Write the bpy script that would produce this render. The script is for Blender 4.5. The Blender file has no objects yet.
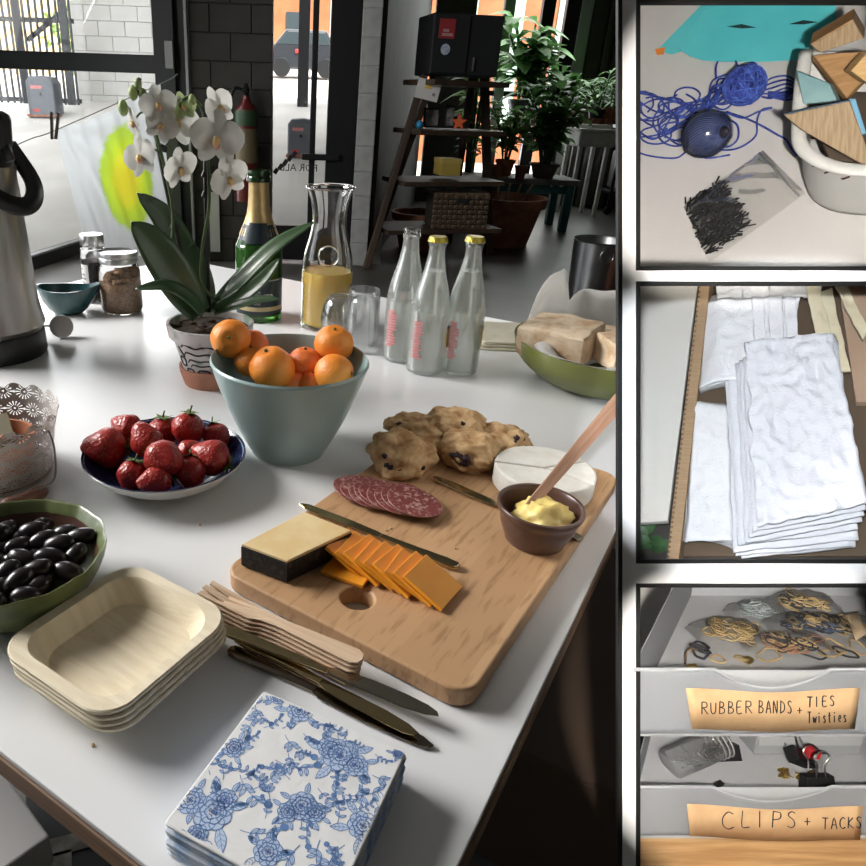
import bpy, bmesh, math, random
from mathutils import Vector, Matrix, Euler, noise
random.seed(7)
SC = bpy.context.scene
COL = SC.collection
PI = math.pi
def V(*a): return Vector(a)

# ------------------------------------------------------------------ camera, light, exposure
FPX = 691.32; CX, CY = 309.0, 433.0           # focal length and principal point in photo pixels
PITCH, ROLL = 0.450156, -0.033949
CAM = V(0, 0, 1.35); TZ = 0.90                # camera height, table top height
_r = V(1, 0, 0); _f = V(0, math.cos(PITCH), -math.sin(PITCH)); _d = V(0, -math.sin(PITCH), -math.cos(PITCH))
RIGHT = math.cos(ROLL)*_r + math.sin(ROLL)*_d
DOWN = -math.sin(ROLL)*_r + math.cos(ROLL)*_d
FWD = _f
cam_data = bpy.data.cameras.new('camera'); cam = bpy.data.objects.new('camera', cam_data); COL.objects.link(cam)
cam.matrix_world = Matrix(((RIGHT.x, -DOWN.x, -FWD.x, CAM.x), (RIGHT.y, -DOWN.y, -FWD.y, CAM.y), (RIGHT.z, -DOWN.z, -FWD.z, CAM.z), (0, 0, 0, 1)))
cam_data.sensor_width = 36; cam_data.lens = FPX/866*36; cam_data.shift_x = (433-CX)/866
cam_data.clip_start = 0.02; cam_data.clip_end = 200
SC.camera = cam

world = bpy.data.worlds.new('sky'); SC.world = world; world.use_nodes = True
_bg = world.node_tree.nodes['Background']; _bg.inputs[0].default_value = (0.93, 0.96, 1.0, 1); _bg.inputs[1].default_value = 3.0

def area_light(name, loc, target, sx, sy, power, color=(1, 1, 1)):
    l = bpy.data.lights.new(name, 'AREA'); l.shape = 'RECTANGLE'; l.size = sx; l.size_y = sy; l.energy = power; l.color = color
    o = bpy.data.objects.new(name, l); COL.objects.link(o); o.location = loc
    o.rotation_euler = (Vector(target)-Vector(loc)).to_track_quat('-Z', 'Y').to_euler(); return o
sun = bpy.data.lights.new('sun', 'SUN'); sun.energy = 13.0; sun.angle = 0.02; sun.color = (1, .96, .88)
so = bpy.data.objects.new('sun', sun); COL.objects.link(so); so.rotation_euler = Euler((math.radians(35), math.radians(20), 0))
# daylight entering through the windows of the left wall and of the wall behind the table
area_light('daylight_side_window', (-2.95, 1.75, 2.75), (0, .75, .9), 1.8, 1.2, 172, (1, .975, .94))
area_light('daylight_garage_window', (-1.9, 6.0, 1.55), (-.2, 1.0, .8), 1.3, 2.2, 48, (.95, .98, 1))
area_light('daylight_far_window', (2.9, 10.85, 1.9), (1.5, 4, .5), 2.4, 2.6, 85, (.95, 1, .97))
SC.view_settings.view_transform = 'Standard'; SC.view_settings.look = 'None'
SC.view_settings.exposure = 0.3; SC.view_settings.gamma = 1.0; SC.view_settings.use_curve_mapping = False
SC.cycles.max_bounces = 14; SC.cycles.transparent_max_bounces = 24; SC.cycles.transmission_bounces = 12
SC.cycles.sample_clamp_indirect = 6

# ------------------------------------------------------------------ pixel -> place
def ray(u, v): return RIGHT*((u-CX)/FPX) + DOWN*((v-CY)/FPX) + FWD
def at(u, v, z=TZ):
    d = ray(u, v); return CAM + d*((z-CAM.z)/d.z)
def on_y(u, v, y):
    d = ray(u, v); return CAM + d*(y/d.y)
def at_depth(u, v, dep): return CAM + ray(u, v)*dep
def depth(p): return (Vector(p)-CAM).dot(FWD)
def row(p):
    c = Vector(p)-CAM; return CY + FPX*c.dot(DOWN)/c.dot(FWD)
def colpx(p):
    c = Vector(p)-CAM; return CX + FPX*c.dot(RIGHT)/c.dot(FWD)
def up_to(p, v):                      # height above p whose image row is v
    lo, hi = 0.0, 4.0
    for _ in range(50):
        m = (lo+hi)/2
        if row(Vector(p)+V(0, 0, m)) > v: lo = m
        else: hi = m
    return lo
def mm(p, n): return n*depth(p)/FPX   # n pixels at p in metres

# ------------------------------------------------------------------ materials
MATS = {}
def pm(name, c1, c2=None, scale=8, rough=.5, metal=0, trans=0, bump=0, bscale=60, stretch=(1, 1, 1), detail=4, spec=.5,
       lo=.4, hi=.6, ior=1.45, coat=0, sss=0, emit=0, alpha=1, wave=False, dist=2, sheen=0, transl=0):
    if name in MATS: return MATS[name]
    m = bpy.data.materials.new(name); m.use_nodes = True; nt = m.node_tree; N = nt.nodes; L = nt.links
    b = N['Principled BSDF']
    def si(k, v):
        if k in b.inputs: b.inputs[k].default_value = v
    si('Base Color', (*c1, 1)); si('Roughness', rough); si('Metallic', metal); si('Transmission Weight', trans); si('IOR', ior)
    si('Specular IOR Level', spec); si('Coat Weight', coat); si('Alpha', alpha); si('Sheen Weight', sheen)
    if sss: si('Subsurface Weight', sss); si('Subsurface Radius', (.01, .006, .004)); si('Subsurface Scale', 1.0)
    if emit: si('Emission Color', (*c1, 1)); si('Emission Strength', emit)
    tc = N.new('ShaderNodeTexCoord'); mp = N.new('ShaderNodeMapping'); L.new(tc.outputs['Object'], mp.inputs[0]); mp.inputs['Scale'].default_value = stretch
    if c2 is not None:
        if wave:
            t = N.new('ShaderNodeTexWave'); t.inputs['Scale'].default_value = scale; t.inputs['Distortion'].default_value = dist; t.inputs['Detail'].default_value = detail; t.inputs['Detail Scale'].default_value = 1.5
        else:
            t = N.new('ShaderNodeTexNoise'); t.inputs['Scale'].default_value = scale; t.inputs['Detail'].default_value = detail
        L.new(mp.outputs[0], t.inputs['Vector'])
        r = N.new('ShaderNodeValToRGB'); r.color_ramp.elements[0].position = lo; r.color_ramp.elements[1].position = hi
        r.color_ramp.elements[0].color = (*c1, 1); r.color_ramp.elements[1].color = (*c2, 1)
        L.new(t.outputs['Fac'], r.inputs[0]); L.new(r.outputs[0], b.inputs['Base Color'])
    if bump:
        t = N.new('ShaderNodeTexNoise'); t.inputs['Scale'].default_value = bscale; t.inputs['Detail'].default_value = 5
        L.new(mp.outputs[0], t.inputs['Vector'])
        bm_ = N.new('ShaderNodeBump'); bm_.inputs['Strength'].default_value = bump; bm_.inputs['Distance'].default_value = .002
        L.new(t.outputs['Fac'], bm_.inputs['Height']); L.new(bm_.outputs[0], b.inputs['Normal'])
    if transl:
        td = N.new('ShaderNodeBsdfTranslucent'); td.inputs[0].default_value = (*c1, 1); mx = N.new('ShaderNodeMixShader'); mx.inputs[0].default_value = transl
        if c2 is not None: L.new(r.outputs[0], td.inputs[0])
        L.new(b.outputs[0], mx.inputs[1]); L.new(td.outputs[0], mx.inputs[2]); L.new(mx.outputs[0], N['Material Output'].inputs[0])
    MATS[name] = m; return m
def thin_glass(name, tint=(1, 1, 1), gloss=.08, rough=.02, haze=0.0, hazecol=(.9, .9, .9)):
    """A sheet so thin that it hardly refracts: clear, with a sheen and optional milkiness."""
    if name in MATS: return MATS[name]
    m = bpy.data.materials.new(name); m.use_nodes = True; nt = m.node_tree; N = nt.nodes; L = nt.links
    N.remove(N['Principled BSDF']); o = N['Material Output']
    t = N.new('ShaderNodeBsdfTransparent'); t.inputs[0].default_value = (*tint, 1)
    g = N.new('ShaderNodeBsdfGlossy'); g.inputs['Roughness'].default_value = rough
    fr = N.new('ShaderNodeLayerWeight'); fr.inputs[0].default_value = .25
    mul = N.new('ShaderNodeMath'); mul.operation = 'MULTIPLY_ADD'; mul.inputs[1].default_value = .55; mul.inputs[2].default_value = gloss*.4
    L.new(fr.outputs['Fresnel'], mul.inputs[0])
    mx = N.new('ShaderNodeMixShader'); L.new(mul.outputs[0], mx.inputs[0]); L.new(t.outputs[0], mx.inputs[1]); L.new(g.outputs[0], mx.inputs[2])
    out = mx
    if haze:
        d = N.new('ShaderNodeBsdfDiffuse'); d.inputs[0].default_value = (*hazecol, 1); tl = N.new('ShaderNodeBsdfTranslucent'); tl.inputs[0].default_value = (*hazecol, 1)
        a = N.new('ShaderNodeMixShader'); a.inputs[0].default_value = .5; L.new(d.outputs[0], a.inputs[1]); L.new(tl.outputs[0], a.inputs[2])
        m2 = N.new('ShaderNodeMixShader'); m2.inputs[0].default_value = haze; L.new(mx.outputs[0], m2.inputs[1]); L.new(a.outputs[0], m2.inputs[2]); out = m2
    L.new(out.outputs[0], o.inputs[0]); MATS[name] = m; return m

# ------------------------------------------------------------------ mesh helpers
def mesh_obj(name, verts, faces, mat=None, parent=None, smooth=True, loc=None, mw=None):
    me = bpy.data.meshes.new(name); me.from_pydata([tuple(v) for v in verts], [], faces); me.update()
    if smooth: me.polygons.foreach_set('use_smooth', [True]*len(me.polygons))
    return link(name, me, mat, parent, loc, mw)
def link(name, me, mat=None, parent=None, loc=None, mw=None):
    o = bpy.data.objects.new(name, me); COL.objects.link(o)
    if mat is not None:
        me.materials.clear(); me.materials.append(mat)
    if parent is not None: o.parent = parent
    if loc is not None: o.location = loc
    if mw is not None: o.matrix_local = mw
    return o
def bm_obj(name, bm, mat=None, parent=None, smooth=False, loc=None, mw=None):
    me = bpy.data.meshes.new(name); bmesh.ops.recalc_face_normals(bm, faces=bm.faces[:]); bm.to_mesh(me); bm.free()
    if smooth: me.polygons.foreach_set('use_smooth', [True]*len(me.polygons))
    return link(name, me, mat, parent, loc, mw)
def tag(o, label, cat, group=None, kind=None):
    o['label'] = label; o['category'] = cat
    if group: o['group'] = group
    if kind: o['kind'] = kind
    return o
def thing(name, label, cat, loc=(0, 0, 0), rot=(0, 0, 0), group=None, mw=None):
    o = bpy.data.objects.new(name, None); COL.objects.link(o); o.empty_display_size = .02
    if mw is not None: o.matrix_world = mw
    else: o.location = loc; o.rotation_euler = rot
    return tag(o, label, cat, group)
def struct(o): o['kind'] = 'structure'; return o
def lathe(prof, seg=40, cap0=True, cap1=True, sx=1, sy=1, wob=None):
    """prof = [(r, z), ...]; returns verts, faces."""
    vs, fs = [], []
    for i, (r, z) in enumerate(prof):
        for k in range(seg):
            a = 2*PI*k/seg; rr = r*(1+(wob(i, a) if wob else 0)); vs.append((rr*math.cos(a)*sx, rr*math.sin(a)*sy, z))
    for i in range(len(prof)-1):
        for k in range(seg):
            k2 = (k+1) % seg; fs.append((i*seg+k, i*seg+k2, (i+1)*seg+k2, (i+1)*seg+k))
    if cap0 and prof[0][0] > 1e-6: fs.append(tuple(range(seg-1, -1, -1)))
    if cap1 and prof[-1][0] > 1e-6: n = (len(prof)-1)*seg; fs.append(tuple(n+k for k in range(seg)))
    return vs, fs
def lathe_obj(name, prof, mat, parent=None, seg=40, smooth=True, **kw):
    loc = kw.pop('loc', None); mw = kw.pop('mw', None)
    v, f = lathe(prof, seg, **kw); o = mesh_obj(name, v, f, mat, parent, smooth, loc, mw); autosmooth(o); return o
def autosmooth(o, ang=40):
    """Split shading at sharp edges."""
    me = o.data; bm = bmesh.new(); bm.from_mesh(me); bmesh.ops.remove_doubles(bm, verts=bm.verts[:], dist=1e-6)
    bmesh.ops.recalc_face_normals(bm, faces=bm.faces[:])
    th = math.radians(ang)
    for f in bm.faces: f.smooth = True
    for e in bm.edges:
        if len(e.link_faces) == 2: e.smooth = e.calc_face_angle(0) < th
    bm.to_mesh(me); bm.free()
def smooth_prof(pts, n=6):
    """Catmull-Rom through (r, z) points."""
    out = []; P = [pts[0]]+list(pts)+[pts[-1]]
    for i in range(1, len(P)-2):
        p0, p1, p2, p3 = P[i-1], P[i], P[i+1], P[i+2]
        for k in range(n):
            t = k/n
            out.append(tuple(max(0, .5*(2*b+(c-a)*t+(2*a-5*b+4*c-d)*t*t+(-a+3*b-3*c+d)*t**3)) if j == 0 else .5*(2*b+(c-a)*t+(2*a-5*b+4*c-d)*t*t+(-a+3*b-3*c+d)*t**3) for j, (a, b, c, d) in enumerate(zip(p0, p1, p2, p3))))
    out.append(tuple(pts[-1])); return out
def spline3(pts, n=8):
    out = []; P = [Vector(p) for p in pts]; P = [P[0]*2-P[1]]+P+[P[-1]*2-P[-2]]
    for i in range(1, len(P)-2):
        a, b, c, d = P[i-1], P[i], P[i+1], P[i+2]
        for k in range(n):
            t = k/n; out.append(.5*(2*b+(c-a)*t+(2*a-5*b+4*c-d)*t*t+(-a+3*b-3*c+d)*t**3))
    out.append(P[-2].copy()); return out
def tube_geo(path, r, seg=8, closed=False, vs=None, fs=None, flat=1.0):
    """Swept tube; r a number or a list. Appends to vs, fs."""
    vs = [] if vs is None else vs; fs = [] if fs is None else fs; n0 = len(vs); P = [Vector(p) for p in path]; n = len(P)
    t0 = (P[1]-P[0]).normalized(); ref = V(0, 0, 1) if abs(t0.z) < .9 else V(1, 0, 0); nrm = t0.cross(ref).normalized()
    for i in range(n):
        t = ((P[(i+1) % n]-P[i-1]) if (closed or 0 < i < n-1) else (P[1]-P[0] if i == 0 else P[-1]-P[-2]))
        t = t.normalized() if t.length > 1e-9 else t0
        nrm = (nrm - t*nrm.dot(t)); nrm = nrm.normalized() if nrm.length > 1e-6 else t.orthogonal().normalized()
        bn = t.cross(nrm); rr = r[i] if isinstance(r, (list, tuple)) else r
        for k in range(seg):
            a = 2*PI*k/seg; vs.append(P[i]+nrm*(rr*math.cos(a))+bn*(rr*flat*math.sin(a)))
    m = n if closed else n-1
    for i in range(m):
        i2 = (i+1) % n
        for k in range(seg):
            k2 = (k+1) % seg; fs.append((n0+i*seg+k, n0+i*seg+k2, n0+i2*seg+k2, n0+i2*seg+k))
    if not closed:
        fs.append(tuple(n0+k for k in range(seg-1, -1, -1))); fs.append(tuple(n0+(n-1)*seg+k for k in range(seg)))
    return vs, fs
def tube(name, path, r, mat, parent=None, seg=8, closed=False, flat=1.0, loc=None):
    v, f = tube_geo(path, r, seg, closed, flat=flat); return mesh_obj(name, v, f, mat, parent, True, loc)
_boxcache = {}
def box(name, sx, sy, sz, mat, parent=None, loc=(0, 0, 0), rot=None, bev=.002, seg=2, mw=None):
    """Box centred on loc (bevelled); dimensions in metres."""
    key = (round(sx, 5), round(sy, 5), round(sz, 5), round(bev, 5), seg, mat.name if mat else '')
    me = _boxcache.get(key)
    if me is None:
        bm = bmesh.new(); bmesh.ops.create_cube(bm, size=1); bmesh.ops.scale(bm, vec=(sx, sy, sz), verts=bm.verts[:])
        b = min(bev, .45*min(sx, sy, sz))
        if b > 0: bmesh.ops.bevel(bm, geom=bm.edges[:], offset=b, segments=seg, affect='EDGES', profile=.5)
        me = bpy.data.meshes.new(name); bm.to_mesh(me); bm.free()
        if mat: me.materials.append(mat)
        _boxcache[key] = me
    o = bpy.data.objects.new(name, me); COL.objects.link(o)
    if parent is not None: o.parent = parent
    if mw is not None: o.matrix_local = mw
    else:
        o.location = loc
        if rot is not None: o.rotation_euler = rot
    return o
def prism(name, poly, z0, z1, mat, parent=None, bev=0, loc=None, rot=None, seg=2, holes=(), mw=None, smooth=False):
    """Polygon outline (list of xy) extruded z0..z1, bevelled; optional holes."""
    bm = bmesh.new()
    if holes:
        edges = []
        for lp in [poly]+list(holes):
            vv = [bm.verts.new((x, y, z0)) for x, y in lp]
            edges += [bm.edges.new((vv[i], vv[(i+1) % len(vv)])) for i in range(len(vv))]
        bmesh.ops.triangle_fill(bm, edges=edges, use_beauty=True)
    else:
        bm.faces.new([bm.verts.new((x, y, z0)) for x, y in poly])
    ext = bmesh.ops.extrude_face_region(bm, geom=bm.faces[:])
    bmesh.ops.translate(bm, vec=(0, 0, z1-z0), verts=[g for g in ext['geom'] if isinstance(g, bmesh.types.BMVert)])
    bmesh.ops.recalc_face_normals(bm, faces=bm.faces[:])
    if bev:
        ed = [e for e in bm.edges if len(e.link_faces) == 2 and abs(e.calc_face_angle(0)) > 1.0 and abs(e.verts[0].co.z-e.verts[1].co.z) < 1e-6]
        bmesh.ops.bevel(bm, geom=ed, offset=bev, segments=seg, affect='EDGES', profile=.5)
    o = bm_obj(name, bm, mat, parent, smooth, loc, mw)
    if rot is not None: o.rotation_euler = rot
    return o
def rrect(w, h, r, n=6):
    out = []
    for cx, cy, a0 in ((w/2-r, h/2-r, 0), (-w/2+r, h/2-r, PI/2), (-w/2+r, -h/2+r, PI), (w/2-r, -h/2+r, 1.5*PI)):
        for k in range(n+1):
            a = a0+PI/2*k/n; out.append((cx+r*math.cos(a), cy+r*math.sin(a)))
    return out
def circ(r, n=32, cx=0, cy=0, sy=1): return [(cx+r*math.cos(2*PI*k/n), cy+r*sy*math.sin(2*PI*k/n)) for k in range(n)]
def blob(name, r, mat, parent=None, loc=(0, 0, 0), scale=(1, 1, 1), amp=.1, freq=3, sub=3, seed=0, rot=None, shape=None):
    bm = bmesh.new(); bmesh.ops.create_icosphere(bm, subdivisions=sub, radius=1)
    off = V(seed*3.7, seed*1.3, seed*5.1)
    for v in bm.verts:
        n = v.co.normalized(); d = 1+amp*noise.noise(n*freq+off)+amp*.5*noise.noise(n*freq*2.3+off)
        c = n*d
        if shape: c = shape(c)
        v.co = V(c.x*scale[0]*r, c.y*scale[1]*r, c.z*scale[2]*r)
    o = bm_obj(name, bm, mat, parent, True, loc)
    if rot is not None: o.rotation_euler = rot
    return o
def ribbon_geo(path, widths, up=V(0, 0, 1), cup=0.0, vs=None, fs=None, nx=4, thick=0):
    """Leaf-like strip along a 3-D path; up = approximate face normal; cup folds it along the midrib."""
    vs = [] if vs is None else vs; fs = [] if fs is None else fs; n0 = len(vs); P = [Vector(p) for p in path]; n = len(P)
    for i in range(n):
        t = (P[min(i+1, n-1)]-P[max(i-1, 0)]).normalized(); s = t.cross(up); s = s.normalized() if s.length > 1e-5 else t.orthogonal().normalized(); nn = s.cross(t).normalized()
        for k in range(nx+1):
            q = 2*k/nx-1; vs.append(P[i]+s*(q*widths[i]/2)+nn*(abs(q)*cup*widths[i]))
    for i in range(n-1):
        for k in range(nx): a = n0+i*(nx+1)+k; fs.append((a, a+1, a+nx+2, a+nx+1))
    return vs, fs
def solidify(o, t, off=0.0):
    m = o.modifiers.new('solid', 'SOLIDIFY'); m.thickness = t; m.offset = off; return o
def copy_tree(o, parent=None):
    c = o.copy(); COL.objects.link(c)
    if parent is not None: c.parent = parent
    for ch in list(o.children): copy_tree(ch, c)
    return c
def between(p, q):
    """Matrix with origin mid p-q, X along p->q, Z up-ish; and length."""
    p, q = Vector(p), Vector(q); x = (q-p).normalized(); z = V(0, 0, 1); y = z.cross(x).normalized(); z = x.cross(y)
    m = (p+q)/2
    return Matrix(((x.x, y.x, z.x, m.x), (x.y, y.y, z.y, m.y), (x.z, y.z, z.z, m.z), (0, 0, 0, 1))), (q-p).length
def frame_mat(o, x, y, z):
    return Matrix(((x.x, y.x, z.x, o.x), (x.y, y.y, z.y, o.y), (x.z, y.z, z.z, o.z), (0, 0, 0, 1)))
def text_obj(name, s, size, mat, parent=None, mw=None, ext=.0002, align='CENTER', sx=1.0, bold=0):
    c = bpy.data.curves.new(name, 'FONT'); c.body = s; c.size = size; c.extrude = ext; c.align_x = align; c.align_y = 'CENTER'; c.offset = bold; c.resolution_u = 2
    t = bpy.data.objects.new(name+'_tmp', c); COL.objects.link(t); dg = bpy.context.evaluated_depsgraph_get()
    me = bpy.data.meshes.new_from_object(t.evaluated_get(dg)); bpy.data.objects.remove(t)
    if sx != 1: me.transform(Matrix.Diagonal((sx, 1, 1, 1)))
    return link(name, me, mat, parent, None, mw)
def wrap_cyl(me, r, z0=0):
    """Bend a flat mesh (x across, y up) round a cylinder of radius r, facing -Y."""
    for v in me.vertices:
        a = v.co.x/r; rr = r+v.co.z; v.co = (rr*math.sin(a), -rr*math.cos(a), z0+v.co.y)
# ================================================================== the room
W = 6.3                                            # distance of the wall with the garage window
m_floor = pm('concrete', (.05, .046, .04), (.08, .074, .065), scale=1.6, rough=.38, bump=.05, bscale=20)
m_wall = pm('dark_painted_block', (.034, .031, .027), (.042, .038, .033), scale=5, rough=.8, bump=.25, bscale=90)
m_jamb = pm('pale_painted_block', (.36, .36, .35), (.3, .3, .29), scale=6, rough=.8, bump=.25, bscale=90)
m_wallin = pm('interior_paint', (.12, .115, .105), (.14, .135, .12), scale=2, rough=.85)
m_black = pm('black_metal', (.011, .012, .013), rough=.4, metal=.3)
m_pane = thin_glass('window_pane', (.97, .98, .98), gloss=.05)
def wbox(name, x0, x1, y0, y1, z0, z1, mat, parent=None, bev=.004):
    return box(name, x1-x0, y1-y0, z1-z0, mat, parent, ((x0+x1)/2, (y0+y1)/2, (z0+z1)/2), bev=bev)
struct(wbox('floor', -3.6, 7.2, -3.2, 11.2, -.1, 0, m_floor, bev=0))
struct(wbox('ceiling', -3.6, 7.2, -3.2, 11.2, 3.8, 3.95, m_wallin, bev=0))
struct(wbox('wall_rear', -3.6, 7.2, -3.35, -3.2, 0, 3.8, m_wallin, bev=0))
struct(wbox('wall_right', 7.05, 7.2, -3.2, 11.2, 0, 3.8, m_wallin, bev=0))
wl = struct(wbox('wall_left', -3.75, -3.4, -3.2, .3, 0, 3.8, m_wallin, bev=0))
wbox('wall_below_window', -3.75, -3.4, .3, 4.6, 0, .9, m_wallin, wl, bev=0).matrix_parent_inverse = wl.matrix_world.inverted()
for nm, y0, y1, z0, z1 in (('wall_above_window', .3, 4.6, 3.0, 3.8), ('wall_end', 4.6, W+.2, 0, 3.8)):
    o = wbox(nm, -3.75, -3.4, y0, y1, z0, z1, m_wallin, wl, bev=0); o.location = Vector(o.location)-wl.location
o = bpy.data.objects['wall_below_window']; o.matrix_parent_inverse = Matrix(); o.location = V(-3.575, 2.45, .45)-wl.location
win0 = thing('window_3', 'tall side window with black mullions', 'window', (-3.57, 2.45, .9)); del win0['label']; del win0['category']; win0['kind'] = 'structure'
box('pane', .008, 4.3, 2.1, m_pane, win0, (0, 0, 1.05), bev=0)
for k in range(5): box('mullion', .06, .05, 2.1, m_black, win0, (.02, -2.12+k*1.06, 1.05), bev=.004)
for k in range(3): box('mullion', .06, 4.3, .05, m_black, win0, (.02, 0, .03+k*1.02), bev=.004)

def xw(u, v=120, y=W): return on_y(u, v, y).x
# back wall: header, block pillar, pale jamb; window and door between them
struct(wbox('wall_header', -3.6, .6, W, W+.2, 3.05, 3.8, m_wall, bev=0))
pil = thing('wall_back', 'x', 'x', (0, W, 0)); del pil['label']; del pil['category']; pil['kind'] = 'structure'
xa, xb = xw(192), xw(272)
nb = 2; bwid = (xb-xa)/nb
for c in range(16):
    off = 0 if c % 2 == 0 else bwid/2
    cells = [(xa+k*bwid, xa+(k+1)*bwid) for k in range(nb)] if not off else [(xa, xa+bwid/2), (xa+bwid/2, xa+1.5*bwid), (xa+1.5*bwid, xb)]
    for a, b in cells:
        box('block', b-a-.006, .19, .194, m_wall, pil, ((a+b)/2, .1, c*.2+.1), bev=.006)
wbox('mortar_core', xa+.004, xb-.004, .02, .18, 0, 3.2, pm('mortar', (.03, .028, .025), rough=.9), pil, bev=0)
jam = thing('wall_jamb', 'x', 'x', (0, W, 0)); del jam['label']; del jam['category']; jam['kind'] = 'structure'
xj0, xj1 = xw(357, 120), xw(376, 120)
for c in range(16):
    box('block', xj1-xj0-.002, .3, .194, m_jamb, jam, ((xj0+xj1)/2, .15, c*.2+.1), bev=.008)
wbox('mortar_core', xj0+.004, xj1-.004, .01, .29, 0, 3.2, pm('pale_mortar', (.4, .4, .39), rough=.9), jam, bev=0)
# receding wall behind the ladder shelf
def wall_seg(name, p, q, z0, z1, t, mat):
    p, q = Vector(p), Vector(q); M_, L_ = between(V(p.x, p.y, 0), V(q.x, q.y, 0))
    return struct(box(name, L_, t, z1-z0, mat, None, bev=0, mw=M_ @ Matrix.Translation((0, 0, (z0+z1)/2))))
YB = 11.0
xr = on_y(418, 120, YB).x
wall_seg('wall_side', (xj1, W+.15, 0), (xr, YB, 0), 0, 3.8, .1, m_wall)
# ---- garage window
g = thing('window_1', 'x', 'x', (0, W, 0)); del g['label']; del g['category']; g['kind'] = 'structure'
xg0, xg1 = -3.4, xw(158)
m_frame = pm('dark_grey_frame', (.02, .022, .024), rough=.45)
box('pane', xg1-xg0, .008, 3.0, m_pane, g, ((xg0+xg1)/2, .08, 1.53), bev=0)
zm0, zm1 = on_y(80, 71, W).z, on_y(80, 52.5, W).z
box('mullion', xg1-xg0, .08, zm1-zm0, m_frame, g, ((xg0+xg1)/2, .05, (zm0+zm1)/2), bev=.006)
box('mullion', xg1-xg0, .08, .12, m_frame, g, ((xg0+xg1)/2, .05, 2.75), bev=.006)
box('jamb', xw(177)-xg1+.01, .1, 3.1, m_frame, g, ((xw(177)+xg1)/2, .05, 1.55), bev=.006)
box('door_track', xw(194)-xw(176), .06, 3.1, m_black, g, ((xw(194)+xw(176))/2, .1, 1.55), bev=.004)
box('track_rail', .025, .05, 3.0, pm('galvanised', (.25, .25, .25), rough=.5, metal=.7), g, (xw(190), -.02, 1.5), bev=.004)
box('hinge', .07, .03, .2, pm('galvanised', (.25, .25, .25)), g, (xw(173), -.02, on_y(173, 55, W).z), bev=.006)
p, q = at(20, 266, .05), at(100, 240, .05); Mx, Lx = between(p, q)
struct(box('trim_1', Lx+.6, .1, .13, m_black, None, bev=.006, mw=Mx))
p, q = at(20, 259, .12), at(100, 234, .12); Mx, Lx = between(p, q)
struct(box('trim_2', Lx+.6, .06, .02, pm('galvanised', (.25, .25, .25)), None, bev=.004, mw=Mx))
# ---- glazed door
d1 = thing('door_1', 'x', 'x', (0, W, 0)); del d1['label']; del d1['category']; d1['kind'] = 'structure'
box('frame', xw(357)-xw(327), .1, 3.05, m_black, d1, ((xw(357)+xw(327))/2, .06, 1.52), bev=.008)
box('frame', .05, .09, 3.05, m_black, d1, (xw(313), .06, 1.52), bev=.006)
box('pane', xw(330)-xw(272), .008, 2.9, m_pane, d1, ((xw(330)+xw(272))/2, .1, 1.5), bev=0)
box('bottom_rail', xw(330)-xw(272), .06, .3, m_black, d1, ((xw(330)+xw(272))/2, .06, .18), bev=.006)
box('push_bar', .32, .05, .05, m_black, d1, (xw(322), -.02, on_y(320, 157, W).z), bev=.01)
tx = on_y(299, 168, W+.09)
m_print = pm('black_lettering', (.02, .02, .02), rough=.7)
text_obj('lettering', 'FOR ALL', .085, m_print, d1, Matrix.Translation((tx.x, .09, tx.z)) @ Matrix.Rotation(PI/2, 4, 'X') @ Matrix.Diagonal((-1, 1, 1, 1)))
for k in range(5):                                  # arched word, too small to read
    c_ = on_y(276+k*4.6, 171-k*4.2, W+.09); box('letter_mark', .035, .002, .05, m_print, d1, (c_.x, .09, c_.z), rot=(0, .6, 0), bev=0)
# ---- window wall at the far end of the room
wb = thing('window_2', 'x', 'x', (0, YB, 0)); del wb['label']; del wb['category']; wb['kind'] = 'structure'
def xb_(u, v=70): return on_y(u, v, YB).x
m_wframe = pm('grey_green_frame', (.16, .18, .17), rough=.6)
m_wwhite = pm('white_reveal', (.5, .56, .52), rough=.7)
for u0, u1, mt in ((414, 424, m_wframe), (431, 470, m_wall), (497, 507, m_wframe), (534, 546, m_black), (557, 571, m_black), (585, 600, m_wall)):
    box('mullion' if mt is not m_wall else 'pier', xb_(u1)-xb_(u0), .12, 3.8, mt, wb, ((xb_(u1)+xb_(u0))/2, .06, 1.9), bev=.006)
box('reveal', xb_(585)-xb_(573), .3, 3.8, m_wwhite, wb, ((xb_(585)+xb_(573))/2, .25, 1.9), bev=.006)
box('pane', xb_(590)-xb_(414), .008, 3.6, m_pane, wb, ((xb_(590)+xb_(414))/2, .1, 1.8), bev=0)
box('apron', xb_(600)-xb_(414), .1, .35, m_wall, wb, ((xb_(600)+xb_(414))/2, .06, .17), bev=.006)
box('transom', xb_(590)-xb_(414), .1, .07, m_black, wb, ((xb_(590)+xb_(414))/2, .06, 1.5), bev=.006)
struct(wbox('wall_far', xb_(598), 7.2, YB, YB+.2, 0, 3.8, m_wallin, bev=0))
cv = []; cf = []
for i in range(61):
    x = xb_(598)+i*.03; y = -.12-.06*math.sin(i*1.1)-.02*math.sin(i*2.7)
    cv += [(x, y, .02), (x, y, 3.6)]
    if i: cf.append((2*i-2, 2*i, 2*i+1, 2*i-1))
cur = mesh_obj('curtain', cv, cf, pm('dark_curtain', (.03, .027, .024), rough=.9), None, True, (0, YB, 0))
tag(cur, 'long dark curtain hanging in folds beside the far windows', 'curtain')

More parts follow.
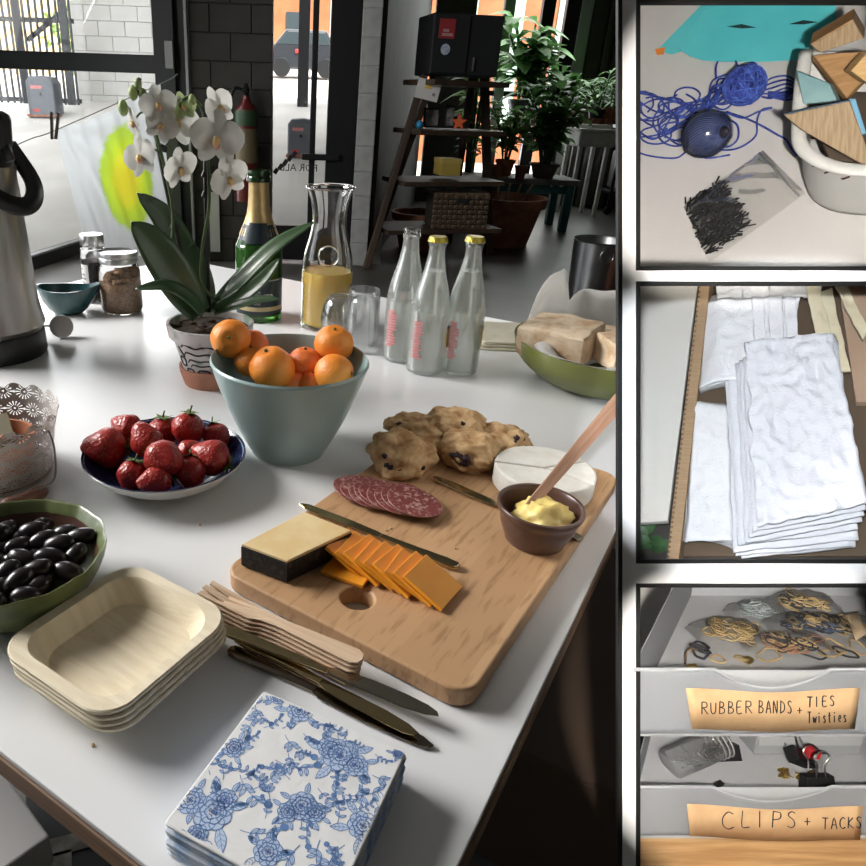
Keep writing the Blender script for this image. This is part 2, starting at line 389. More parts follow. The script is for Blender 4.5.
# ================================================================== outdoors, seen through the glass
SL = .22
def at_ground(u, v):
    d = ray(u, v); t = (SL*(0-6.4)-CAM.z)/(d.z-SL*d.y); return CAM+d*t
m_out = pm('pale_driveway', (.5, .47, .43), (.58, .55, .5), scale=1.2, rough=.8)
struct(mesh_obj('ground_driveway', [(-16, W+.12, 0), (.6, W+.12, 0), (1.2, 12.2, SL*5.8), (-16, 12.2, SL*5.8), (9, 40, 3.4), (-24, 40, 3.4)], [(0, 1, 2, 3), (3, 2, 4, 5)], m_out, smooth=False))
m_cmu = pm('white_block', (.82, .8, .77), (.78, .76, .72), scale=4, rough=.85)
bw = thing('block_wall', 'white painted concrete block wall outside the garage window', 'wall', (0, 11.9, 0))
bx0, bx1 = on_y(79, 100, 11.9).x, on_y(178, 100, 11.9).x
for c in range(14):
    z = .9+c*.2; x = bx0-(.2 if c % 2 else 0)
    while x < bx1:
        a, b = max(x, bx0), min(x+.4, bx1)
        if b-a > .03: box('block', round(b-a-.008, 3), .2, .192, m_cmu, bw, ((a+b)/2, .1, z+.1), bev=.005, seg=1)
        x += .4
wbox('mortar', bx0+.01, bx1-.01, .02, .18, .7, 3.7, pm('block_mortar', (.66, .64, .6), rough=.9), bw, bev=0)
m_gate = pm('gate_iron', (.03, .03, .034), rough=.6)
gt = thing('iron_gate', 'dark iron bar gate standing behind the grey motor housing', 'gate', (0, 11.2, 0))
zb, zt = on_y(40, 104, 11.2).z, 3.9
for k in range(14):
    u = -6+k*6.4; wd = .03 if k not in (5, 12) else .12
    box('bar', wd, .03, zt-zb, m_gate, gt, (on_y(u, 90, 11.2).x, 0, (zt+zb)/2), bev=.003, seg=1)
for v in (100, 20): box('rail', on_y(80, 90, 11.2).x-on_y(-8, 90, 11.2).x, .05, .06, m_gate, gt, ((on_y(80, 90, 11.2).x+on_y(-8, 90, 11.2).x)/2, .02, on_y(40, v, 11.2).z), bev=.004)
Mb, Lb = between(V(on_y(28, 50, 11.2).x, .03, on_y(28, 40, 11.2).z), V(on_y(66, 10, 11.2).x, .03, on_y(66, 8, 11.2).z)); box('brace', Lb, .04, .06, m_gate, gt, mw=Mb)
def motor_box(u, v, wpx, label):
    p = at_ground(u, v)-V(0, .12, .026); w = mm(p, wpx); h = w*1.35
    t = thing('gate_motor', label, 'gate motor', p-V(0, 0, .02), group=None)
    m1 = pm('grey_plastic', (.12, .13, .145), rough=.5)
    prof = [(-w/2, 0), (w/2, 0), (w/2, h*.82), (w*.36, h*.97), (w*.1, h), (-w*.36, h*.97), (-w/2, h*.85)]
    o = prism('housing', [(x, y) for x, y in prof], -w*.45, w*.45, m1, t, bev=.02); o.rotation_euler = (PI/2, 0, 0)
    box('badge', w*.42, .01, h*.08, pm('pink_badge', (.55, .2, .2), rough=.5), t, (-w*.12, -w*.455, h*.72), bev=.002)
    box('lock', .03, .02, .03, m_black, t, (0, -w*.455, h*.55), bev=.004)
    box('base_plate', w*1.1, w*1.0, .03, pm('rust', (.3, .12, .07), rough=.8), t, (0, 0, .015), bev=.004)
    box('mark', w*.25, .01, h*.07, pm('red_mark', (.5, .06, .05), rough=.5), t, (-w*.2, -w*.455, h*.16), bev=.002)
motor_box(50, 113, 27, 'grey gate motor housing in front of the iron bar gate')
motor_box(301, 152, 26, 'grey gate motor housing seen through the glazed door')
pt = tag(wbox('gate_post', *[on_y(u, 60, 12.0).x for u in (298, 309)], 12.0, 12.2, .9, 5, m_gate), 'dark square gate post behind the glazed door', 'post')
fn = thing('garden_fence', 'tan wooden board fence far beyond the iron gate', 'fence', (0, 17, 0))
fx0 = on_y(-20, 60, 17).x
for k in range(24): box('board', .19, .03, 2.6, pm('tan_board', (.45, .33, .18), (.55, .42, .24), scale=3, rough=.8), fn, (fx0+k*.2, 0, 2.4), bev=.004, seg=1)
def leafy(name, label, c, r, n, mat, seed, cat='shrub', leaf=.16):
    random.seed(seed); vs, fs = [], []
    for _ in range(n):
        d = V(random.gauss(0, 1), random.gauss(0, 1), random.gauss(0, 1)).normalized()*r*random.uniform(.4, 1); d.z *= .8
        t = V(random.gauss(0, 1), random.gauss(0, 1), random.gauss(0, .6)).normalized(); pts = [d+t*(leaf*q) for q in (0, .35, .7, 1)]
        ribbon_geo(pts, [0, leaf*.4, leaf*.35, 0], V(random.gauss(0, 1), random.gauss(0, 1), 1), .1, vs, fs, 2)
    t = thing(name, label, cat, c); mesh_obj('foliage', vs, fs, mat, t, False)
    tube('stem', [V(0, 0, -r*1.4), V(.02, 0, -r*.5), V(0, .03, r*.3)], [.03, .025, .012], pm('bark', (.12, .08, .05), rough=.9), t, 6)
m_leaf_out = pm('sunlit_leaf', (.2, .3, .06), (.12, .22, .05), scale=4, rough=.6, transl=.4)
p = on_y(87, 42, 14.5); leafy('garden_shrub', 'green shrub beyond the gate beside the white block wall', p, .75, 500, m_leaf_out, 3)
p = on_y(97, 15, 14.0); leafy('garden_shrub', 'small bright green shrub leaning over the white block wall', p, .3, 160, m_leaf_out, 4)
m_orange = pm('orange_stucco', (.28, .08, .03), (.33, .1, .04), scale=3, rough=.8)
m_darkglass = pm('dark_glass', (.02, .03, .035), rough=.35)
ob = thing('orange_building', 'orange stucco building with dark windows across the driveway', 'building', (0, 24, 1.2))
o0, o1 = on_y(255, 30, 24).x, on_y(330, 30, 24).x
wbox('wall', o0, o1, 0, .3, 0, 6, m_orange, ob); wbox('window', on_y(286, 30, 24).x, on_y(304, 30, 24).x, -.06, .02, on_y(290, 46, 24).z-1.2, on_y(290, 12, 24).z-1.2, m_darkglass, ob)
wbox('window_sill', on_y(284, 30, 24).x, on_y(306, 30, 24).x, -.14, .02, on_y(290, 48, 24).z-1.2, on_y(290, 46, 24).z-1.2, m_wwhite, ob)
ob = thing('orange_building', 'orange stucco building with tall dark windows beyond the far windows', 'building', (0, 19, 0))
o0, o1 = on_y(395, 30, 19).x, on_y(600, 30, 19).x
wbox('wall', o0, o1, 0, .3, 0, 7, m_orange, ob)
for k in range(5): wbox('window', o0+.5+k*1.1, o0+.8+k*1.1, -.05, .02, .5, 6, pm('green_glass', (.3, .42, .36), rough=.3), ob)
struct(mesh_obj('ground_street', [(.9, 11.25, 0), (16, 11.25, 0), (22, 40, 0), (1.6, 40, 0)], [(0, 1, 2, 3)], m_out, smooth=False))
# parked car
pc = on_y(300, 74, 19)
cr = thing('parked_car', 'dark parked car with red tail lights beyond the glazed door', 'car', (pc.x+.1, 19, SL*5.8+.2446*2.124))
cr.scale = (.7, .7, .7)
m_car = pm('car_paint', (.02, .022, .027), rough=.25, coat=.6)
sil = [(-1.2, .25), (1.2, .25), (1.25, .7), (1.0, .95), (.75, 1.4), (-.6, 1.42), (-1.0, .98), (-1.25, .9)]
o = prism('body', sil, -.8, .8, m_car, cr, bev=.06); o.rotation_euler = (PI/2, 0, 0)
wn = prism('window', [(-.92, .98), (.88, .98), (.68, 1.34), (-.55, 1.36)], -.82, .82, m_darkglass, cr, bev=.02); wn.rotation_euler = (PI/2, 0, 0)
for x in (-.75, .75): w_ = lathe_obj('wheel', [(0, -.1), (.26, -.1), (.3, -.06), (.3, .06), (.26, .1), (0, .1)], m_black, cr, 20, loc=(x, -.76, .3)); w_.rotation_euler = (PI/2, 0, 0)
for x in (-1.15, -.2, 1.1): box('tail_light', .2, .05, .12, pm('tail_red', (.5, .03, .03), rough=.3), cr, (x, -.83, .78), bev=.03)

# ================================================================== things along the back wall
# dyed cloth pegged to a line in front of the garage window
def cloth_mat():
    m = bpy.data.materials.new('dyed_cloth'); m.use_nodes = True; N = m.node_tree.nodes; L = m.node_tree.links; b = N['Principled BSDF']; b.inputs['Roughness'].default_value = .9
    tc = N.new('ShaderNodeTexCoord'); nz = N.new('ShaderNodeTexNoise'); nz.inputs['Scale'].default_value = 30; nz.inputs['Detail'].default_value = 6
    mx = N.new('ShaderNodeMix'); mx.data_type = 'VECTOR'; mx.inputs[0].default_value = .07; L.new(tc.outputs['UV'], mx.inputs[4]); L.new(tc.outputs['UV'], nz.inputs[0]); L.new(nz.outputs['Color'], mx.inputs[5])
    mp = N.new('ShaderNodeMapping'); mp.inputs['Location'].default_value = (-.57*2.6, -.53*1.9, 0); mp.inputs['Scale'].default_value = (2.6, 1.9, 0); L.new(mx.outputs[1], mp.inputs[0])
    ln = N.new('ShaderNodeVectorMath'); ln.operation = 'LENGTH'; L.new(mp.outputs[0], ln.inputs[0])
    r = N.new('ShaderNodeValToRGB'); e = r.color_ramp.elements; e[0].position = .1; e[0].color = (.55, .48, .03, 1); e[1].position = .66; e[1].color = (.45, .46, .46, 1)
    for p_, c_ in ((.28, (.52, .5, .03, 1)), (.38, (.4, .5, .03, 1)), (.58, (.33, .47, .05, 1))): x = e.new(p_); x.color = c_
    L.new(ln.outputs['Value'], r.inputs[0]); L.new(r.outputs[0], b.inputs['Base Color'])
    t = N.new('ShaderNodeBsdfTranslucent'); L.new(r.outputs[0], t.inputs[0]); s = N.new('ShaderNodeMixShader'); s.inputs[0].default_value = .3
    L.new(b.outputs[0], s.inputs[1]); L.new(t.outputs[0], s.inputs[2]); L.new(s.outputs[0], N['Material Output'].inputs[0]); return m
YC = 5.6
c00, c10, c11, c01 = on_y(88, 262, YC), on_y(176, 250, YC), on_y(160, 84, YC), on_y(56, 130, YC)
vs, fs, uv = [], [], []
n = 40
for j in range(n+1):
    for i in range(n+1):
        s, t = i/n, j/n; p = (c00*(1-s)+c10*s)*(1-t)+(c01*(1-s)+c11*s)*t
        sag = .03*math.sin(PI*s)*t; p = p-V(0, 0, sag)
        f1 = math.hypot(s, 1-t); p.y += .03*math.sin(14*math.atan2(1-t, s+.02))*min(1, 1.5*f1)*(1-f1*.5)+.012*math.sin(40*s+6*t)
        vs.append(p); uv.append((s, t))
for j in range(n):
    for i in range(n): a = j*(n+1)+i; fs.append((a, a+1, a+n+2, a+n+1))
ban = mesh_obj('dyed_cloth', vs, fs, cloth_mat()); ul = ban.data.uv_layers.new()
for l in ban.data.loops: ul.data[l.index].uv = uv[l.vertex_index]
tag(ban, 'white cloth with yellow-green dyed circle pegged on a line by the garage window', 'cloth')
line = tube('clothes_line', spline3([on_y(10, 148, YC), on_y(33, 138, YC), c01, c11, on_y(178, 74, YC)], 6), .004, pm('grey_string', (.2, .2, .19), rough=.9), None, 6)
tag(line, 'thin grey clothes line holding the dyed cloth', 'string')
peg = thing('clothes_peg', 'dark wooden clothes peg at the corner of the dyed cloth', 'peg', c01-V(0, .02, 0))
for s in (-1, 1): box('prong', .02, .025, .19, pm('dark_peg_wood', (.06, .05, .035), rough=.8), peg, (s*.02, 0, .03), rot=(0, s*.07+.18, 0), bev=.004)
# wall hook sheet, extinguisher
sh = box('paper_tag', mm(on_y(213, 220, W), 10), .006, mm(on_y(213, 220, W), 58), pm('white_paper', (.62, .62, .6), rough=.8), None, on_y(215, 222, W)-V(0, .02, 0), bev=.003)
tag(sh, 'narrow white sheet hung on the dark block wall behind the orchid', 'paper')
ex = on_y(247, 200, W-.13)
fe = thing('fire_extinguisher', 'red fire extinguisher mounted on the dark block wall', 'extinguisher', ex)
m_red = pm('extinguisher_red', (.1, .008, .008), rough=.35, coat=.3)
lathe_obj('cylinder', smooth_prof([(.0, 0), (.085, .005), (.095, .05), (.095, .62), (.085, .7), (.04, .76), (.03, .8)], 4), m_red, fe, 28)
lathe_obj('label_band', [(.0965, .3), (.0965, .56)], pm('extinguisher_label', (.14, .11, .06), rough=.6), fe, 28, cap0=False, cap1=False)
lathe_obj('label_band', [(.0966, .58), (.0966, .68), (.088, .7)], pm('green_tag', (.025, .06, .025), rough=.6), fe, 28, cap0=False, cap1=False)
box('handle', .03, .16, .02, m_black, fe, (0, -.06, .86), rot=(.3, 0, 0), bev=.006); box('valve', .05, .05, .08, m_black, fe, (0, 0, .83), bev=.01); box('lever', .03, .16, .015, m_black, fe, (0, -.06, .82), bev=.005)
tube('hose', spline3([V(0, 0, .83), V(-.1, -.02, .84), V(-.14, -.03, .6), V(-.12, -.03, .25)], 6), .013, m_black, fe, 8)
box('bracket', .2, .04, .05, m_black, fe, (0, .11, .4), bev=.005)

# ---- leaning ladder shelf
YL = 6.9
m_lad = pm('dark_stained_wood', (.035, .022, .014), (.06, .035, .02), scale=6, stretch=(1, 1, .1), rough=.6)
lad = thing('ladder_shelf', 'dark stained wooden ladder shelf standing against the wall', 'shelf')
def bar3(name, p, q, w, d, mat, parent):
    p, q = Vector(p), Vector(q); z = (q-p).normalized(); x = z.cross(V(0, 1, 0)).normalized(); y = z.cross(x); return box(name, w, d, (q-p).length, mat, parent, bev=.006, mw=frame_mat((p+q)/2, x, y, z))
f1, f2, f3 = at(366, 268, 0), at(448, 243, 0), at(489, 254, 0)
t1, t2 = on_y(424, 76, f1.y+.2), on_y(483, 22, f3.y-.1)
bar3('rail', f1, t1, .055, .09, m_lad, lad); bar3('rail', f2, t2+V(0, .1, 0), .06, .09, m_lad, lad); bar3('rail', f3, t2, .07, .09, m_lad, lad)
f4 = f1+V(.1, .75, 0); bar3('rail', f4, t1+V(.12, .3, 0), .05, .08, m_lad, lad)
def lshelf(v, u0, u1, th=.04, dp=.5):
    a, b = on_y(u0, v, f1.y+.2), on_y(u1, v+2, f1.y+.5); M_, L_ = between(a, V(b.x, b.y, a.z)); return box('shelf', L_, dp, th, m_lad, lad, bev=.005, mw=M_)
for v, u0, u1 in ((228, 378, 488), (181, 393, 490), (131, 406, 490), (82, 418, 492)): lshelf(v, u0, u1)
# objects on the ladder shelf
def on_shelf(u, v): return on_y(u, v, f1.y+.35)
p0, p1 = on_shelf(420, 78), on_shelf(498, 20); M_, L_ = between(V(p0.x, p0.y, p0.z), V(p1.x, p1.y+.1, p0.z))
hb = p1.z-p0.z
bb = thing('speaker_box', 'large black box with stickers on top of the ladder shelf', 'box', mw=M_ @ Matrix.Translation((0, 0, .02)))
m_bbox = pm('matt_black', (.013, .014, .016), rough=.6)
box('body', L_*.98, .42, hb, m_bbox, bb, (0, 0, hb/2), bev=.012)
box('door_panel', L_*.5, .02, hb*.94, m_bbox, bb, (-L_*.23, -.215, hb/2), bev=.006)
box('sticker', L_*.22, .006, hb*.31, pm('red_sticker', (.3, .03, .035), rough=.5), bb, (-L_*.3, -.228, hb*.75), bev=.001)
st = lathe_obj('sticker', [(0, 0), (L_*.065, 0), (L_*.065, .004), (0, .004)], pm('pale_sticker', (.5, .55, .62), (.3, .36, .5), scale=60, rough=.5), bb, 24, loc=(-L_*.3, -.228, hb*.42)); st.rotation_euler = (PI/2, 0, 0)
for zz, ww in ((.72, .08), (.655, .15)): box('print_line', L_*ww, .002, .02, pm('pale_ink', (.4, .25, .24)), bb, (-L_*.34+L_*ww*.3, -.2325, hb*zz), bev=0)
box('latch', .015, .02, .1, pm('steel', (.4, .4, .4), metal=1, rough=.35), bb, (L_*.12, -.22, hb*.2), bev=.003)
a = on_y(428, 90, f1.y+.1); pn = thing('paper_note', 'white paper note with a yellow square hung below the black box', 'note', a, (.05, .18, .1))
w_ = mm(a, 24); box('sheet', w_, .004, w_*.75, pm('note_white', (.62, .6, .58), rough=.8), pn, (0, 0, 0), bev=.001); box('sticky_square', w_*.3, .004, w_*.26, pm('note_yellow', (.7, .5, .12), rough=.8), pn, (-w_*.02, -.004, w_*.18), bev=.001)
box('stamp', w_*.12, .004, w_*.12, pm('note_grey', (.25, .25, .25)), pn, (w_*.28, -.004, -w_*.12), bev=.001)
def shelf_item(name, label, cat, u, v, wpx, hpx, dp, mat, rz=.2):
    a = on_shelf(u, v); w, h = mm(a, wpx), mm(a, hpx); t = thing(name, label, cat, a+V(0, 0, .02), (0, 0, rz)); return t, w, h
t, w, h = shelf_item('framed_picture', 'dark framed photo card standing on the ladder shelf', 'picture', 430, 130, 16, 18, .02, None)
box('picture_frame', w, .03, h, m_bbox, t, (0, 0, h/2), rot=(-.15, 0, 0), bev=.004); box('print', w*.8, .008, h*.8, pm('grey_print', (.16, .15, .16), (.3, .28, .28), scale=20), t, (0, -.018, h/2), rot=(-.15, 0, 0), bev=.001)
t, w, h = shelf_item('framed_picture', 'small picture card beside the framed photo on the ladder shelf', 'picture', 448, 130, 9, 20, .02, None)
box('picture_frame', w, .03, h, m_bbox, t, (0, 0, h/2), rot=(-.1, 0, 0), bev=.004); box('print', w*.8, .008, h*.8, pm('pale_print', (.3, .29, .28), (.12, .11, .11), scale=26), t, (0, -.018, h/2), rot=(-.1, 0, 0), bev=.001)
a = on_shelf(453, 129)-V(0, .25, 0); s5 = [(.07*(1 if k % 2 == 0 else .42)*math.cos(PI/2+k*PI/5), .07*(1 if k % 2 == 0 else .42)*math.sin(PI/2+k*PI/5)) for k in range(10)]
tag(prism('paper_star', s5, -.01, .01, pm('star_orange', (.6, .1, .03), rough=.7), None, bev=.002, loc=a+V(0, 0, .06), rot=(PI/2, 0, 0)), 'orange paper star leaning on the ladder shelf edge', 'star')
tag(blob('glass_float', .035, pm('blue_trinket', (.03, .25, .45), rough=.3), None, on_shelf(416, 129)-V(0, .2, -.04), amp=.15, sub=2), 'small blue trinket at the end of the ladder shelf', 'trinket')
t, w, h = shelf_item('yellow_box', 'yellow card box on the middle ladder shelf', 'box', 446, 177, 20, 15, .2, None); box('body', w, .2, h, pm('dull_yellow', (.4, .29, .06), rough=.7), t, (0, 0, h/2), bev=.004); box('lid', w*1.04, .21, h*.3, pm('dull_yellow2', (.46, .34, .09), rough=.7), t, (0, 0, h*.88), bev=.004)
t, w, h = shelf_item('wicker_basket', 'woven wicker basket on the lowest ladder shelf', 'basket', 453, 229, 56, 34, .3, None, .12)
m_wick = pm('wicker', (.16, .11, .065), (.06, .04, .025), scale=30, rough=.8)
box('core', w*.94, .3, h*.92, pm('wicker_dark', (.03, .022, .015), rough=.9), t, (0, 0, h*.47), bev=.02)
for r in range(7):
    for k in range(11):
        if r % 1 == 0: box('strand', w/12, .02, h/9, m_wick, t, (-w*.45+k*w*.09, -.155+(.006 if (k+r) % 2 else -.006), h*(.08+r*.135)), bev=.006, seg=1)
box('rim', w*1.0, .33, h*.07, m_wick, t, (0, 0, h*.97), bev=.012); box('handle', w*.22, .03, h*.12, m_bbox, t, (0, -.165, h*.8), bev=.01)

# ---- plants, benches and pots by the far windows
m_terra = pm('terracotta', (.24, .09, .05), (.3, .12, .07), scale=12, rough=.8)
m_leafs = [pm('leaf_deep', (.05, .12, .035), (.085, .18, .05), scale=10, rough=.5, transl=.3), pm('leaf_mid', (.08, .2, .055), (.13, .28, .08), scale=10, rough=.5, transl=.35), pm('leaf_pale', (.16, .3, .1), (.24, .38, .14), scale=10, rough=.5, transl=.4)]
m_soil = pm('potting_soil', (.03, .02, .014), (.06, .04, .025), scale=60, rough=.95, bump=.5)
def pot_parts(t, r, h, mat, seg=28):
    lathe_obj('pot', [(0, 0), (r*.72, 0), (r*.97, h*.8), (r*1.06, h*.8), (r*1.1, h), (r*.98, h), (r*.9, h*.75), (r*.6, .02), (0, .02)], mat, t, seg)
    lathe_obj('soil', [(0, h*.86), (r*.92, h*.84)], m_soil, t, seg, cap0=False, cap1=False)
def plant(name, label, loc, r, h, potmat, H, spread, nl, leaf, lm, seed, ratio=.35, droop=.5):
    random.seed(seed); t = thing(name, label, 'plant', loc); pot_parts(t, r, h, potmat)
    vs, fs = [], []; sv, sf = [], []
    for i in range(max(5, nl//9)):
        a = random.uniform(0, 2*PI); rad = spread*random.uniform(.15, .75); top = V(rad*math.cos(a), rad*math.sin(a), h+H*random.uniform(.45, 1)); b = V(r*.3*math.cos(a), r*.3*math.sin(a), h*.85)
        pa = spline3([b, (b+top)/2+V(-.1*rad*math.cos(a), -.1*rad*math.sin(a), H*.08), top], 4); tube_geo(pa, max(.004, leaf*.04), 5, vs=sv, fs=sf)
        for k in range(9):
            q = pa[random.randrange(2, len(pa))]; an = random.uniform(0, 2*PI); d = V(math.cos(an), math.sin(an), random.uniform(-.1, .8)).normalized(); l = leaf*random.uniform(.6, 1.15)
            pts = [q, q+d*l*.35+V(0, 0, l*.08), q+d*l*.7-V(0, 0, l*droop*.15), q+d*l-V(0, 0, l*droop*.5)]
            ribbon_geo(spline3(pts, 2), [0, ratio*l*.55, ratio*l*.9, ratio*l, ratio*l*.85, ratio*l*.5, 0], V(0, 0, 1), .12, vs, fs, 2)
    mesh_obj('stems', sv, sf, m_leafs[0], t); mesh_obj('foliage', vs, fs, lm, t); return t
m_teal = pm('teal_paint', (.02, .11, .11), rough=.6); m_dkw = pm('dark_bench', (.045, .04, .032), (.07, .06, .05), scale=8, rough=.7)
# low teal bench
pb = at(566, 232, 0); ph = up_to(pb, 183)
tb = thing('plant_bench', 'low teal bench with a worn top holding plants', 'bench', (pb.x-.55, pb.y+.1, 0))
box('bench_top', 1.5, .7, .06, pm('worn_top', (.16, .16, .14), (.1, .1, .09), scale=5, rough=.7), tb, (-.15, .2, ph), bev=.006)
for x, y in ((.5, -.08), (.5, .45), (-.8, -.08), (-.8, .45)): box('leg', .09, .09, ph, m_teal, tb, (x, y, ph/2), bev=.006)
box('stretcher', 1.3, .05, .08, m_teal, tb, (-.15, -.08, ph-.09), bev=.006)
# upper plank on trestle for tall plants
pu = on_y(505, 128, 10.5)
tp = thing('plant_table', 'pale plank table under the far windows', 'table', (pu.x+.32, 10.68, 0))
box('table_top', 1.6, .4, .05, pm('pale_plank', (.2, .14, .07), (.26, .19, .1), scale=6, stretch=(1, 8, 1), rough=.7), tp, (0, 0, pu.z), bev=.005)
for x in (-.7, .7):
    for y in (-.15, .15): box('leg', .06, .06, pu.z, m_dkw, tp, (x, y, pu.z/2), bev=.004)
zt_ = pu.z+.025
def pl(u, y=10.68): return V(on_y(u, 120, y).x, y, zt_)
m_gal = pm('galvanised_pail', (.14, .16, .17), rough=.5, metal=.4)
plant('potted_plant', 'tall broad-leaved plant in a grey pail on the plank table', pl(520), .19, .34, m_gal, .95, .5, 150, .42, m_leafs[1], 11, .5)
plant('potted_plant', 'dark drooping plant in a brown pot beside the grey pail', pl(545, 10.66), .16, .24, m_terra, .45, .5, 140, .3, m_leafs[0], 12, .42)
plant('potted_plant', 'bushy fern-like plant in a small pot near the white reveal', pl(566, 10.7), .13, .2, m_terra, .45, .35, 120, .26, m_leafs[1], 13, .35)
tb2 = thing('black_cart', 'black wheeled cart standing under the curtain', 'cart', (on_y(612, 150, 10.5).x+.22, 10.45, 0))
hc = on_y(600, 124, 10.5).z
box('top_shelf', .9, .5, .04, m_black, tb2, (.2, 0, hc-.02), bev=.005); box('low_shelf', .9, .5, .04, m_black, tb2, (.2, 0, .3), bev=.005)
for x in (-.22, .62):
    for y in (-.22, .22): box('post', .04, .04, hc, m_black, tb2, (x, y, hc/2+.05), bev=.004); w_ = lathe_obj('caster', [(0, -.02), (.05, -.02), (.05, .02), (0, .02)], m_black, tb2, 14, loc=(x, y, .05)); w_.rotation_euler = (PI/2, 0, 0)
box('bin', .4, .4, .5, pm('bin_grey', (.09, .09, .09), rough=.5), tb2, (.05, 0, .58), bev=.03)
plant('potted_plant', 'spiky leaved plant in a dark pot on the black cart', V(on_y(595, 120, 10.5).x, 10.45, hc), .12, .18, m_bbox, .45, .4, 60, .3, m_leafs[1], 14, .16)
plant('potted_plant', 'small plant in a terracotta pot at the cart edge', V(on_y(608, 120, 10.4).x, 10.4, hc), .1, .2, m_terra, .3, .25, 40, .2, m_leafs[0], 15, .2)
# white sink on a white stand
ps = at(575, 214, 0); hs = up_to(ps, 146)
sk = thing('utility_sink', 'white tray sink on a white stand among the plants', 'sink', (ps.x, ps.y, 0), (0, 0, .15))
m_wh = pm('worn_white', (.7, .7, .67), (.6, .59, .56), scale=9, rough=.6)
box('basin', .52, .5, .2, m_wh, sk, (0, 0, hs+.1), bev=.03); box('rim', .58, .56, .04, m_wh, sk, (0, 0, hs+.2), bev=.015)
for x, y in ((-.2, -.18), (.18, -.18), (.18, .18), (-.2, .18)): box('leg', .05, .05, hs, m_wh, sk, (x, y, hs/2), bev=.004)
tg = thing('plant_tray', 'white tray of small clay pots on the sink', 'tray', (ps.x+.02, ps.y, hs+.222), (0, 0, .3)); box('tray', .4, .3, .05, m_wh, tg, (0, 0, .027), bev=.01)
for x in (-.1, .03, .13): lathe_obj('clay_pot', [(0, .05), (.05, .05), (.06, .12), (.05, .12), (.04, .07), (0, .07)], m_terra, tg, 16, loc=(x, 0, 0))
# big terracotta pots on the floor
pp = at(506, 249, 0); rr = mm(pp, 38); hp = up_to(pp, 200)
t = thing('large_terracotta_pot', 'large terracotta pot full of stakes on the floor behind the ladder shelf', 'pot', pp+V(0, rr*.8, 0)); pot_parts(t, rr, hp, m_terra)
for k in range(5): tube('stake', [V(-.15+.08*k, .02*k, hp*.8), V(-.2+.12*k, .05, hp*1.25)], .012, pm('pale_stake', (.3, .24, .15), rough=.8), t, 6)
pp2 = at(425, 258, 0); t = thing('large_terracotta_pot', 'round dark clay pot on the floor behind the ladder rail', 'pot', pp2+V(0, .5, 0)); pot_parts(t, .28, .36, m_terra)
a = on_y(540, 178, 8.9)
plant('potted_plant', 'bushy dark green plant in a low pot on the teal bench', V(a.x, pb.y+.2, ph+.03), .16, .16, m_dkw, .8, .5, 220, .26, m_leafs[1], 17, .6)
plant('potted_plant', 'pale trailing plant in a clay pot on the teal bench', V(on_y(503, 178, 8.9).x, pb.y+.3, ph+.03), .11, .18, m_terra, .6, .35, 130, .2, m_leafs[2], 18, .55)
plant('potted_plant', 'tall pale leaved plant on the floor seen through the ladder shelf', V(on_y(467, 200, 9.2).x, 9.2, 0), .18, .5, m_dkw, 1.6, .35, 90, .36, m_leafs[2], 19, .3)
for u, r_ in ((496, .08), (520, .07)): t = thing('clay_pot', 'small empty clay pot left on the teal bench' if u < 500 else 'small clay pot near the bench plants', 'pot', (on_y(u, 178, pb.y).x, pb.y+.02, ph+.03)); pot_parts(t, r_, .14, m_terra)
# stainless bucket with a sprig
pk = at(588, 300, 0)
bk = thing('steel_bucket', 'tall stainless steel bucket with ring handles on the floor', 'bucket', pk+V(.05, .1, 0))
rb = mm(pk, 26); hb_ = up_to(pk, 243)
m_ss = pm('brushed_steel', (.42, .42, .43), (.3, .3, .31), scale=3, stretch=(1, 1, .02), rough=.3, metal=1)
lathe_obj('body', [(0, .01), (rb*.86, 0), (rb, hb_), (rb*1.03, hb_+.006), (rb*1.0, hb_+.012), (rb*.96, hb_), (rb*.82, .02), (0, .02)], m_ss, bk, 40)
for a in (-.6, 2.54):
    c = V(rb*1.02*math.cos(a-PI/2+.5), rb*1.02*math.sin(a-PI/2+.5), hb_*.82); tube('ring_handle', [c+V(.05*math.cos(k*PI/8)*1, -.01, .05*math.sin(k*PI/8)) for k in range(16)], .006, m_ss, bk, 6, closed=True)
plant('potted_plant', 'green leafy plant spilling over beside the steel bucket', V(at(634, 300, 0).x, pk.y-.25, 0), .14, .3, m_terra, .55, .45, 110, .14, m_leafs[2], 21, .6)
# ================================================================== the table
YT = -.5689
TU = V(math.cos(YT), math.sin(YT), 0); TV = V(-math.sin(YT), math.cos(YT), 0)
def tuv(u, v, z=TZ): p = TU*u+TV*v; p.z = z; return p
U0, U1, V0, V1 = -1.5, -.062, .182, 1.565
tc_ = tuv((U0+U1)/2, (V0+V1)/2, 0); tw, tl = U1-U0, V1-V0
tab = thing('work_table', 'large white topped table with a plywood edge carrying the food', 'table', tc_, (0, 0, YT))
m_lam = pm('white_laminate', (.74, .745, .755), (.72, .725, .735), scale=3, rough=.27, spec=.5)
m_ply = pm('plywood_edge', (.22, .13, .075), (.13, .075, .045), scale=30, stretch=(.15, .15, 6), rough=.6)
box('table_top', tw-.004, tl-.004, .006, m_lam, tab, (0, 0, TZ-.003), bev=.001)
box('plywood_core', tw, tl, .022, m_ply, tab, (0, 0, TZ-.0175), bev=.001)
for s in (-1, 1):
    box('apron', tw-.16, .025, .07, m_ply, tab, (0, s*(tl/2-.09), TZ-.064), bev=.003); box('apron', .025, tl-.2, .07, m_ply, tab, (s*(tw/2-.09), 0, TZ-.064), bev=.003)
    for q in (-1, 1): box('leg', .06, .06, TZ-.03, m_dkw, tab, (s*(tw/2-.12), q*(tl/2-.12), (TZ-.03)/2), bev=.004)
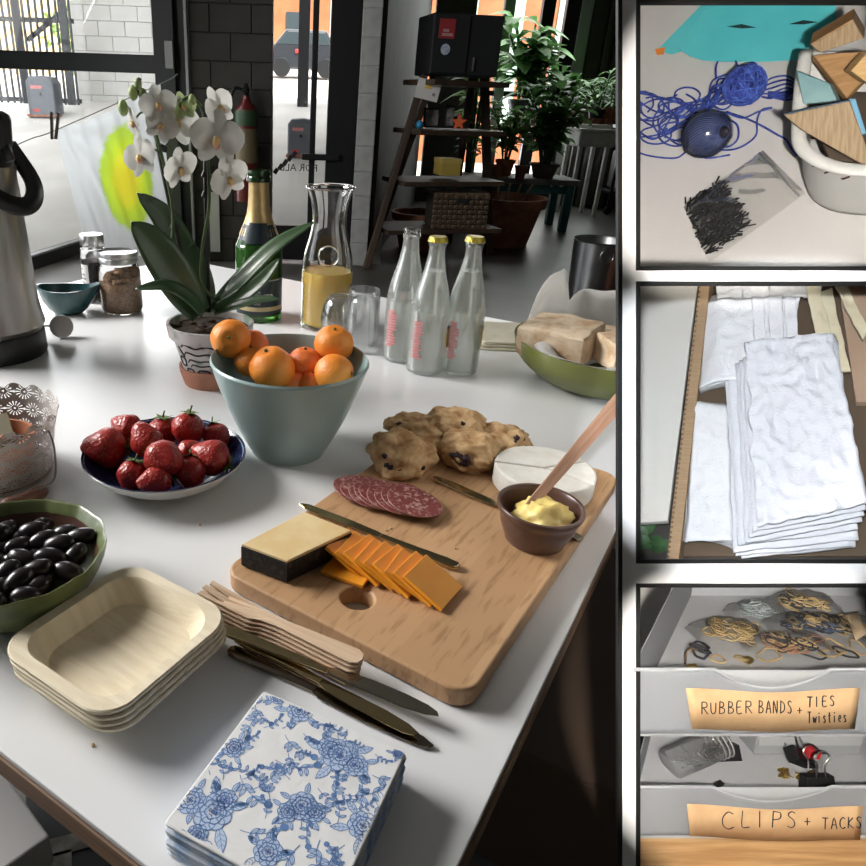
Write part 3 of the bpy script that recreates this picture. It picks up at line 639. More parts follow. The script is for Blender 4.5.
# things beside and under the table
c = at(548, 690, .42)
bxu = thing('storage_box', 'large dark brown storage box with a grey band under the table edge', 'box', (c.x, c.y, 0), (0, 0, YT+.06))
m_brown = pm('dark_card', (.05, .031, .02), (.058, .036, .023), scale=4, rough=.8)
box('carton', .5, .62, .4, m_brown, bxu, (.04, .06, .32), bev=.006); box('grey_band', .505, .03, .14, pm('grey_card', (.07, .068, .068), rough=.8), bxu, (.04, -.25, .2), bev=.004)
for x in (-.18, .26): box('foot', .09, .5, .12, pm('pale_foot', (.2, .19, .18), rough=.8), bxu, (x, .04, .06), bev=.004)
c = at(12, 822, .55)
bxl = thing('white_carton', 'plain white carton beside the plywood table edge', 'box', (c.x-.17, c.y-.02, 0), (0, 0, YT-.18))
box('carton', .32, .3, .55, pm('carton_white', (.5, .49, .48), rough=.8), bxl, (0, 0, .275), bev=.004); box('lid', .325, .305, .05, pm('carton_white', (.5, .49, .48)), bxl, (0, 0, .53), bev=.003)
c = at(40, 852, .3)
mg = thing('magazine', 'dark magazine with pale print lying below the table edge', 'magazine', (c.x+.12, c.y-.02, .3), (0, 0, YT+.9))
box('cover', .26, .34, .012, m_bbox, mg, (0, 0, .006), bev=.002)
for x, y, w_, h_ in ((-.05, .05, .1, .03), (-.08, -.03, .04, .14), (.05, -.02, .1, .1)): box('print', w_, h_, .001, pm('magazine_print', (.25, .24, .2), (.12, .11, .09), scale=30), mg, (x, y, .0128), bev=0)
ms = thing('low_stool', 'low dark stool holding the magazine', 'stool', (c.x+.14, c.y-.04, 0), (0, 0, YT)); box('seat', .32, .32, .04, m_dkw, ms, (0, 0, .278), bev=.006)
for x in (-.13, .13):
    for y in (-.13, .13): box('leg', .04, .04, .26, m_dkw, ms, (x, y, .13), bev=.004)

# ------------------------------------------------------------------ glass materials
m_glass = pm('clear_glass', (1, 1, 1), rough=.0, trans=1, ior=1.45)
m_tum = thin_glass('tumbler_glass', (.97, .98, .98), gloss=.5, rough=.03, haze=.03)
m_green_glass = pm('green_bottle_glass', (.06, .2, .035), rough=.02, trans=.75, ior=1.45)
m_silver = pm('silver_lid', (.6, .6, .6), rough=.3, metal=1)
m_steel = pm('brushed_flask', (.5, .48, .46), (.36, .34, .33), scale=2.5, stretch=(1, 1, .02), rough=.32, metal=1)
m_blk = pm('black_plastic', (.012, .012, .013), rough=.4)

# ---- pump flask
B = at(-2, 352); R_ = mm(B, 46)
fl = thing('pump_flask', 'brushed steel pump flask with black base and black lid', 'flask', B)
zs = up_to(B, 176)
lathe_obj('base', [(0, 0), (R_*1.0, 0), (R_*1.03, .005), (R_*1.02, .042), (R_, .046), (0, .046)], m_blk, fl, 48)
lathe_obj('body', smooth_prof([(0, .046), (R_*.985, .046), (R_*.975, .1), (R_*.93, zs*.75), (R_*.9, zs), (R_*.84, zs+.02), (0, zs+.02)], 3), m_steel, fl, 48)
lathe_obj('collar', [(R_*.86, zs+.0), (R_*.9, zs+.012), (R_*.88, zs+.045), (R_*.6, zs+.09), (0, zs+.1)], m_blk, fl, 40)
hp = prism('pump_head', [(-R_*.7, -.035), (R_*.45, -.035), (R_*.62, -.02), (R_*.62, .02), (R_*.45, .035), (-R_*.7, .035)], zs+.07, zs+.13, m_blk, fl, bev=.01, rot=(0, 0, -.25))
box('spout', .055, .04, .06, m_blk, fl, (R_*.78, -.03, zs+.075), rot=(0, .1, -.25), bev=.012)
tube('spout_tube', [V(R_*.95, -.035, zs+.06), V(R_*1.08, -.04, zs+.03)], .008, m_blk, fl, 10)
hv = spline3([V(-R_*.2, -R_*.9, zs+.06), V(R_*.35, -R_*1.05, zs+.02), V(R_*.95, -R_*.75, zs-.03), V(R_*1.25, -R_*.3, zs-.04), V(R_*1.15, R_*.3, zs-.01), V(R_*.5, R_*.9, zs+.05)], 8)
v_, f_ = ribbon_geo(hv, [.03]*len(hv), V(.5, -.4, .3), 0, nx=2); solidify(mesh_obj('carry_handle', v_, f_, m_blk, fl), .006)

# ---- teal creamer
B = at(69, 313); s = mm(B, 1)
cr_ = thing('creamer', 'dark teal ceramic creamer with a pointed spout', 'jug', B, (0, 0, .12))
def creamer_prof():
    vs, fs = [], []; seg = 48; prof = [(0, .0), (.5, .0), (.72, .18), (.92, .5), (1.0, .86), (1.0, 1.0), (.955, 1.0), (.93, .84), (.84, .5), (.6, .16), (0, .1)]
    R0, H0 = 25.5*s, 27*s
    for i, (r, z) in enumerate(prof):
        for k in range(seg):
            a = 2*PI*k/seg; sp = max(0, math.cos(a))**9*z*z; bk = max(0, math.cos(a-PI))**6*z
            rr = r*(1+.38*sp+.06*bk); zz = z*(1+.14*sp+.06*bk-.06*(math.sin(a)**2)*z); vs.append((rr*R0*math.cos(a), rr*R0*.78*math.sin(a), zz*H0))
    for i in range(len(prof)-1):
        for k in range(seg): k2 = (k+1) % seg; fs.append((i*seg+k, i*seg+k2, (i+1)*seg+k2, (i+1)*seg+k))
    return vs, fs, R0, H0
v_, f_, R0, H0 = creamer_prof(); o = mesh_obj('body', v_, f_, pm('teal_glaze', (.012, .052, .058), (.018, .066, .07), scale=20, rough=.25, coat=.4), cr_); autosmooth(o, 50)
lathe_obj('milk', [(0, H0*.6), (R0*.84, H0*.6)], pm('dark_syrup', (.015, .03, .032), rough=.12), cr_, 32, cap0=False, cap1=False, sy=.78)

# ---- tea strainer
B = at(63, 337); s = mm(B, 1)
ts = thing('tea_strainer', 'round steel tea strainer with a wire handle', 'strainer', B+V(0, 0, .001))
o = lathe_obj('mesh_cup', smooth_prof([(0, -5*s), (7*s, -4*s), (10.5*s, 0), (11*s, 2*s), (9.6*s, 3*s), (0, 3.4*s)], 4), pm('strainer_steel', (.5, .48, .45), rough=.35, metal=1, bump=.6, bscale=900), ts, 36, loc=(0, 0, 10.6*s)); o.rotation_euler = (PI/2-.2, 0, .3)
o = lathe_obj('rim', [(9.7*s, 0), (11.2*s, .2*s), (11.2*s, 3.2*s), (9.7*s, 3.4*s)], m_silver, ts, 36, cap0=False, cap1=False, loc=(0, 0, 10.6*s)); o.rotation_euler = (PI/2-.2, 0, .3)
tube('handle', [V(-10*s, 2*s, 10*s), V(-22*s, 4*s, 9*s), V(-34*s, 8*s, 4*s)], 1.1*s, m_silver, ts, 8)

# ---- tall spice jar with label
B = at(98, 301); s = mm(B, 1); H = up_to(B, 234)
sj = thing('spice_jar', 'tall glass jar of dark seeds with paper label and silver lid', 'jar', B)
lathe_obj('glass', smooth_prof([(0, 0), (11*s, 0), (12.2*s, 2*s), (12.2*s, H*.72), (10*s, H*.8), (9.8*s, H*.86)], 4), m_glass, sj, 36)
lathe_obj('seeds', [(0, 1.5*s), (11.4*s, 1.8*s), (11.4*s, H*.62), (0, H*.66)], pm('dark_seeds', (.03, .026, .026), (.09, .08, .075), scale=300, rough=.7, bump=.8, bscale=400), sj, 32)
lathe_obj('lid', [(0, H*.85), (11*s, H*.85), (11.2*s, H*.86), (11.2*s, H*.985), (10.8*s, H), (0, H)], m_silver, sj, 36)
vs, fs = [], []
for k in range(13):
    a = -PI*.95+k*.1; vs += [(12.4*s*math.cos(a), 12.4*s*math.sin(a), H*.16), (12.4*s*math.cos(a), 12.4*s*math.sin(a), H*.58)]
    if k: fs.append((2*k-2, 2*k, 2*k+1, 2*k-1))
lb = mesh_obj('paper_label', vs, fs, pm('label_paper', (.6, .59, .58), rough=.8), sj)
for zz, w0, w1 in ((.5, .0, .5), (.42, .1, .7), (.36, .1, .8), (.3, .1, .6), (.24, .15, .7)):
    vs = []; fs = []
    for k in range(6):
        a = -PI*.93+(w0+(w1-w0)*k/5)*1.1; vs += [(12.5*s*math.cos(a), 12.5*s*math.sin(a), H*zz), (12.5*s*math.cos(a), 12.5*s*math.sin(a), H*(zz+.025))]
        if k: fs.append((2*k-2, 2*k, 2*k+1, 2*k-1))
    mesh_obj('print_line', vs, fs, pm('label_ink', (.2, .2, .2)), lb)

# ---- mason jar of brown sugar
B = at(123, 311); s = mm(B, 1); H = up_to(B, 250)
mj = thing('mason_jar', 'glass mason jar of lumpy brown sugar with silver screw lid', 'jar', B)
lathe_obj('glass', smooth_prof([(0, 0), (16*s, 0), (19*s, 3*s), (20*s, 8*s), (20*s, H*.62), (18.4*s, H*.75), (17*s, H*.8), (17*s, H*.88)], 4), m_glass, mj, 40)
lathe_obj('lid', [(0, H*.97), (16*s, H*.965), (18*s, H*.985), (18.4*s, H*.96), (18.4*s, H*.91), (17.8*s, H*.9), (18.4*s, H*.88), (18.4*s, H*.82), (17.4*s, H*.81)], m_silver, mj, 44, cap0=False, cap1=False)
sg = lathe_obj('sugar', smooth_prof([(0, 2*s), (15*s, 2.5*s), (18.4*s, 6*s), (18.2*s, H*.42), (12*s, H*.5), (0, H*.52)], 3), pm('brown_sugar', (.25, .15, .085), (.36, .23, .14), scale=160, rough=.9, bump=.8, bscale=500), mj, 30)
random.seed(5)
for k in range(14):
    a = random.uniform(0, 2*PI); r = random.uniform(2, 11)*s; blob('sugar_lump', random.uniform(3.5, 6)*s, pm('brown_sugar', (0, 0, 0)), sg, (r*math.cos(a), r*math.sin(a), H*.5+random.uniform(-2, 5)*s), amp=.35, freq=2.5, sub=2, seed=k)

# ---- painted pot with white orchid
B = at(212, 381); s = mm(B, 1)
oc = thing('potted_orchid', 'white flowering orchid in a hand painted clay pot', 'plant', B)
Hs = up_to(B, 368); Hp = up_to(B, 322)
m_cl = pm('saucer_clay', (.36, .15, .095), (.42, .19, .125), scale=14, rough=.75)
lathe_obj('saucer', [(0, 0), (27*s, 0), (31*s, Hs*.9), (31.5*s, Hs*1.35), (29.5*s, Hs*1.35), (27*s, Hs*.4), (0, Hs*.4)], m_cl, oc, 44)
def pot_mat():
    m = bpy.data.materials.new('painted_pot'); m.use_nodes = True; N = m.node_tree.nodes; L = m.node_tree.links; b = N['Principled BSDF']; b.inputs['Roughness'].default_value = .6
    tc = N.new('ShaderNodeTexCoord'); nz = N.new('ShaderNodeTexNoise'); nz.inputs['Scale'].default_value = 22; nz.inputs['Detail'].default_value = 2; L.new(tc.outputs['Object'], nz.inputs[0])
    r = N.new('ShaderNodeValToRGB'); e = r.color_ramp.elements; e[0].position = .36; e[0].color = (.2, .28, .2, 1); e[1].position = .45; e[1].color = (.52, .47, .47, 1)
    x = e.new(.6); x.color = (.5, .45, .45, 1); x = e.new(.66); x.color = (.3, .17, .13, 1)
    L.new(nz.outputs['Fac'], r.inputs[0]); L.new(r.outputs[0], b.inputs['Base Color']); return m
m_pot = pot_mat()
def potr(z): return (26+14*(z-Hs)/(Hp-Hs))*s
po = lathe_obj('pot', [(0, Hs*.5), (25*s, Hs*.5), (potr(Hs+.72*(Hp-Hs)), Hs+.72*(Hp-Hs)), (40*s, Hs+.74*(Hp-Hs)), (42*s, Hp), (39*s, Hp), (36*s, Hp*.8), (0, Hp*.8)], m_pot, oc, 48)
lathe_obj('bark_mix', [(0, Hp*.93), (20*s, Hp*.94), (38*s, Hp*.9)], m_soil, oc, 30, cap0=False, cap1=False)
random.seed(9)
for k in range(16):
    a = random.uniform(0, 2*PI); r = random.uniform(8, 34)*s; blob('bark_chip', random.uniform(3, 6)*s, pm('bark_chip', (.045, .03, .02), (.09, .06, .04), scale=60, rough=.9), oc, (r*math.cos(a), r*math.sin(a), Hp*.95), scale=(1.4, .8, .6), amp=.3, sub=1, seed=k)
m_ink = pm('dark_paint', (.02, .014, .014), rough=.6)
def on_pot(a, z, off=.4): r = (potr(z) if z < Hs+.73*(Hp-Hs) else 42*s)+off*s; return V(r*math.sin(a), -r*math.cos(a), z)
def potline(pts, closed=False, r=.9): tube('painted_line', [on_pot(a, Hs+(Hp-Hs)*z) for a, z in pts], r*s, m_ink, po, 5, closed=closed).location = (0, 0, 0)
for z0, a0, a1, am in ((.68, -.75, .5, .03), (.52, -.7, .5, .02), (.37, -.6, .4, .012), (.26, -.55, .45, .012)):
    potline([(a0+(a1-a0)*k/14, z0+am*math.sin(k*.9)+(-.05 if k == 0 else 0)) for k in range(15)])
for ca, cz, ra, rz_ in ((-.85, .3, .13, .1), (-.62, .1, .14, .06), (-.1, .08, .2, .08)):
    potline([(ca+ra*math.copysign(abs(math.cos(t))**.6, math.cos(t)), cz+rz_*math.copysign(abs(math.sin(t))**.6, math.sin(t))) for t in [2*PI*k/16 for k in range(16)]], True, 1.1)
potline([(-1.1+k*.16, .0+.01*math.sin(k)) for k in range(14)]); potline([(-.9+k*.04, .62-.04*k) for k in range(6)])
OY = B.y
def op(u, v, dy=0): return on_y(u, v, OY+dy)-B
m_ol = pm('orchid_leaf', (.045, .09, .04), (.065, .12, .055), scale=6, rough=.35, spec=.5, coat=.2)
def oleaf(pts, wmax, up, cup=.1, tip=.0):
    pa = spline3([op(*p) for p in pts], 6); n = len(pa)
    ws = [wmax*s*max(.02, (math.sin(PI*min(1, (i/(n-1))*.86+.14)))**.62) for i in range(n)]
    v_, f_ = ribbon_geo(pa, ws, up, cup, nx=6); o = mesh_obj('leaf', v_, f_, m_ol, oc); solidify(o, .0016); return o
oleaf([(207, 312, .0), (190, 270, .03), (166, 222, .04), (137, 193, .02)], 30, V(.5, -1, .4))
oleaf([(200, 314, -.02), (180, 285, -.03), (154, 246, -.04), (131, 222, -.05)], 36, V(.35, -1, .5))
oleaf([(208, 308, .02), (196, 270, .03), (180, 232, .05)], 26, V(.4, -1, .3))
oleaf([(203, 314, -.03), (188, 297, -.05), (165, 286, -.07), (135, 289, -.09)], 15, V(.0, -.75, 1))
oleaf([(212, 308, -.0), (236, 285, -.01), (275, 247, .0), (314, 222, .02)], 21, V(-.5, -.7, .9))
oleaf([(214, 311, -.02), (240, 297, -.03), (262, 280, -.03), (280, 258, -.02)], 17, V(-.5, -.8, .5))
oleaf([(216, 313, -.03), (236, 306, -.05), (258, 300, -.06), (280, 299, -.07)], 11, V(0, -.6, 1))
m_stk = pm('stake_black', (.012, .012, .012), rough=.5); m_stem = pm('orchid_stem', (.06, .1, .035), rough=.5)
tube('stake', [op(197, 312), op(172, 215), op(149, 107)], 2.0*s, m_stk, oc, 8); tube('stake', [op(209, 312), op(206, 200), op(204.5, 106)], 2.0*s, m_stk, oc, 8)
st1 = spline3([op(201, 312), op(180, 292, -.01), (op(171, 268, -.01)), op(173, 215, -.01), op(165, 170, -.01), op(152, 120), op(143, 100, -.01), op(136, 88, -.02), op(140, 78, -.02)], 6)
st2 = spline3([op(222, 306), op(203, 285, -.01), op(202, 250, -.01), op(209, 205, -.01), op(207, 150, -.01), op(203, 112), op(192, 98, -.01), op(183, 100, -.02)], 6)
tube('flower_stem', st1, 1.5*s, m_stem, oc, 8); tube('flower_stem', st2, 1.5*s, m_stem, oc, 8)
for u, v in ((163, 148), (206, 175), (174, 227), (206, 195)): box('clip', 7*s, 5*s, 5*s, m_stk, oc, op(u, v), rot=(.2, .4, .3), bev=.001)
m_pet = pm('orchid_petal', (.66, .65, .61), (.58, .58, .54), scale=20, rough=.6, transl=.35); m_lip = pm('orchid_lip', (.75, .55, .2), (.6, .3, .25), scale=60, rough=.5)
m_bud = pm('orchid_bud', (.5, .58, .3), (.4, .5, .24), scale=40, rough=.5, transl=.3)
def petal(root, ang, length, width, tilt, mat, name='petal'):
    pts = [V(0, 0, 0), V(math.cos(ang), math.sin(ang), tilt*.6)*length*.35, V(math.cos(ang), math.sin(ang), tilt)*length*.72, V(math.cos(ang), math.sin(ang), tilt*.6)*length]
    pa = spline3(pts, 4); n = len(pa); ws = [width*max(.03, math.sin(PI*(.07+.88*(i/(n-1))**.85)))**.75 for i in range(n)]
    v_, f_ = ribbon_geo(pa, ws, V(0, 0, 1), -.08, nx=4); return mesh_obj(name, v_, f_, mat, root)
def flower(u, v, r, yaw, pitch, spin, dy=-.02, mat=m_pet):
    c = op(u, v, dy); R = r*s*.92
    f = bpy.data.objects.new('flower', None); COL.objects.link(f); f.parent = oc; f.empty_display_size = .01
    look = V(math.sin(yaw)*math.cos(pitch), -math.cos(yaw)*math.cos(pitch), math.sin(pitch)); x = V(0, 0, 1).cross(look).normalized(); y = look.cross(x)
    f.matrix_local = frame_mat(c, x, y, look) @ Matrix.Rotation(spin, 4, 'Z')
    for a in (.12, PI-.12): petal(f, a, R, R*1.15, .12, mat)
    for a in (PI/2, PI+.95, -.95): petal(f, a, R*.98, R*.66, -.05, mat, 'sepal')
    o = blob('lip', R*.15, m_lip, f, (0, -R*.14, R*.1), scale=(1, 1.5, .9), amp=.25, sub=2, seed=u); return f
FL = [(140, 156, 20, -.5, .1, .3), (133, 122, 15, -1.0, -.2, .5), (158, 104, 17, .2, .2, .2), (177, 121, 22, .5, .1, -.2), (180, 168, 20, .9, -.25, .25), (217, 138, 25, .1, .05, -.1), (219, 107, 19, .9, .2, .5), (229, 178, 21, .7, -.2, .45), (162, 125, 16, .2, .2, -.5)]
for i, (u, v, r, yw, pt_, sp) in enumerate(FL):
    flower(u, v, r, yw, pt_, sp, -.015-.008*(i % 3))
    q = min((p for p in st1+st2), key=lambda p: (p-op(u, v, -.015)).length); tube('flower_stalk', spline3([q, (q+op(u, v, -.005))/2+V(0, 0, .008), op(u, v, -.008)], 4), 1*s, m_stem, oc, 6)
flower(183, 106, 13, .4, .3, .2, -.01, m_bud)
for u, v, r in ((123, 108, 5.5), (133, 93, 5), (138, 84, 4), (143, 95, 4.5), (192, 100, 4)): blob('bud', r*s, m_bud, oc, op(u, v, -.02), scale=(.8, .8, 1.2), amp=.05, sub=2)

# ---- champagne bottle
B = at(259, 317); s = mm(B, 1); H = up_to(B, 170)
cb = thing('wine_bottle', 'green sparkling wine bottle with gold foil neck and dark label', 'bottle', B)
Rb = 22.5*s
prof = smooth_prof([(Rb*.9, 0), (Rb, .006), (Rb, H*.46), (Rb*.93, H*.53), (Rb*.72, H*.62), (Rb*.5, H*.72), (Rb*.42, H*.82), (Rb*.4, H*.93)], 5)
lathe_obj('glass', [(0, .004)]+prof+[(Rb*.3, H*.93), (Rb*.3, H*.83)], m_green_glass, cb, 44, cap1=False)
lathe_obj('wine', [(0, .01), (Rb*.9, .012), (Rb*.92, H*.45), (Rb*.6, H*.62), (0, H*.63)], pm('dark_wine', (.02, .05, .012), rough=.1), cb, 30)
def rad_at(z):
    for (r0, z0), (r1, z1) in zip(prof, prof[1:]):
        if z0 <= z <= z1: return r0+(r1-r0)*(z-z0)/max(1e-9, z1-z0)
    return prof[-1][0]
m_gold = pm('gold_foil', (.5, .36, .17), (.42, .29, .12), scale=40, rough=.38, metal=.6)
zz = [H*(.64+.3*k/14) for k in range(15)]
lathe_obj('foil', [(rad_at(z)+.0008, z) for z in zz], m_gold, cb, 40, cap0=False, cap1=False)
lathe_obj('mouth', [(Rb*.42, H*.925), (Rb*.5, H*.93), (Rb*.5, H*.955), (Rb*.46, H*.965), (Rb*.48, H*.985), (Rb*.46, H), (Rb*.3, H), (Rb*.3, H*.93)], pm('dark_green_glass', (.012, .03, .01), rough=.05), cb, 32, cap1=False)
def patch(name, R, a0, a1, z0, z1, mat, parent, n=16, conic=None, nz=6):
    vs, fs = [], []
    for j in range(nz+1):
        z = z0+(z1-z0)*j/nz; r = (conic(z)+.0014 if conic else R)
        for k in range(n+1):
            a = a0+(a1-a0)*k/n; vs.append((r*math.sin(a), -r*math.cos(a), z))
    for j in range(nz):
        for k in range(n): q = j*(n+1)+k; fs.append((q, q+1, q+n+2, q+n+1))
    return mesh_obj(name, vs, fs, mat, parent)
m_lbl = pm('navy_label', (.012, .022, .03), rough=.4)
ck = patch('neck_label', 0, -1.15, 1.15, H*.56, H*.66, m_lbl, cb, conic=rad_at); patch('neck_band', 0, -PI, PI, H*.585, H*.635, m_gold, cb, 32, conic=rad_at)
patch('neck_crest', 0, -.6, .6, H*.545, H*.675, m_lbl, cb, conic=lambda z: rad_at(z)+.001)
lab = patch('label', Rb+.0006, -1.5, 1.5, H*.06, H*.31, m_lbl, cb, 24)
m_lt = pm('label_silver', (.42, .44, .42), rough=.4)
patch('label_stripe', Rb+.0012, -1.3, 1.3, H*.085, H*.115, pm('label_gold', (.45, .36, .19), rough=.4), lab, 20); patch('label_edge', Rb+.0012, -1.4, 1.4, H*.297, H*.302, m_lt, lab, 20)
tx = text_obj('lettering', 'KRAEMER', .0175, m_lt, lab, bold=.0003); wrap_cyl(tx.data, Rb+.0012, H*.185)
tx = text_obj('lettering', 'Brut', .008, m_lt, lab); wrap_cyl(tx.data, Rb+.0012, H*.14)
em = patch('crest', Rb+.0012, -.14, .14, H*.215, H*.228, m_lt, lab, 6)

# ---- juice carafe
B = at(325, 325); s = mm(B, 1); H = up_to(B, 187)
ca = thing('juice_carafe', 'open glass carafe half full of orange juice', 'carafe', B)
zj = up_to(B, 270)
outer = smooth_prof([(0, 0), (22*s, 0), (24.5*s, 3*s), (24.5*s, zj*.9), (23*s, H*.53), (18.5*s, H*.66), (16*s, H*.78), (17.5*s, H*.89), (21.5*s, H*.985), (22.5*s, H)], 5)
inner = [(max(0, r-1.6*s), z+(1.8*s if z < 4*s else 0)) for r, z in reversed(outer)]
lathe_obj('glass', outer+[(21.5*s, H+1*s)]+inner, m_glass, ca, 48, cap0=False, cap1=False)
lathe_obj('juice', [(0, 2.2*s), (20*s, 2.4*s), (23.0*s, 5*s), (23.0*s, zj*.97), (22.9*s, zj), (0, zj)], pm('orange_juice', (1.0, .68, .17), rough=.3, sss=.3), ca, 48)
tube('lip_ring', [V(22*s*math.cos(k*PI/16), 22*s*math.sin(k*PI/16), H) for k in range(32)], 1.4*s, m_glass, ca, 8, closed=True)
ez = up_to(B, 252)
embl = tube('emblem', [V(9*s*math.cos(k*PI/10), -20.4*s-1.5*s*math.cos(k*PI/10)**2*-1, ez+9*s*math.sin(k*PI/10)) for k in range(20)], .9*s, m_glass, ca, 6, closed=True)
o = text_obj('emblem_lettering', '1.0', 10*s, m_glass, ca, Matrix.Translation((0, -20.8*s, ez)) @ Matrix.Rotation(PI/2-.15, 4, 'X'), ext=.0006)

# ---- two upturned glasses
B = at(338, 337); s = mm(B, 1); H = up_to(B, 296)
g1 = thing('drinking_glass', 'rounded stemless drinking glass standing upside down', 'glass', B)
outer = smooth_prof([(15*s, 0), (17.5*s, H*.3), (18*s, H*.5), (15.5*s, H*.8), (11*s, H*.97), (0, H)], 5); inner = [(max(0, r-1*s), z-(1.5*s if z > H*.5 else 0)) for r, z in reversed(outer)]
lathe_obj('glass', outer+inner[:-1]+[(14.2*s, 0)], m_tum, g1, 40, cap0=False, cap1=False)
lathe_obj('base_ring', [(11*s, H*.955), (11*s, H*1.0), (8*s, H*.99)], m_glass, g1, 32, cap0=False, cap1=False)
B = at(361, 349); s = mm(B, 1); H = up_to(B, 289)
g2 = thing('drinking_glass', 'straight tall tumbler with thick base standing upside down', 'glass', B)
lathe_obj('glass', [(16*s, 0), (16.2*s, H*.5), (15.2*s, H*.95), (14.4*s, H), (10*s, H*1.005), (0, H*.995), (0, H*.84), (11*s, H*.86), (14*s, H*.8), (15*s, H*.5), (14.8*s, 0)], m_tum, g2, 40, cap0=False, cap1=False)

# ---- three soda bottles
m_water = thin_glass('backlight_haze_water', (.95, .97, .96), gloss=.1, rough=.1, haze=.3, hazecol=(.97, .97, .95))  # white haze mixed into the water imitates light from behind
m_backlit_glass = thin_glass('backlight_haze_glass', (.96, .975, .965), gloss=.35, rough=.06, haze=.1, hazecol=(.97, .97, .95))  # paler haze in the bottle wall, again standing in for backlight
m_lred = pm('red_print', (.7, .24, .25), rough=.5); m_lyel = pm('yellow_label', (.7, .42, .03), rough=.5); m_capg = pm('gold_cap', (.34, .28, .04), rough=.35, metal=.6)
def soda(u, v, vtop, cap, label, fill, rz):
    B = at(u, v); s = mm(B, 1); H = up_to(B, vtop)
    t = thing('soda_bottle', label, 'bottle', B, (0, 0, rz), 'clear soda bottles')
    pr = smooth_prof([(15*s, 0), (18*s, 2*s), (18.6*s, H*.1), (18.6*s, H*.43), (18*s, H*.5), (15.5*s, H*.61), (10.5*s, H*.75), (7.8*s, H*.86), (7.2*s, H*.95)], 5)
    inn = [(max(0, r-1.4*s), z+(2.5*s if z < 3*s else 0)) for r, z in reversed(pr)]
    lathe_obj('glass', [(0, 1.5*s)]+pr+inn+[(0, 4.2*s)], m_backlit_glass, t, 40, cap0=False, cap1=False)
    zf = H*fill
    wp = [(max(0, r-1.6*s), z) for r, z in pr if 4*s < z < zf]; lathe_obj('soda_water', [(0, 4.6*s)]+wp+[(wp[-1][0], zf), (0, zf)], m_water, t, 36)
    lathe_obj('mouth', [(7.4*s, H*.93), (8.4*s, H*.935), (8.4*s, H*.955), (7.6*s, H*.96), (8*s, H*.985), (7.4*s, H*.995), (5.6*s, H*.995), (5.6*s, H*.93)], m_glass, t, 32, cap0=False, cap1=False)
    if cap: lathe_obj('cap', [(0, H*1.0), (7.4*s, H*.998), (8.4*s, H*.988), (9.3*s, H*.962), (9.0*s, H*.96)], m_capg, t, 21*2, cap0=False, cap1=False, wob=lambda i, a: (.03*math.cos(a*21) if i >= 2 else 0))
    R = 18.9*s
    tp = bpy.data.objects.new('printed_label', None); COL.objects.link(tp); tp.parent = t
    random.seed(u)
    for k in range(13):
        z = H*(.13+.022*k); a0 = -.95; w = random.choice([.38, .46, .52, .55]); patch('print_line', R, a0, a0+w, z, z+H*.013, m_lred, tp, 5, nz=1)
    for k in range(3): patch('print_line', R, -1.02+k*.2, -1.0+k*.2, H*.13, H*.415, m_lred, tp, 2, nz=2)
    patch('yellow_patch', R, 1.05, 2.6, H*.2, H*.36, m_lyel, t, 12); patch('patch_edge', R*1.002, 1.05, 1.35, H*.345, H*.37, m_blk, t, 4, nz=1)
    return t
soda(400.5, 358, 228, False, 'open clear soda bottle with red print and no cap', .5, -.1)
soda(424, 370, 236, True, 'capped soda bottle with red print standing between two other bottles', .76, .0)
soda(458, 370.5, 236, True, 'capped soda bottle with red print beside the folded cream cloth', .76, .0)

# ---- folded cream cloth
a, b, c_, d = at(479, 357), at(527, 361), at(520, 324), at(484, 322)
cl = thing('folded_cloth', 'folded cream cloth napkin lying behind the soda bottles', 'cloth', (a+b+c_+d)/4, (0, 0, -.05))
random.seed(3)
for k in range(3):
    o = prism('fold', rrect(.125-.004*k, .16-.006*k, .008), .006*k, .006*k+.0058, pm('cream_cloth', (.66, .62, .5), (.6, .56, .44), scale=30, rough=.9, bump=.4, bscale=300), cl, bev=.0024); o.rotation_euler = (0, 0, .03*(k-1))
# ================================================================== food and tableware
# ---- green bread bowl with parchment and bread
h_ = .072; P = at(607, 343, TZ+h_); R_ = mm(P, 90); B = V(P.x, P.y, TZ)
gb = thing('bread_bowl', 'large olive green ceramic bowl holding bread and parchment', 'bowl', B)
m_gg = pm('olive_glaze', (.125, .14, .026), (.16, .175, .04), scale=12, rough=.35, coat=.25)
lathe_obj('bowl', smooth_prof([(0, 0), (R_*.52, 0), (R_*.72, h_*.14), (R_*.93, h_*.55), (R_, h_), (R_*.975, h_*1.02), (R_*.94, h_*.95), (R_*.87, h_*.55), (R_*.66, h_*.22), (0, h_*.14)], 4), m_gg, gb, 64, wob=lambda i, a: .008*math.sin(3*a+1))
lathe_obj('worn_rim', [(R_*.998, h_*.985), (R_*.992, h_*1.018), (R_*.972, h_*1.03), (R_*.955, h_*1.0)], pm('worn_rim', (.3, .29, .2), (.13, .14, .05), scale=40, rough=.6), gb, 64, cap0=False, cap1=False, wob=lambda i, a: .008*math.sin(3*a+1))
def peaks(a):
    v = 0
    for a0, w, hh in ((2.15, .38, .105), (1.35, .5, .062), (.6, .45, .085), (3.25, .35, .025), (-.6, .5, .02), (-1.5, .3, .004)):
        d = (a-a0+PI) % (2*PI)-PI; v = max(v, hh*math.exp(-(d/w)**4))
    return v
vs, fs = [], []; na, nr = 96, 9
for i in range(nr+1):
    t = i/nr
    for k in range(na):
        a = 2*PI*k/na; rr = R_*(.25+.68*min(1, t*1.6)); z = h_*(.2+.75*min(1, t*1.6)**2)
        if t > .62: q = (t-.62)/.38; z += peaks(a)*q; rr += .012*q*math.sin(5*a)-.01*q
        n_ = noise.noise(V(math.cos(a)*3, math.sin(a)*3, t*3))*.012; vs.append(((rr+n_)*math.cos(a), (rr+n_)*math.sin(a), z+n_*.6))
for i in range(nr):
    for k in range(na): k2 = (k+1) % na; fs.append((i*na+k, i*na+k2, (i+1)*na+k2, (i+1)*na+k))
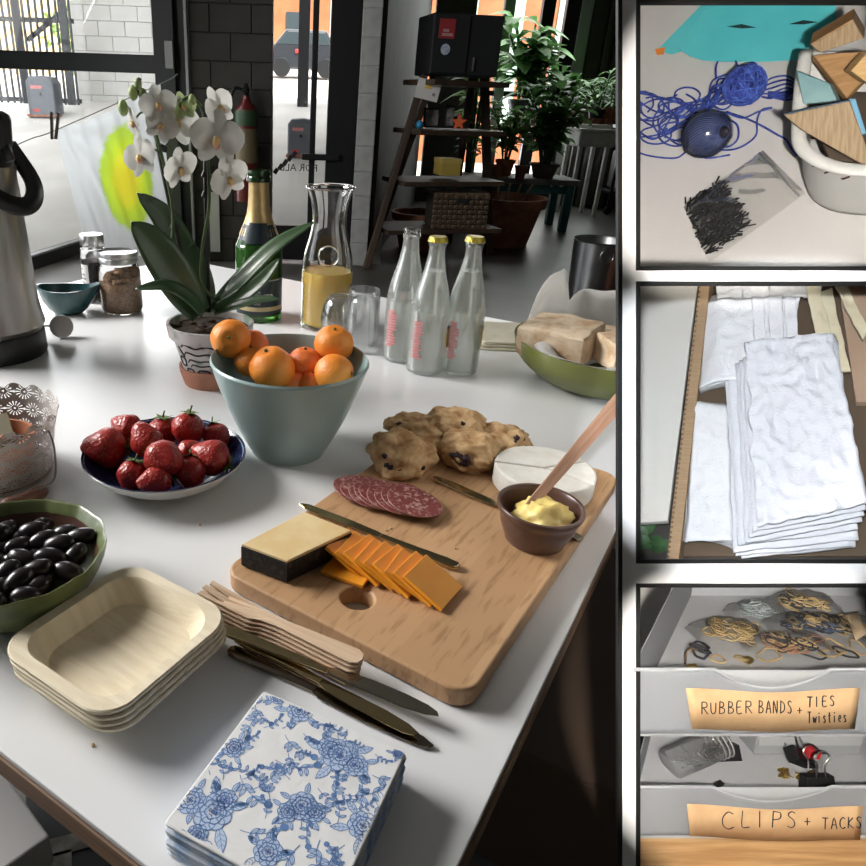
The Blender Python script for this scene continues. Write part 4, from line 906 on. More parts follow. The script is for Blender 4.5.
pp_ = mesh_obj('parchment_paper', vs, fs, pm('parchment', (.82, .81, .79), (.77, .76, .74), scale=8, rough=.75, transl=.5), None, True, B+V(0, 0, .004)); solidify(pp_, .0006)
tag(pp_, 'crumpled white parchment paper lining the green bread bowl', 'paper')
m_bread = pm('ciabatta', (.5, .33, .19), (.76, .62, .46), scale=32, rough=.95, bump=1, bscale=130, lo=.32, hi=.58); m_crumb = pm('bread_crumb', (.5, .36, .22), (.35, .22, .12), scale=50, rough=.95, bump=.8, bscale=160)
def loaf(u, v, z, w, d, h, rz, label, seed, tilt=(0, 0)):
    t = thing('bread_piece', label, 'bread', at(u, v, z), (tilt[0], tilt[1], rz), 'bread in the green bowl')
    bm = bmesh.new(); bmesh.ops.create_cube(bm, size=1); bmesh.ops.subdivide_edges(bm, edges=bm.edges[:], cuts=9, use_grid_fill=True)
    for q in bm.verts:
        c = q.co.copy(); n4 = (abs(c.x*2)**12+abs(c.y*2)**12+abs(c.z*2)**12)**(1/12); c = c/n4 if n4 > 0 else c
        nn = 1+.05*noise.noise(c*3+V(seed, 0, 0)); q.co = V(c.x*w*nn, c.y*d*nn, c.z*h*(1+.12*noise.noise(c*5+V(0, seed, 0)))*(1-.25*abs(c.x)))
    o = bm_obj('crust', bm, m_bread, t, True); autosmooth(o, 28); return t
loaf(560, 338, TZ+.082, .125, .1, .06, -.72, 'floury ciabatta piece cut square in front of the parchment peak', 1, (.1, -.05))
loaf(604, 342, TZ+.075, .09, .07, .045, .5, 'small torn ciabatta piece behind the square cut piece', 2)
loaf(626, 352, TZ+.085, .08, .08, .055, .1, 'rounded ciabatta piece at the bowl side by the parchment fold', 3)

# ---- blue-green mixing bowl with oranges
B = at(288, 449); H = up_to(B, 359); Pt = B+V(0, 0, H); R_ = mm(Pt, 79.5); rb_ = mm(B, 37)
mb_ = thing('mixing_bowl', 'pale blue-green mixing bowl full of oranges', 'bowl', B)
lathe_obj('bowl', smooth_prof([(0, 0), (rb_*.9, 0), (rb_, .004), (rb_+(R_-rb_)*.42, H*.36), (rb_+(R_-rb_)*.78, H*.72), (R_*.985, H*.955), (R_*1.0, H*.985), (R_*.99, H*1.005), (R_*.965, H*.99), (rb_+(R_-rb_)*.74, H*.72), (rb_+(R_-rb_)*.36, H*.36), (rb_*.8, .012), (0, .01)], 5), pm('celadon_melamine', (.29, .40, .40), (.31, .42, .415), scale=4, rough=.3, coat=.2), mb_, 72)
m_or = pm('orange_peel', (.78, .23, .025), (.85, .30, .045), scale=14, rough=.42, bump=.35, bscale=420)
m_or2 = pm('orange_peel_red', (.75, .16, .03), (.8, .22, .05), scale=14, rough=.42, bump=.35, bscale=420)
m_nav = pm('stem_scar', (.12, .14, .05), rough=.8)
OR = [(231, 338.5, .012, 20.5, 'orange perched on the rim of the mixing bowl beside the painted pot', m_or, (.0, -.9, .35)), (252, 347, -.004, 18, 'orange tucked behind the one perched on the bowl rim', m_or2, (1, 0, .1)),
      (251, 361, -.016, 17, 'pale orange half hidden behind the wrinkled orange', m_or, (0, 0, 1)), (272, 368, -.018, 23, 'wrinkled orange lying at the front of the mixing bowl', m_or, (-.3, -.2, 1)),
      (305, 364, -.02, 18, 'reddish orange in the middle of the mixing bowl', m_or2, (0, 0, 1)), (334, 344, .006, 20, 'grooved orange on top at the side near the upturned glasses', m_or, (0, -.3, 1)),
      (334, 373, -.016, 20, 'orange with a dark navel below the grooved orange', m_or, (.95, -.25, .1)), (293, 383, -.04, 15, 'orange deep in the bowl between the wrinkled and the reddish ones', m_or2, (0, 0, 1)), (313, 386, -.04, 16, 'orange deep in the bowl beside the navelled orange', m_or2, (0, 0, 1))]
for i, (u, v, dz, r, lb_, mt, nv) in enumerate(OR):
    c = at(u, v, TZ+H+dz); rr = mm(c, r); t = thing('orange', lb_, 'orange', c, group='oranges in the mixing bowl')
    d = V(*nv).normalized()
    def shp(q, d=d): k = max(0, q.normalized().dot(d)); return q*(1-.10*max(0, k-.93)/.07*1.0)
    blob('fruit', rr, mt, t, scale=(1, 1, .94), amp=.035, freq=1.6, sub=4, seed=i, shape=shp)
    blob('stem_scar', rr*.09, m_nav, t, d*rr*.9*V(1, 1, .94).length/1.7, amp=.2, sub=1)

# ---- blue plate of strawberries
zr = .036; P = at(165, 452, TZ+zr); R_ = mm(P, 80.5); B = V(P.x, P.y, TZ)
sp = thing('strawberry_plate', 'deep blue and white patterned plate of strawberries', 'plate', B)
lathe_obj('plate', smooth_prof([(0, 0), (R_*.5, 0), (R_*.55, .004), (R_*.8, zr*.4), (R_*.96, zr*.85), (R_, zr)], 5)+[(R_*.995, zr*1.04)], pm('white_glaze', (.62, .62, .6), rough=.25, coat=.3), sp, 64, cap1=False)
lathe_obj('blue_glaze', smooth_prof([(R_*.999, zr*1.05), (R_*.985, zr*1.06), (R_*.95, zr*.95), (R_*.78, zr*.52), (R_*.55, zr*.26), (0, zr*.22)], 5), pm('blue_transfer', (.008, .014, .05), (.022, .036, .11), scale=60, rough=.25, coat=.3, lo=.45, hi=.6), sp, 64, cap0=False)
lathe_obj('pale_rim_line', [(R_*.972, zr*1.035), (R_*.962, zr*1.01)], pm('pale_blue', (.25, .33, .5), rough=.3), sp, 64, cap0=False, cap1=False)
def straw_mat():
    m = bpy.data.materials.new('strawberry_skin'); m.use_nodes = True; N = m.node_tree.nodes; L = m.node_tree.links; b = N['Principled BSDF']; b.inputs['Roughness'].default_value = .35
    tc = N.new('ShaderNodeTexCoord'); vo = N.new('ShaderNodeTexVoronoi'); vo.inputs['Scale'].default_value = 260; L.new(tc.outputs['Object'], vo.inputs['Vector'])
    r = N.new('ShaderNodeValToRGB'); r.color_ramp.elements[0].position = .16; r.color_ramp.elements[0].color = (.42, .16, .06, 1); r.color_ramp.elements[1].position = .28; r.color_ramp.elements[1].color = (.33, .018, .016, 1)
    L.new(vo.outputs['Distance'], r.inputs[0]); L.new(r.outputs[0], b.inputs['Base Color'])
    bu = N.new('ShaderNodeBump'); bu.inputs['Strength'].default_value = .5; bu.inputs['Distance'].default_value = .0015; L.new(vo.outputs['Distance'], bu.inputs['Height']); L.new(bu.outputs[0], b.inputs['Normal']); return m
m_st = straw_mat(); m_cal = pm('calyx_green', (.09, .15, .035), rough=.6)
ST = [(108, 448, .038, 23, (-1, -.1, .05), 'largest strawberry hanging over the plate rim, tip pointing outward'), (128, 429, .04, 17, (-.8, .3, .3), 'strawberry at the back edge beside the largest one'), (163, 432, .042, 18, (0, -.2, -1), 'strawberry with its leafy cap upward behind the heap'),
      (188, 428, .052, 19, (-.1, -.3, -1), 'tall strawberry with green stem standing on top of the heap'), (216, 436, .038, 16, (.3, -.4, -.8), 'strawberry with cap upward at the side of the mixing bowl'), (147, 442, .05, 19, (-.4, .3, .7), 'rounded strawberry in the middle of the heap, cap hidden below'),
      (163, 459, .05, 22, (.6, -.6, .1), 'plump strawberry lying across the middle, tip forward'), (213, 458, .042, 21, (-.7, .2, .2), 'smooth bright strawberry resting at the blue rim'), (132, 474, .034, 17, (-.2, -.3, -.9), 'dull strawberry near the front of the plate beside the largest'),
      (157, 481, .032, 18, (-.8, -.5, .1), 'strawberry at the front rim with cap turned sideways'), (190, 471, .034, 18, (.1, -.5, -.8), 'shaded strawberry at the front rim below the bright one'), (188, 452, .042, 14, (.5, .2, .2), 'small strawberry wedged between the plump and the bright one')]
for i, (u, v, z, r, d, lb_) in enumerate(ST):
    c = at(u, v, TZ+z); rr = mm(c, r)*.98; t = thing('strawberry', lb_, 'strawberry', c, group='strawberries on the blue plate')
    t.rotation_euler = V(*d).to_track_quat('Z', 'Y').to_euler()
    def shp(q): k = q.z; w = 1.02-.36*max(0, k)**1.4-.12*max(0, -k)**4; return V(q.x*w, q.y*w, q.z*1.2 if k > 0 else q.z*.85)
    blob('berry', rr, m_st, t, scale=(.88, .88, 1), amp=.07, freq=1.8, sub=4, seed=i+20, shape=shp)
    vs, fs = [], []
    for k in range(9):
        a = 2*PI*k/9+.2*i; e = V(math.cos(a), math.sin(a), 0); ribbon_geo(spline3([V(0, 0, -.83*rr), e*rr*.3+V(0, 0, -.9*rr), e*rr*.62+V(0, 0, (-.86+.12*math.sin(k*2.1))*rr)], 3), [.1*rr, .2*rr, .24*rr, .26*rr, .2*rr, .1*rr, 0], V(0, 0, 1), .1, vs, fs, 2)
    mesh_obj('calyx', vs, fs, m_cal, t); tube('stalk', [V(0, 0, -.8*rr), V(.05*rr, 0, -1.05*rr), V(.12*rr, .05*rr, -1.25*rr)], .05*rr, m_cal, t, 6)

# ---- perforated tin basket
def perf_mat():
    m = bpy.data.materials.new('pierced_tin'); m.use_nodes = True; N = m.node_tree.nodes; L = m.node_tree.links; b = N['Principled BSDF']
    b.inputs['Base Color'].default_value = (.5, .46, .43, 1); b.inputs['Metallic'].default_value = .55; b.inputs['Roughness'].default_value = .5
    uvn = N.new('ShaderNodeTexCoord'); sx = N.new('ShaderNodeSeparateXYZ'); L.new(uvn.outputs['UV'], sx.inputs[0])
    def mth(op, a, bb=None, c=None):
        n_ = N.new('ShaderNodeMath'); n_.operation = op
        for i, x in enumerate((a, bb, c)):
            if x is None: continue
            if isinstance(x, (int, float)): n_.inputs[i].default_value = x
            else: L.new(x, n_.inputs[i])
        return n_.outputs[0]
    fy = mth('FLOOR', sx.outputs[1]); ux = mth('ADD', sx.outputs[0], mth('MULTIPLY', fy, .5))
    dx = mth('SUBTRACT', mth('FRACT', ux), .5); dy = mth('SUBTRACT', mth('FRACT', sx.outputs[1]), .5)
    r2 = mth('SQRT', mth('ADD', mth('MULTIPLY', dx, dx), mth('MULTIPLY', dy, dy))); th = mth('ARCTAN2', dy, dx)
    pet = mth('GREATER_THAN', mth('COSINE', mth('MULTIPLY', th, 14)), .45); ring = mth('MULTIPLY', mth('GREATER_THAN', r2, .17), mth('LESS_THAN', r2, .43)); hub = mth('LESS_THAN', r2, .055)
    dx2 = mth('SUBTRACT', mth('FRACT', mth('ADD', ux, .5)), .5); dd = mth('SQRT', mth('ADD', mth('MULTIPLY', dx2, dx2), mth('MULTIPLY', dy, dy))); dot = mth('LESS_THAN', dd, .07)
    hole = mth('MAXIMUM', mth('MAXIMUM', mth('MULTIPLY', pet, ring), hub), dot); al = mth('SUBTRACT', 1, hole); L.new(al, b.inputs['Alpha']); return m
B = at(-2, 472); H = up_to(B, 408); R_ = mm(B, 60)
bk_ = thing('pierced_tin_basket', 'grey pierced tin basket with flower cutouts and wooden bail handle', 'basket', B)
vs, fs, uvs = [], [], []; na, nr = 120, 14
for i in range(nr+1):
    t = i/nr
    for k in range(na):
        a = 2*PI*k/na; sc = 1-.09*(1-abs(math.sin(a*9)))*t**6; rr = R_*(.86+.2*t+.04*t**4); vs.append((rr*math.cos(a), rr*math.sin(a), H*t*sc)); uvs.append((a/(2*PI)*18, t*4.0*sc))
for i in range(nr):
    for k in range(na): k2 = (k+1) % na; fs.append((i*na+k, i*na+k2, (i+1)*na+k2, (i+1)*na+k))
tn = mesh_obj('pierced_wall', vs, fs, perf_mat(), bk_); ul = tn.data.uv_layers.new()
for pl_ in tn.data.polygons:
    for li in pl_.loop_indices:
        vi = tn.data.loops[li].vertex_index; u_, v__ = uvs[vi]
        if u_ == 0 and any(uvs[tn.data.loops[l2].vertex_index][0] > 17 for l2 in pl_.loop_indices): u_ = 18
        ul.data[li].uv = (u_, v__)
lathe_obj('floor_pan', [(0, .002), (R_*.86, .002), (R_*.88, .006)], pm('dull_tin', (.2, .18, .17), rough=.5, metal=.6), bk_, 48, cap0=False, cap1=False)
tube('bail_wire', spline3([V(R_*1.0, -.01, H*.75), V(R_*1.16, -.03, H*.6), V(R_*1.2, -.05, H*.25), V(R_*1.05, -.075, .02)], 8), .0013, pm('wire', (.3, .28, .27), rough=.4, metal=.8), bk_, 8)
tube('bail_grip', spline3([V(R_*1.08, -.06, .012), V(R_*.9, -.085, .012), V(R_*.62, -.1, .012)], 5), [.006, .0085, .009, .0085, .009, .009, .009, .0085, .009, .0085, .007], pm('grip_wood', (.2, .09, .06), rough=.55), bk_, 12)
ip = thing('clay_cup', 'small terracotta cup standing inside the pierced tin basket', 'cup', B+V(.005, .0, .004)); lathe_obj('cup', [(0, 0), (R_*.5, 0), (R_*.62, H*.55), (R_*.56, H*.56), (R_*.46, .01), (0, .01)], pm('cup_clay', (.45, .17, .08), rough=.7), ip, 36)
ip2 = thing('lace_tray', 'dark card tray leaning inside the pierced tin basket', 'tray', B+V(-.012, -.005, H*.62), (.25, -.12, .5)); box('card', R_*1.0, R_*.7, .004, pm('olive_card', (.12, .1, .05), rough=.7), ip2, (0, 0, 0), bev=.001); box('strip', R_*1.0, .006, .006, pm('strip_brown', (.3, .12, .06), rough=.6), ip2, (0, -R_*.3, .004), bev=.001)

# ---- olive bowl
zr = .058; P = at(12, 549, TZ+zr); R_ = mm(P, 91); B = V(P.x, P.y, TZ)
ol = thing('olive_bowl', 'rustic green glazed bowl with brown band full of black olives', 'bowl', B)
wv = lambda i, a: .012*math.sin(11*a)+.01*math.sin(23*a+1) if 4 < i < 44 else 0
lathe_obj('bowl', smooth_prof([(0, 0), (R_*.5, 0), (R_*.72, zr*.2), (R_*.93, zr*.65), (R_, zr), (R_*.985, zr*1.03), (R_*.93, zr*.93)], 6)+[(R_*.9, zr*.86)], pm('green_glaze', (.1, .13, .045), (.15, .18, .07), scale=30, rough=.35, coat=.3), ol, 90, cap1=False, wob=lambda i, a: (.010*math.sin(13*a)+.006*math.sin(29*a+1)) if i > 20 else 0)
lathe_obj('brown_band', [(R_*.9, zr*.862), (R_*.86, zr*.75), (R_*.83, zr*.66)], pm('brown_glaze', (.075, .03, .022), (.1, .045, .03), scale=30, rough=.35), ol, 90, cap0=False, cap1=False)
lathe_obj('inner_glaze', [(R_*.83, zr*.66), (R_*.7, zr*.4), (R_*.45, zr*.2), (0, zr*.18)], pm('green_glaze', (0, 0, 0)), ol, 60, cap0=False)
m_olv = pm('olive_skin', (.012, .009, .012), (.022, .014, .017), scale=60, rough=.3, coat=.15)
random.seed(31); spots = []
tries = 0
while len(spots) < 46 and tries < 6000:
    tries += 1; a = random.uniform(0, 2*PI); r = R_*.76*math.sqrt(random.random()); x, y = r*math.cos(a), r*math.sin(a)
    lay = 0 if len(spots) < 32 else 1
    if lay and r > R_*.5: continue
    if all((x-q[0])**2+(y-q[1])**2 > (.0165 if q[2] == lay else .009)**2 for q in spots): spots.append((x, y, lay))
me_ol = None; c0 = B-V(0, 0, 0)
for i, (x, y, lay) in enumerate(spots):
    z = zr*(.5+.28*((x*x+y*y)/(R_*R_)))+.010+lay*.009
    t = thing('black_olive', 'glossy black olive in the green bowl', 'olive', B+V(x, y, z), (random.uniform(-.3, .3), random.uniform(-.3, .3), random.uniform(-.5, 1.2)), 'olives in the green bowl')
    o = blob('olive_flesh', .0105, m_olv, t, scale=(1.25+.3*random.random(), .92, .88), amp=.05, freq=1.4, sub=3, seed=i); blob('olive_pit_end', .0012, m_nav, t, (.0132, 0, 0), sub=1)

# ---- stack of square palm-leaf plates
zp = .040
c4 = [at(u, v, TZ+zp) for u, v in ((127, 560), (226, 612), (112, 724), (-1, 648))]
ctr = sum(c4, V(0, 0, 0))/4; e1 = (c4[1]-c4[0]+c4[2]-c4[3])/2; e2 = (c4[0]-c4[3]+c4[1]-c4[2])/2
ang = math.atan2(e1.y, e1.x); S1, S2 = e1.length, e2.length
m_palm = pm('palm_leaf', (.8, .71, .54), (.72, .62, .45), scale=14, stretch=(1, 9, 1), rough=.75, bump=.3, bscale=90)
def plate_mesh():
    vs, fs = [], []; n = 7
    rings = [(1.0, .010, .026), (1.0, .0125, .026), (.985, .0135, .026), (.845, .0128, .026), (.82, .0105, .026), (.72, -.006, .024), (.69, -.0082, .022), (.3, -.0084, .012)]
    for w, z, r in rings:
        for x, y in rrect(S1*w, S2*w, min(r, S1*w*.48), n):
            vs.append((x, y, z+.0012*noise.noise(V(x*18, y*18, 0))))
    m = 4*(n+1)
    for i in range(len(rings)-1):
        for k in range(m): k2 = (k+1) % m; fs.append((i*m+k, i*m+k2, (i+1)*m+k2, (i+1)*m+k))
    fs.append(tuple((len(rings)-1)*m+k for k in range(m))); return vs, fs
v_, f_ = plate_mesh(); me_pl = None
PLN = ['pale square palm-leaf plate, topmost of its stack', 'square palm-leaf plate second from the top of the stack', 'square palm-leaf plate third from the top of the stack', 'square palm-leaf plate lying at the bottom of the stack']
for k in range(4):
    if me_pl is None: o = mesh_obj('square_plate', v_, f_, m_palm); autosmooth(o, 24); me_pl = o.data
    else: o = link('square_plate', me_pl)
    o.location = (ctr.x+.0012*k, ctr.y-.001*k, TZ+zp-.0135-.0048*k); o.rotation_euler = (0, 0, ang+.012*(k % 2)); solidify(o, .0022, -1); o.scale = (1.03, 1.03, 1); tag(o, PLN[k], 'plate', 'square palm-leaf plates')

# ---- cutting board
Zb = TZ+.021
A_, D_, C_ = at(221, 570, Zb), at(470, 698, Zb), at(617, 474, Zb)
ex = (D_-A_).normalized(); ey = V(-ex.y, ex.x, 0); Lx_, Ly_ = (D_-A_).length, (C_-D_).dot(ey)
bc = A_+ex*Lx_/2+ey*Ly_/2; angb = math.atan2(ex.y, ex.x)
def board_mat():
    m = bpy.data.materials.new('beech_staves'); m.use_nodes = True; N = m.node_tree.nodes; L = m.node_tree.links; b = N['Principled BSDF']; b.inputs['Roughness'].default_value = .5
    tc = N.new('ShaderNodeTexCoord'); sp_ = N.new('ShaderNodeSeparateXYZ'); L.new(tc.outputs['Object'], sp_.inputs[0])
    dv = N.new('ShaderNodeMath'); dv.operation = 'MULTIPLY'; dv.inputs[1].default_value = 1/.062; L.new(sp_.outputs[0], dv.inputs[0]); fl_ = N.new('ShaderNodeMath'); fl_.operation = 'FLOOR'; L.new(dv.outputs[0], fl_.inputs[0])
    wn = N.new('ShaderNodeTexWhiteNoise'); wn.noise_dimensions = '1D'; L.new(fl_.outputs[0], wn.inputs['W'])
    r = N.new('ShaderNodeValToRGB'); r.color_ramp.elements[0].color = (.47, .275, .14, 1); r.color_ramp.elements[1].color = (.56, .345, .185, 1); L.new(wn.outputs['Value'], r.inputs[0])
    mp = N.new('ShaderNodeMapping'); mp.inputs['Scale'].default_value = (160, 22, 60); L.new(tc.outputs['Object'], mp.inputs[0]); nz = N.new('ShaderNodeTexNoise'); nz.inputs['Scale'].default_value = 1; nz.inputs['Detail'].default_value = 3; L.new(mp.outputs[0], nz.inputs[0])
    r2 = N.new('ShaderNodeValToRGB'); r2.color_ramp.elements[0].position = .32; r2.color_ramp.elements[0].color = (.72, .68, .62, 1); r2.color_ramp.elements[1].position = .46; r2.color_ramp.elements[1].color = (1, 1, 1, 1); L.new(nz.outputs['Fac'], r2.inputs[0])
    mx = N.new('ShaderNodeMix'); mx.data_type = 'RGBA'; mx.blend_type = 'MULTIPLY'; mx.inputs[0].default_value = 1; L.new(r.outputs[0], mx.inputs[6]); L.new(r2.outputs[0], mx.inputs[7]); L.new(mx.outputs[2], b.inputs['Base Color']); return m
hl = at(357.5, 598, Zb); hl_l = Matrix.Rotation(-angb, 3, 'Z') @ (hl-bc); hr = mm(hl, 16.5)
brd = thing('cutting_board', 'beech wood cutting board with rounded corners and a finger hole', 'cutting board', (bc.x, bc.y, TZ), (0, 0, angb))
prism('board', rrect(Lx_, Ly_, .022, 8), .001, Zb-TZ, board_mat(), brd, bev=.003, holes=[circ(hr, 28, hl_l.x, hl_l.y)], seg=3)

# ---- dark rind cheese wedge
zt_ = Zb+.028
q4 = [at(u, v, zt_) for u, v in ((241, 544), (304, 511), (352, 530), (287, 561))]
cc = sum(q4, V(0, 0, 0))/4
wd_ = thing('cheese_wedge', 'pale hard cheese wedge with black rind', 'cheese', (cc.x, cc.y, Zb+.0005))
poly = [((q-cc).x, (q-cc).y) for q in q4][::-1]
prism('rind', poly, 0, .0265, pm('black_rind', (.014, .012, .011), (.05, .045, .04), scale=160, rough=.7, bump=.6, bscale=250, lo=.5, hi=.75), wd_, bev=.003)
prism('paste', [(x*.988, y*.985) for x, y in poly], .02, .0272, pm('cheese_paste', (.7, .51, .25), (.76, .6, .34), scale=26, rough=.55, bump=.25, bscale=90), wd_, bev=.0008)

# ---- orange cheddar slices, shingled
m_ched = pm('cheddar', (.92, .35, .02), (.95, .39, .035), scale=20, rough=.4, sss=.1)
lastA, lastB, lastC, lastD = at(404, 578, Zb+.020), at(425, 556, Zb+.020), at(460, 589, Zb+.001), at(442, 614, Zb+.001)
xs = ((lastB-lastA)+(lastC-lastD))/2; ys = ((lastD-lastA)+(lastC-lastB))/2
sw, sl_ = xs.length, ys.length; xs.normalize(); ys.normalize(); zs_ = xs.cross(ys); zs_ = -zs_ if zs_.z < 0 else zs_; ys = zs_.cross(xs)
lastc = (lastA+lastB+lastC+lastD)/4; step = at(354, 553, Zb+.012)-lastc+V(0, 0, 0); step.z = 0
NS = 9
for k in range(NS):
    t_ = 1-k/(NS-1)
    c = lastc+step*t_; tl_ = Matrix.Rotation(.10*math.sin(k*2.3), 4, 'Z')
    M_ = Matrix.Translation(c) @ tl_ @ frame_mat(V(0, 0, .002), xs, ys, zs_)
    nm = ['orange cheddar slice at the top of the fan, wholly uncovered', 'second cheddar slice from the uncovered end of the fan', 'third cheddar slice from the uncovered end of the fan', 'fourth cheddar slice from the uncovered end of the fan', 'fifth cheddar slice from the uncovered end of the fan', 'fourth cheddar slice from the rind cheese end of the fan', 'third cheddar slice from the rind cheese end of the fan', 'second leaning cheddar slice from the rind cheese', 'leaning cheddar slice nearest the black rind cheese'][NS-1-k]
    o = box('cheddar_slice', sw, sl_, .0042, m_ched, None, bev=.0007, mw=M_); tag(o, nm, 'cheese', 'fanned cheddar slices')
c = at(351, 568, Zb+.003); o = box('cheddar_slice', sw*1.0, sl_*.98, .0042, m_ched, None, c, rot=(0, 0, math.atan2(ys.y, ys.x)-PI/2+.1), bev=.0007); tag(o, 'cheddar slice lying flat on the board beneath the fan', 'cheese', 'fanned cheddar slices')

# ---- salami slices
def salami_mat():
    m = bpy.data.materials.new('salami'); m.use_nodes = True; N = m.node_tree.nodes; L = m.node_tree.links; b = N['Principled BSDF']; b.inputs['Roughness'].default_value = .4
    tc = N.new('ShaderNodeTexCoord'); vo = N.new('ShaderNodeTexNoise'); vo.inputs['Scale'].default_value = 210; vo.inputs['Detail'].default_value = 3; L.new(tc.outputs['Object'], vo.inputs['Vector'])
    r = N.new('ShaderNodeValToRGB'); r.color_ramp.elements[0].position = .5; r.color_ramp.elements[0].color = (.20, .045, .045, 1); r.color_ramp.elements[1].position = .66; r.color_ramp.elements[1].color = (.5, .3, .27, 1)
    L.new(vo.outputs['Fac'], r.inputs[0]); L.new(r.outputs[0], b.inputs['Base Color']); return m
m_sal = salami_mat(); sa0, sa1 = at(360, 493, Zb), at(413, 510, Zb); rs = mm(sa0, 27)
sme = None
for k in range(9):
    c = sa0.lerp(sa1, k/8); o = None
    if sme is None:
        o = prism('salami_slice', [(rs*math.cos(a)*(1+.03*math.sin(3*a)), rs*.92*math.sin(a)) for a in [2*PI*i/36 for i in range(36)]], 0, .0014, m_sal, bev=.0004, seg=1); sme = o.data
    else: o = link('salami_slice', sme)
    o.location = c+V(0, 0, .0042+.0009*k)+V(0, .002*math.sin(k*2), 0); o.rotation_euler = (.02, -.055, .7*k)
    o.rotation_euler = (Matrix.Rotation(.14, 3, V(.3, .95, 0)) @ Matrix.Rotation(.7*k, 3, 'Z')).to_euler()
    tube('casing', [V(rs*math.cos(a)*(1+.03*math.sin(3*a)), rs*.92*math.sin(a), .0008) for a in [2*PI*i/36 for i in range(36)]], .0007, pm('salami_casing', (.3, .13, .1), rough=.6), o, 5, closed=True)
    tag(o, 'marbled red salami slice overlapped in a row on the board' if 0 < k < 8 else ('uncovered salami slice at the end near the scone knife' if k else 'salami slice at the buried end of the row, nearest the blue plate'), 'salami', 'row of salami slices')

# ---- scones
m_sc = pm('scone_crust', (.4, .21, .085), (.7, .49, .27), scale=46, rough=.95, bump=1, bscale=170, lo=.32, hi=.6); m_berry = pm('dried_berry', (.025, .008, .014), rough=.5)
SCN = [(430, 436, .02, 26, 1.15, .62, 'scone lying under the others at the left of the pile', 0), (412, 428, .018, 23, 1.1, .6, 'scone at the back of the pile beside the pale tabletop', 1), (401, 456, .02, 29, 1.1, .85, 'large rough scone leaning at the salami side', 2), (499, 441, .017, 28, 1.15, .55, 'flat wide scone next to the white brie wheel', 3), (470, 452, .021, 28, 1.15, .72, 'scone with a dark berry burst beside the knife tip', 4), (455, 426, .036, 24, 1.3, .75, 'golden scone resting on top of the pile', 5)]
for u, v, z, r, ax, az, lb_, sd in SCN:
    c = at(u, v, Zb+z*.75); rr = mm(c, r); t = thing('scone', lb_, 'scone', c, (.25 if sd == 2 else 0, 0, .5*sd), 'pile of berry scones')
    def shp(q): z_ = max(-.62, q.z); w = 1+.08*math.sin(3*math.atan2(q.y, q.x)); return V(q.x*w, q.y*w, z_)
    blob('crust', rr, m_sc, t, scale=(ax, 1.0, az), amp=.2, freq=2.3, sub=5, seed=sd+40, shape=shp, rot=(0, 0, -.5*sd))
    random.seed(sd+2)
    for k in range(7 if sd != 4 else 12):
        a = random.uniform(-2.6, -.2) if sd != 4 else random.uniform(-2.5, -1.9); e = random.uniform(.0, .9) if sd != 4 else random.uniform(-.1, .4); d = V(math.cos(a)*math.cos(e), math.sin(a)*math.cos(e), math.sin(e))
        d = Matrix.Rotation(-.5*sd, 3, 'Z') @ d
        blob('berry', rr*(.1 if sd != 4 else .14), m_berry, t, V(d.x*ax*rr*.93, d.y*rr*.93, d.z*az*rr*.93), scale=(1.3, 1, .8), amp=.5, sub=2, seed=k)

# ---- brie wheel, cut
P = at(545, 468, Zb+.026); R_ = mm(P, 49); Bb = V(P.x, P.y, Zb+.0005)
m_rind = pm('brie_rind', (.72, .71, .67), (.62, .6, .54), scale=40, rough=.9, bump=.5, bscale=180, lo=.4, hi=.75); m_pasteb = pm('brie_paste', (.7, .6, .36), rough=.6)
cut0 = math.radians(168); cutA = math.radians(20); cutB = math.radians(-38)
for a0, a1, lb_ in ((cutA, cut0, 'back piece of the cut white brie wheel'), (cut0, cutB+2*PI, 'front piece of the cut white brie wheel beside the ramekin'), (cutB, cutA, 'small wedge of the cut white brie wheel towards the board corner')):
    t = thing('brie_piece', lb_, 'cheese', Bb, group='cut brie wheel'); g_ = .022
    n = max(6, int((a1-a0)/.12)); poly = [(R_*.03*math.cos((a0+a1)/2), R_*.03*math.sin((a0+a1)/2))]+[(R_*math.cos(a0+g_+(a1-a0-2*g_)*k/n), R_*math.sin(a0+g_+(a1-a0-2*g_)*k/n)) for k in range(n+1)]
    prism('rind', poly, 0, .0265, m_rind, t, bev=.0025, seg=2); cx_ = sum(p[0] for p in poly)/len(poly); cy_ = sum(p[1] for p in poly)/len(poly)
    prism('paste', [poly[0], poly[1], ((poly[1][0]+poly[0][0])/2*1+cx_*.02, (poly[1][1]+poly[0][1])/2+cy_*.02)], .003, .0235, m_pasteb, t) if False else None

# ---- ramekin of butter with wooden spreader
P = at(541, 505, Zb+.044); R_ = mm(P, 43); Bb = V(P.x, P.y, Zb+.0005); h = .044
rk = thing('ramekin', 'small brown stoneware ramekin of butter', 'ramekin', Bb)
lathe_obj('pot', smooth_prof([(0, 0), (R_*.62, 0), (R_*.7, .004), (R_*.84, h*.45), (R_*.9, h*.72), (R_*.97, h*.86), (R_, h*.97), (R_*.97, h*1.02), (R_*.9, h*.98), (R_*.82, h*.7), (R_*.7, h*.3), (0, h*.2)], 5), pm('brown_stoneware', (.075, .036, .026), (.12, .065, .05), scale=9, rough=.35, coat=.3), rk, 56)
bt = blob('butter', R_*.62, pm('butter', (.8, .62, .2), (.84, .68, .28), scale=14, rough=.4, sss=.2), None, Bb+V(.002, -.004, h*.6), scale=(1.05, 1.0, .85), amp=.34, freq=2.2, sub=4, seed=3)
tag(bt, 'soft yellow butter heaped in the brown ramekin', 'butter')
s0, s1 = at(533, 502, Zb+.045), on_y(631, 387, at(533, 502, Zb+.045).y+.075)
Mh, Lh = between(s0, s1)
ks = thing('butter_spreader', 'long copper coloured spreader standing in the butter ramekin', 'spreader', mw=Mh)
n = 14; vs = []; 
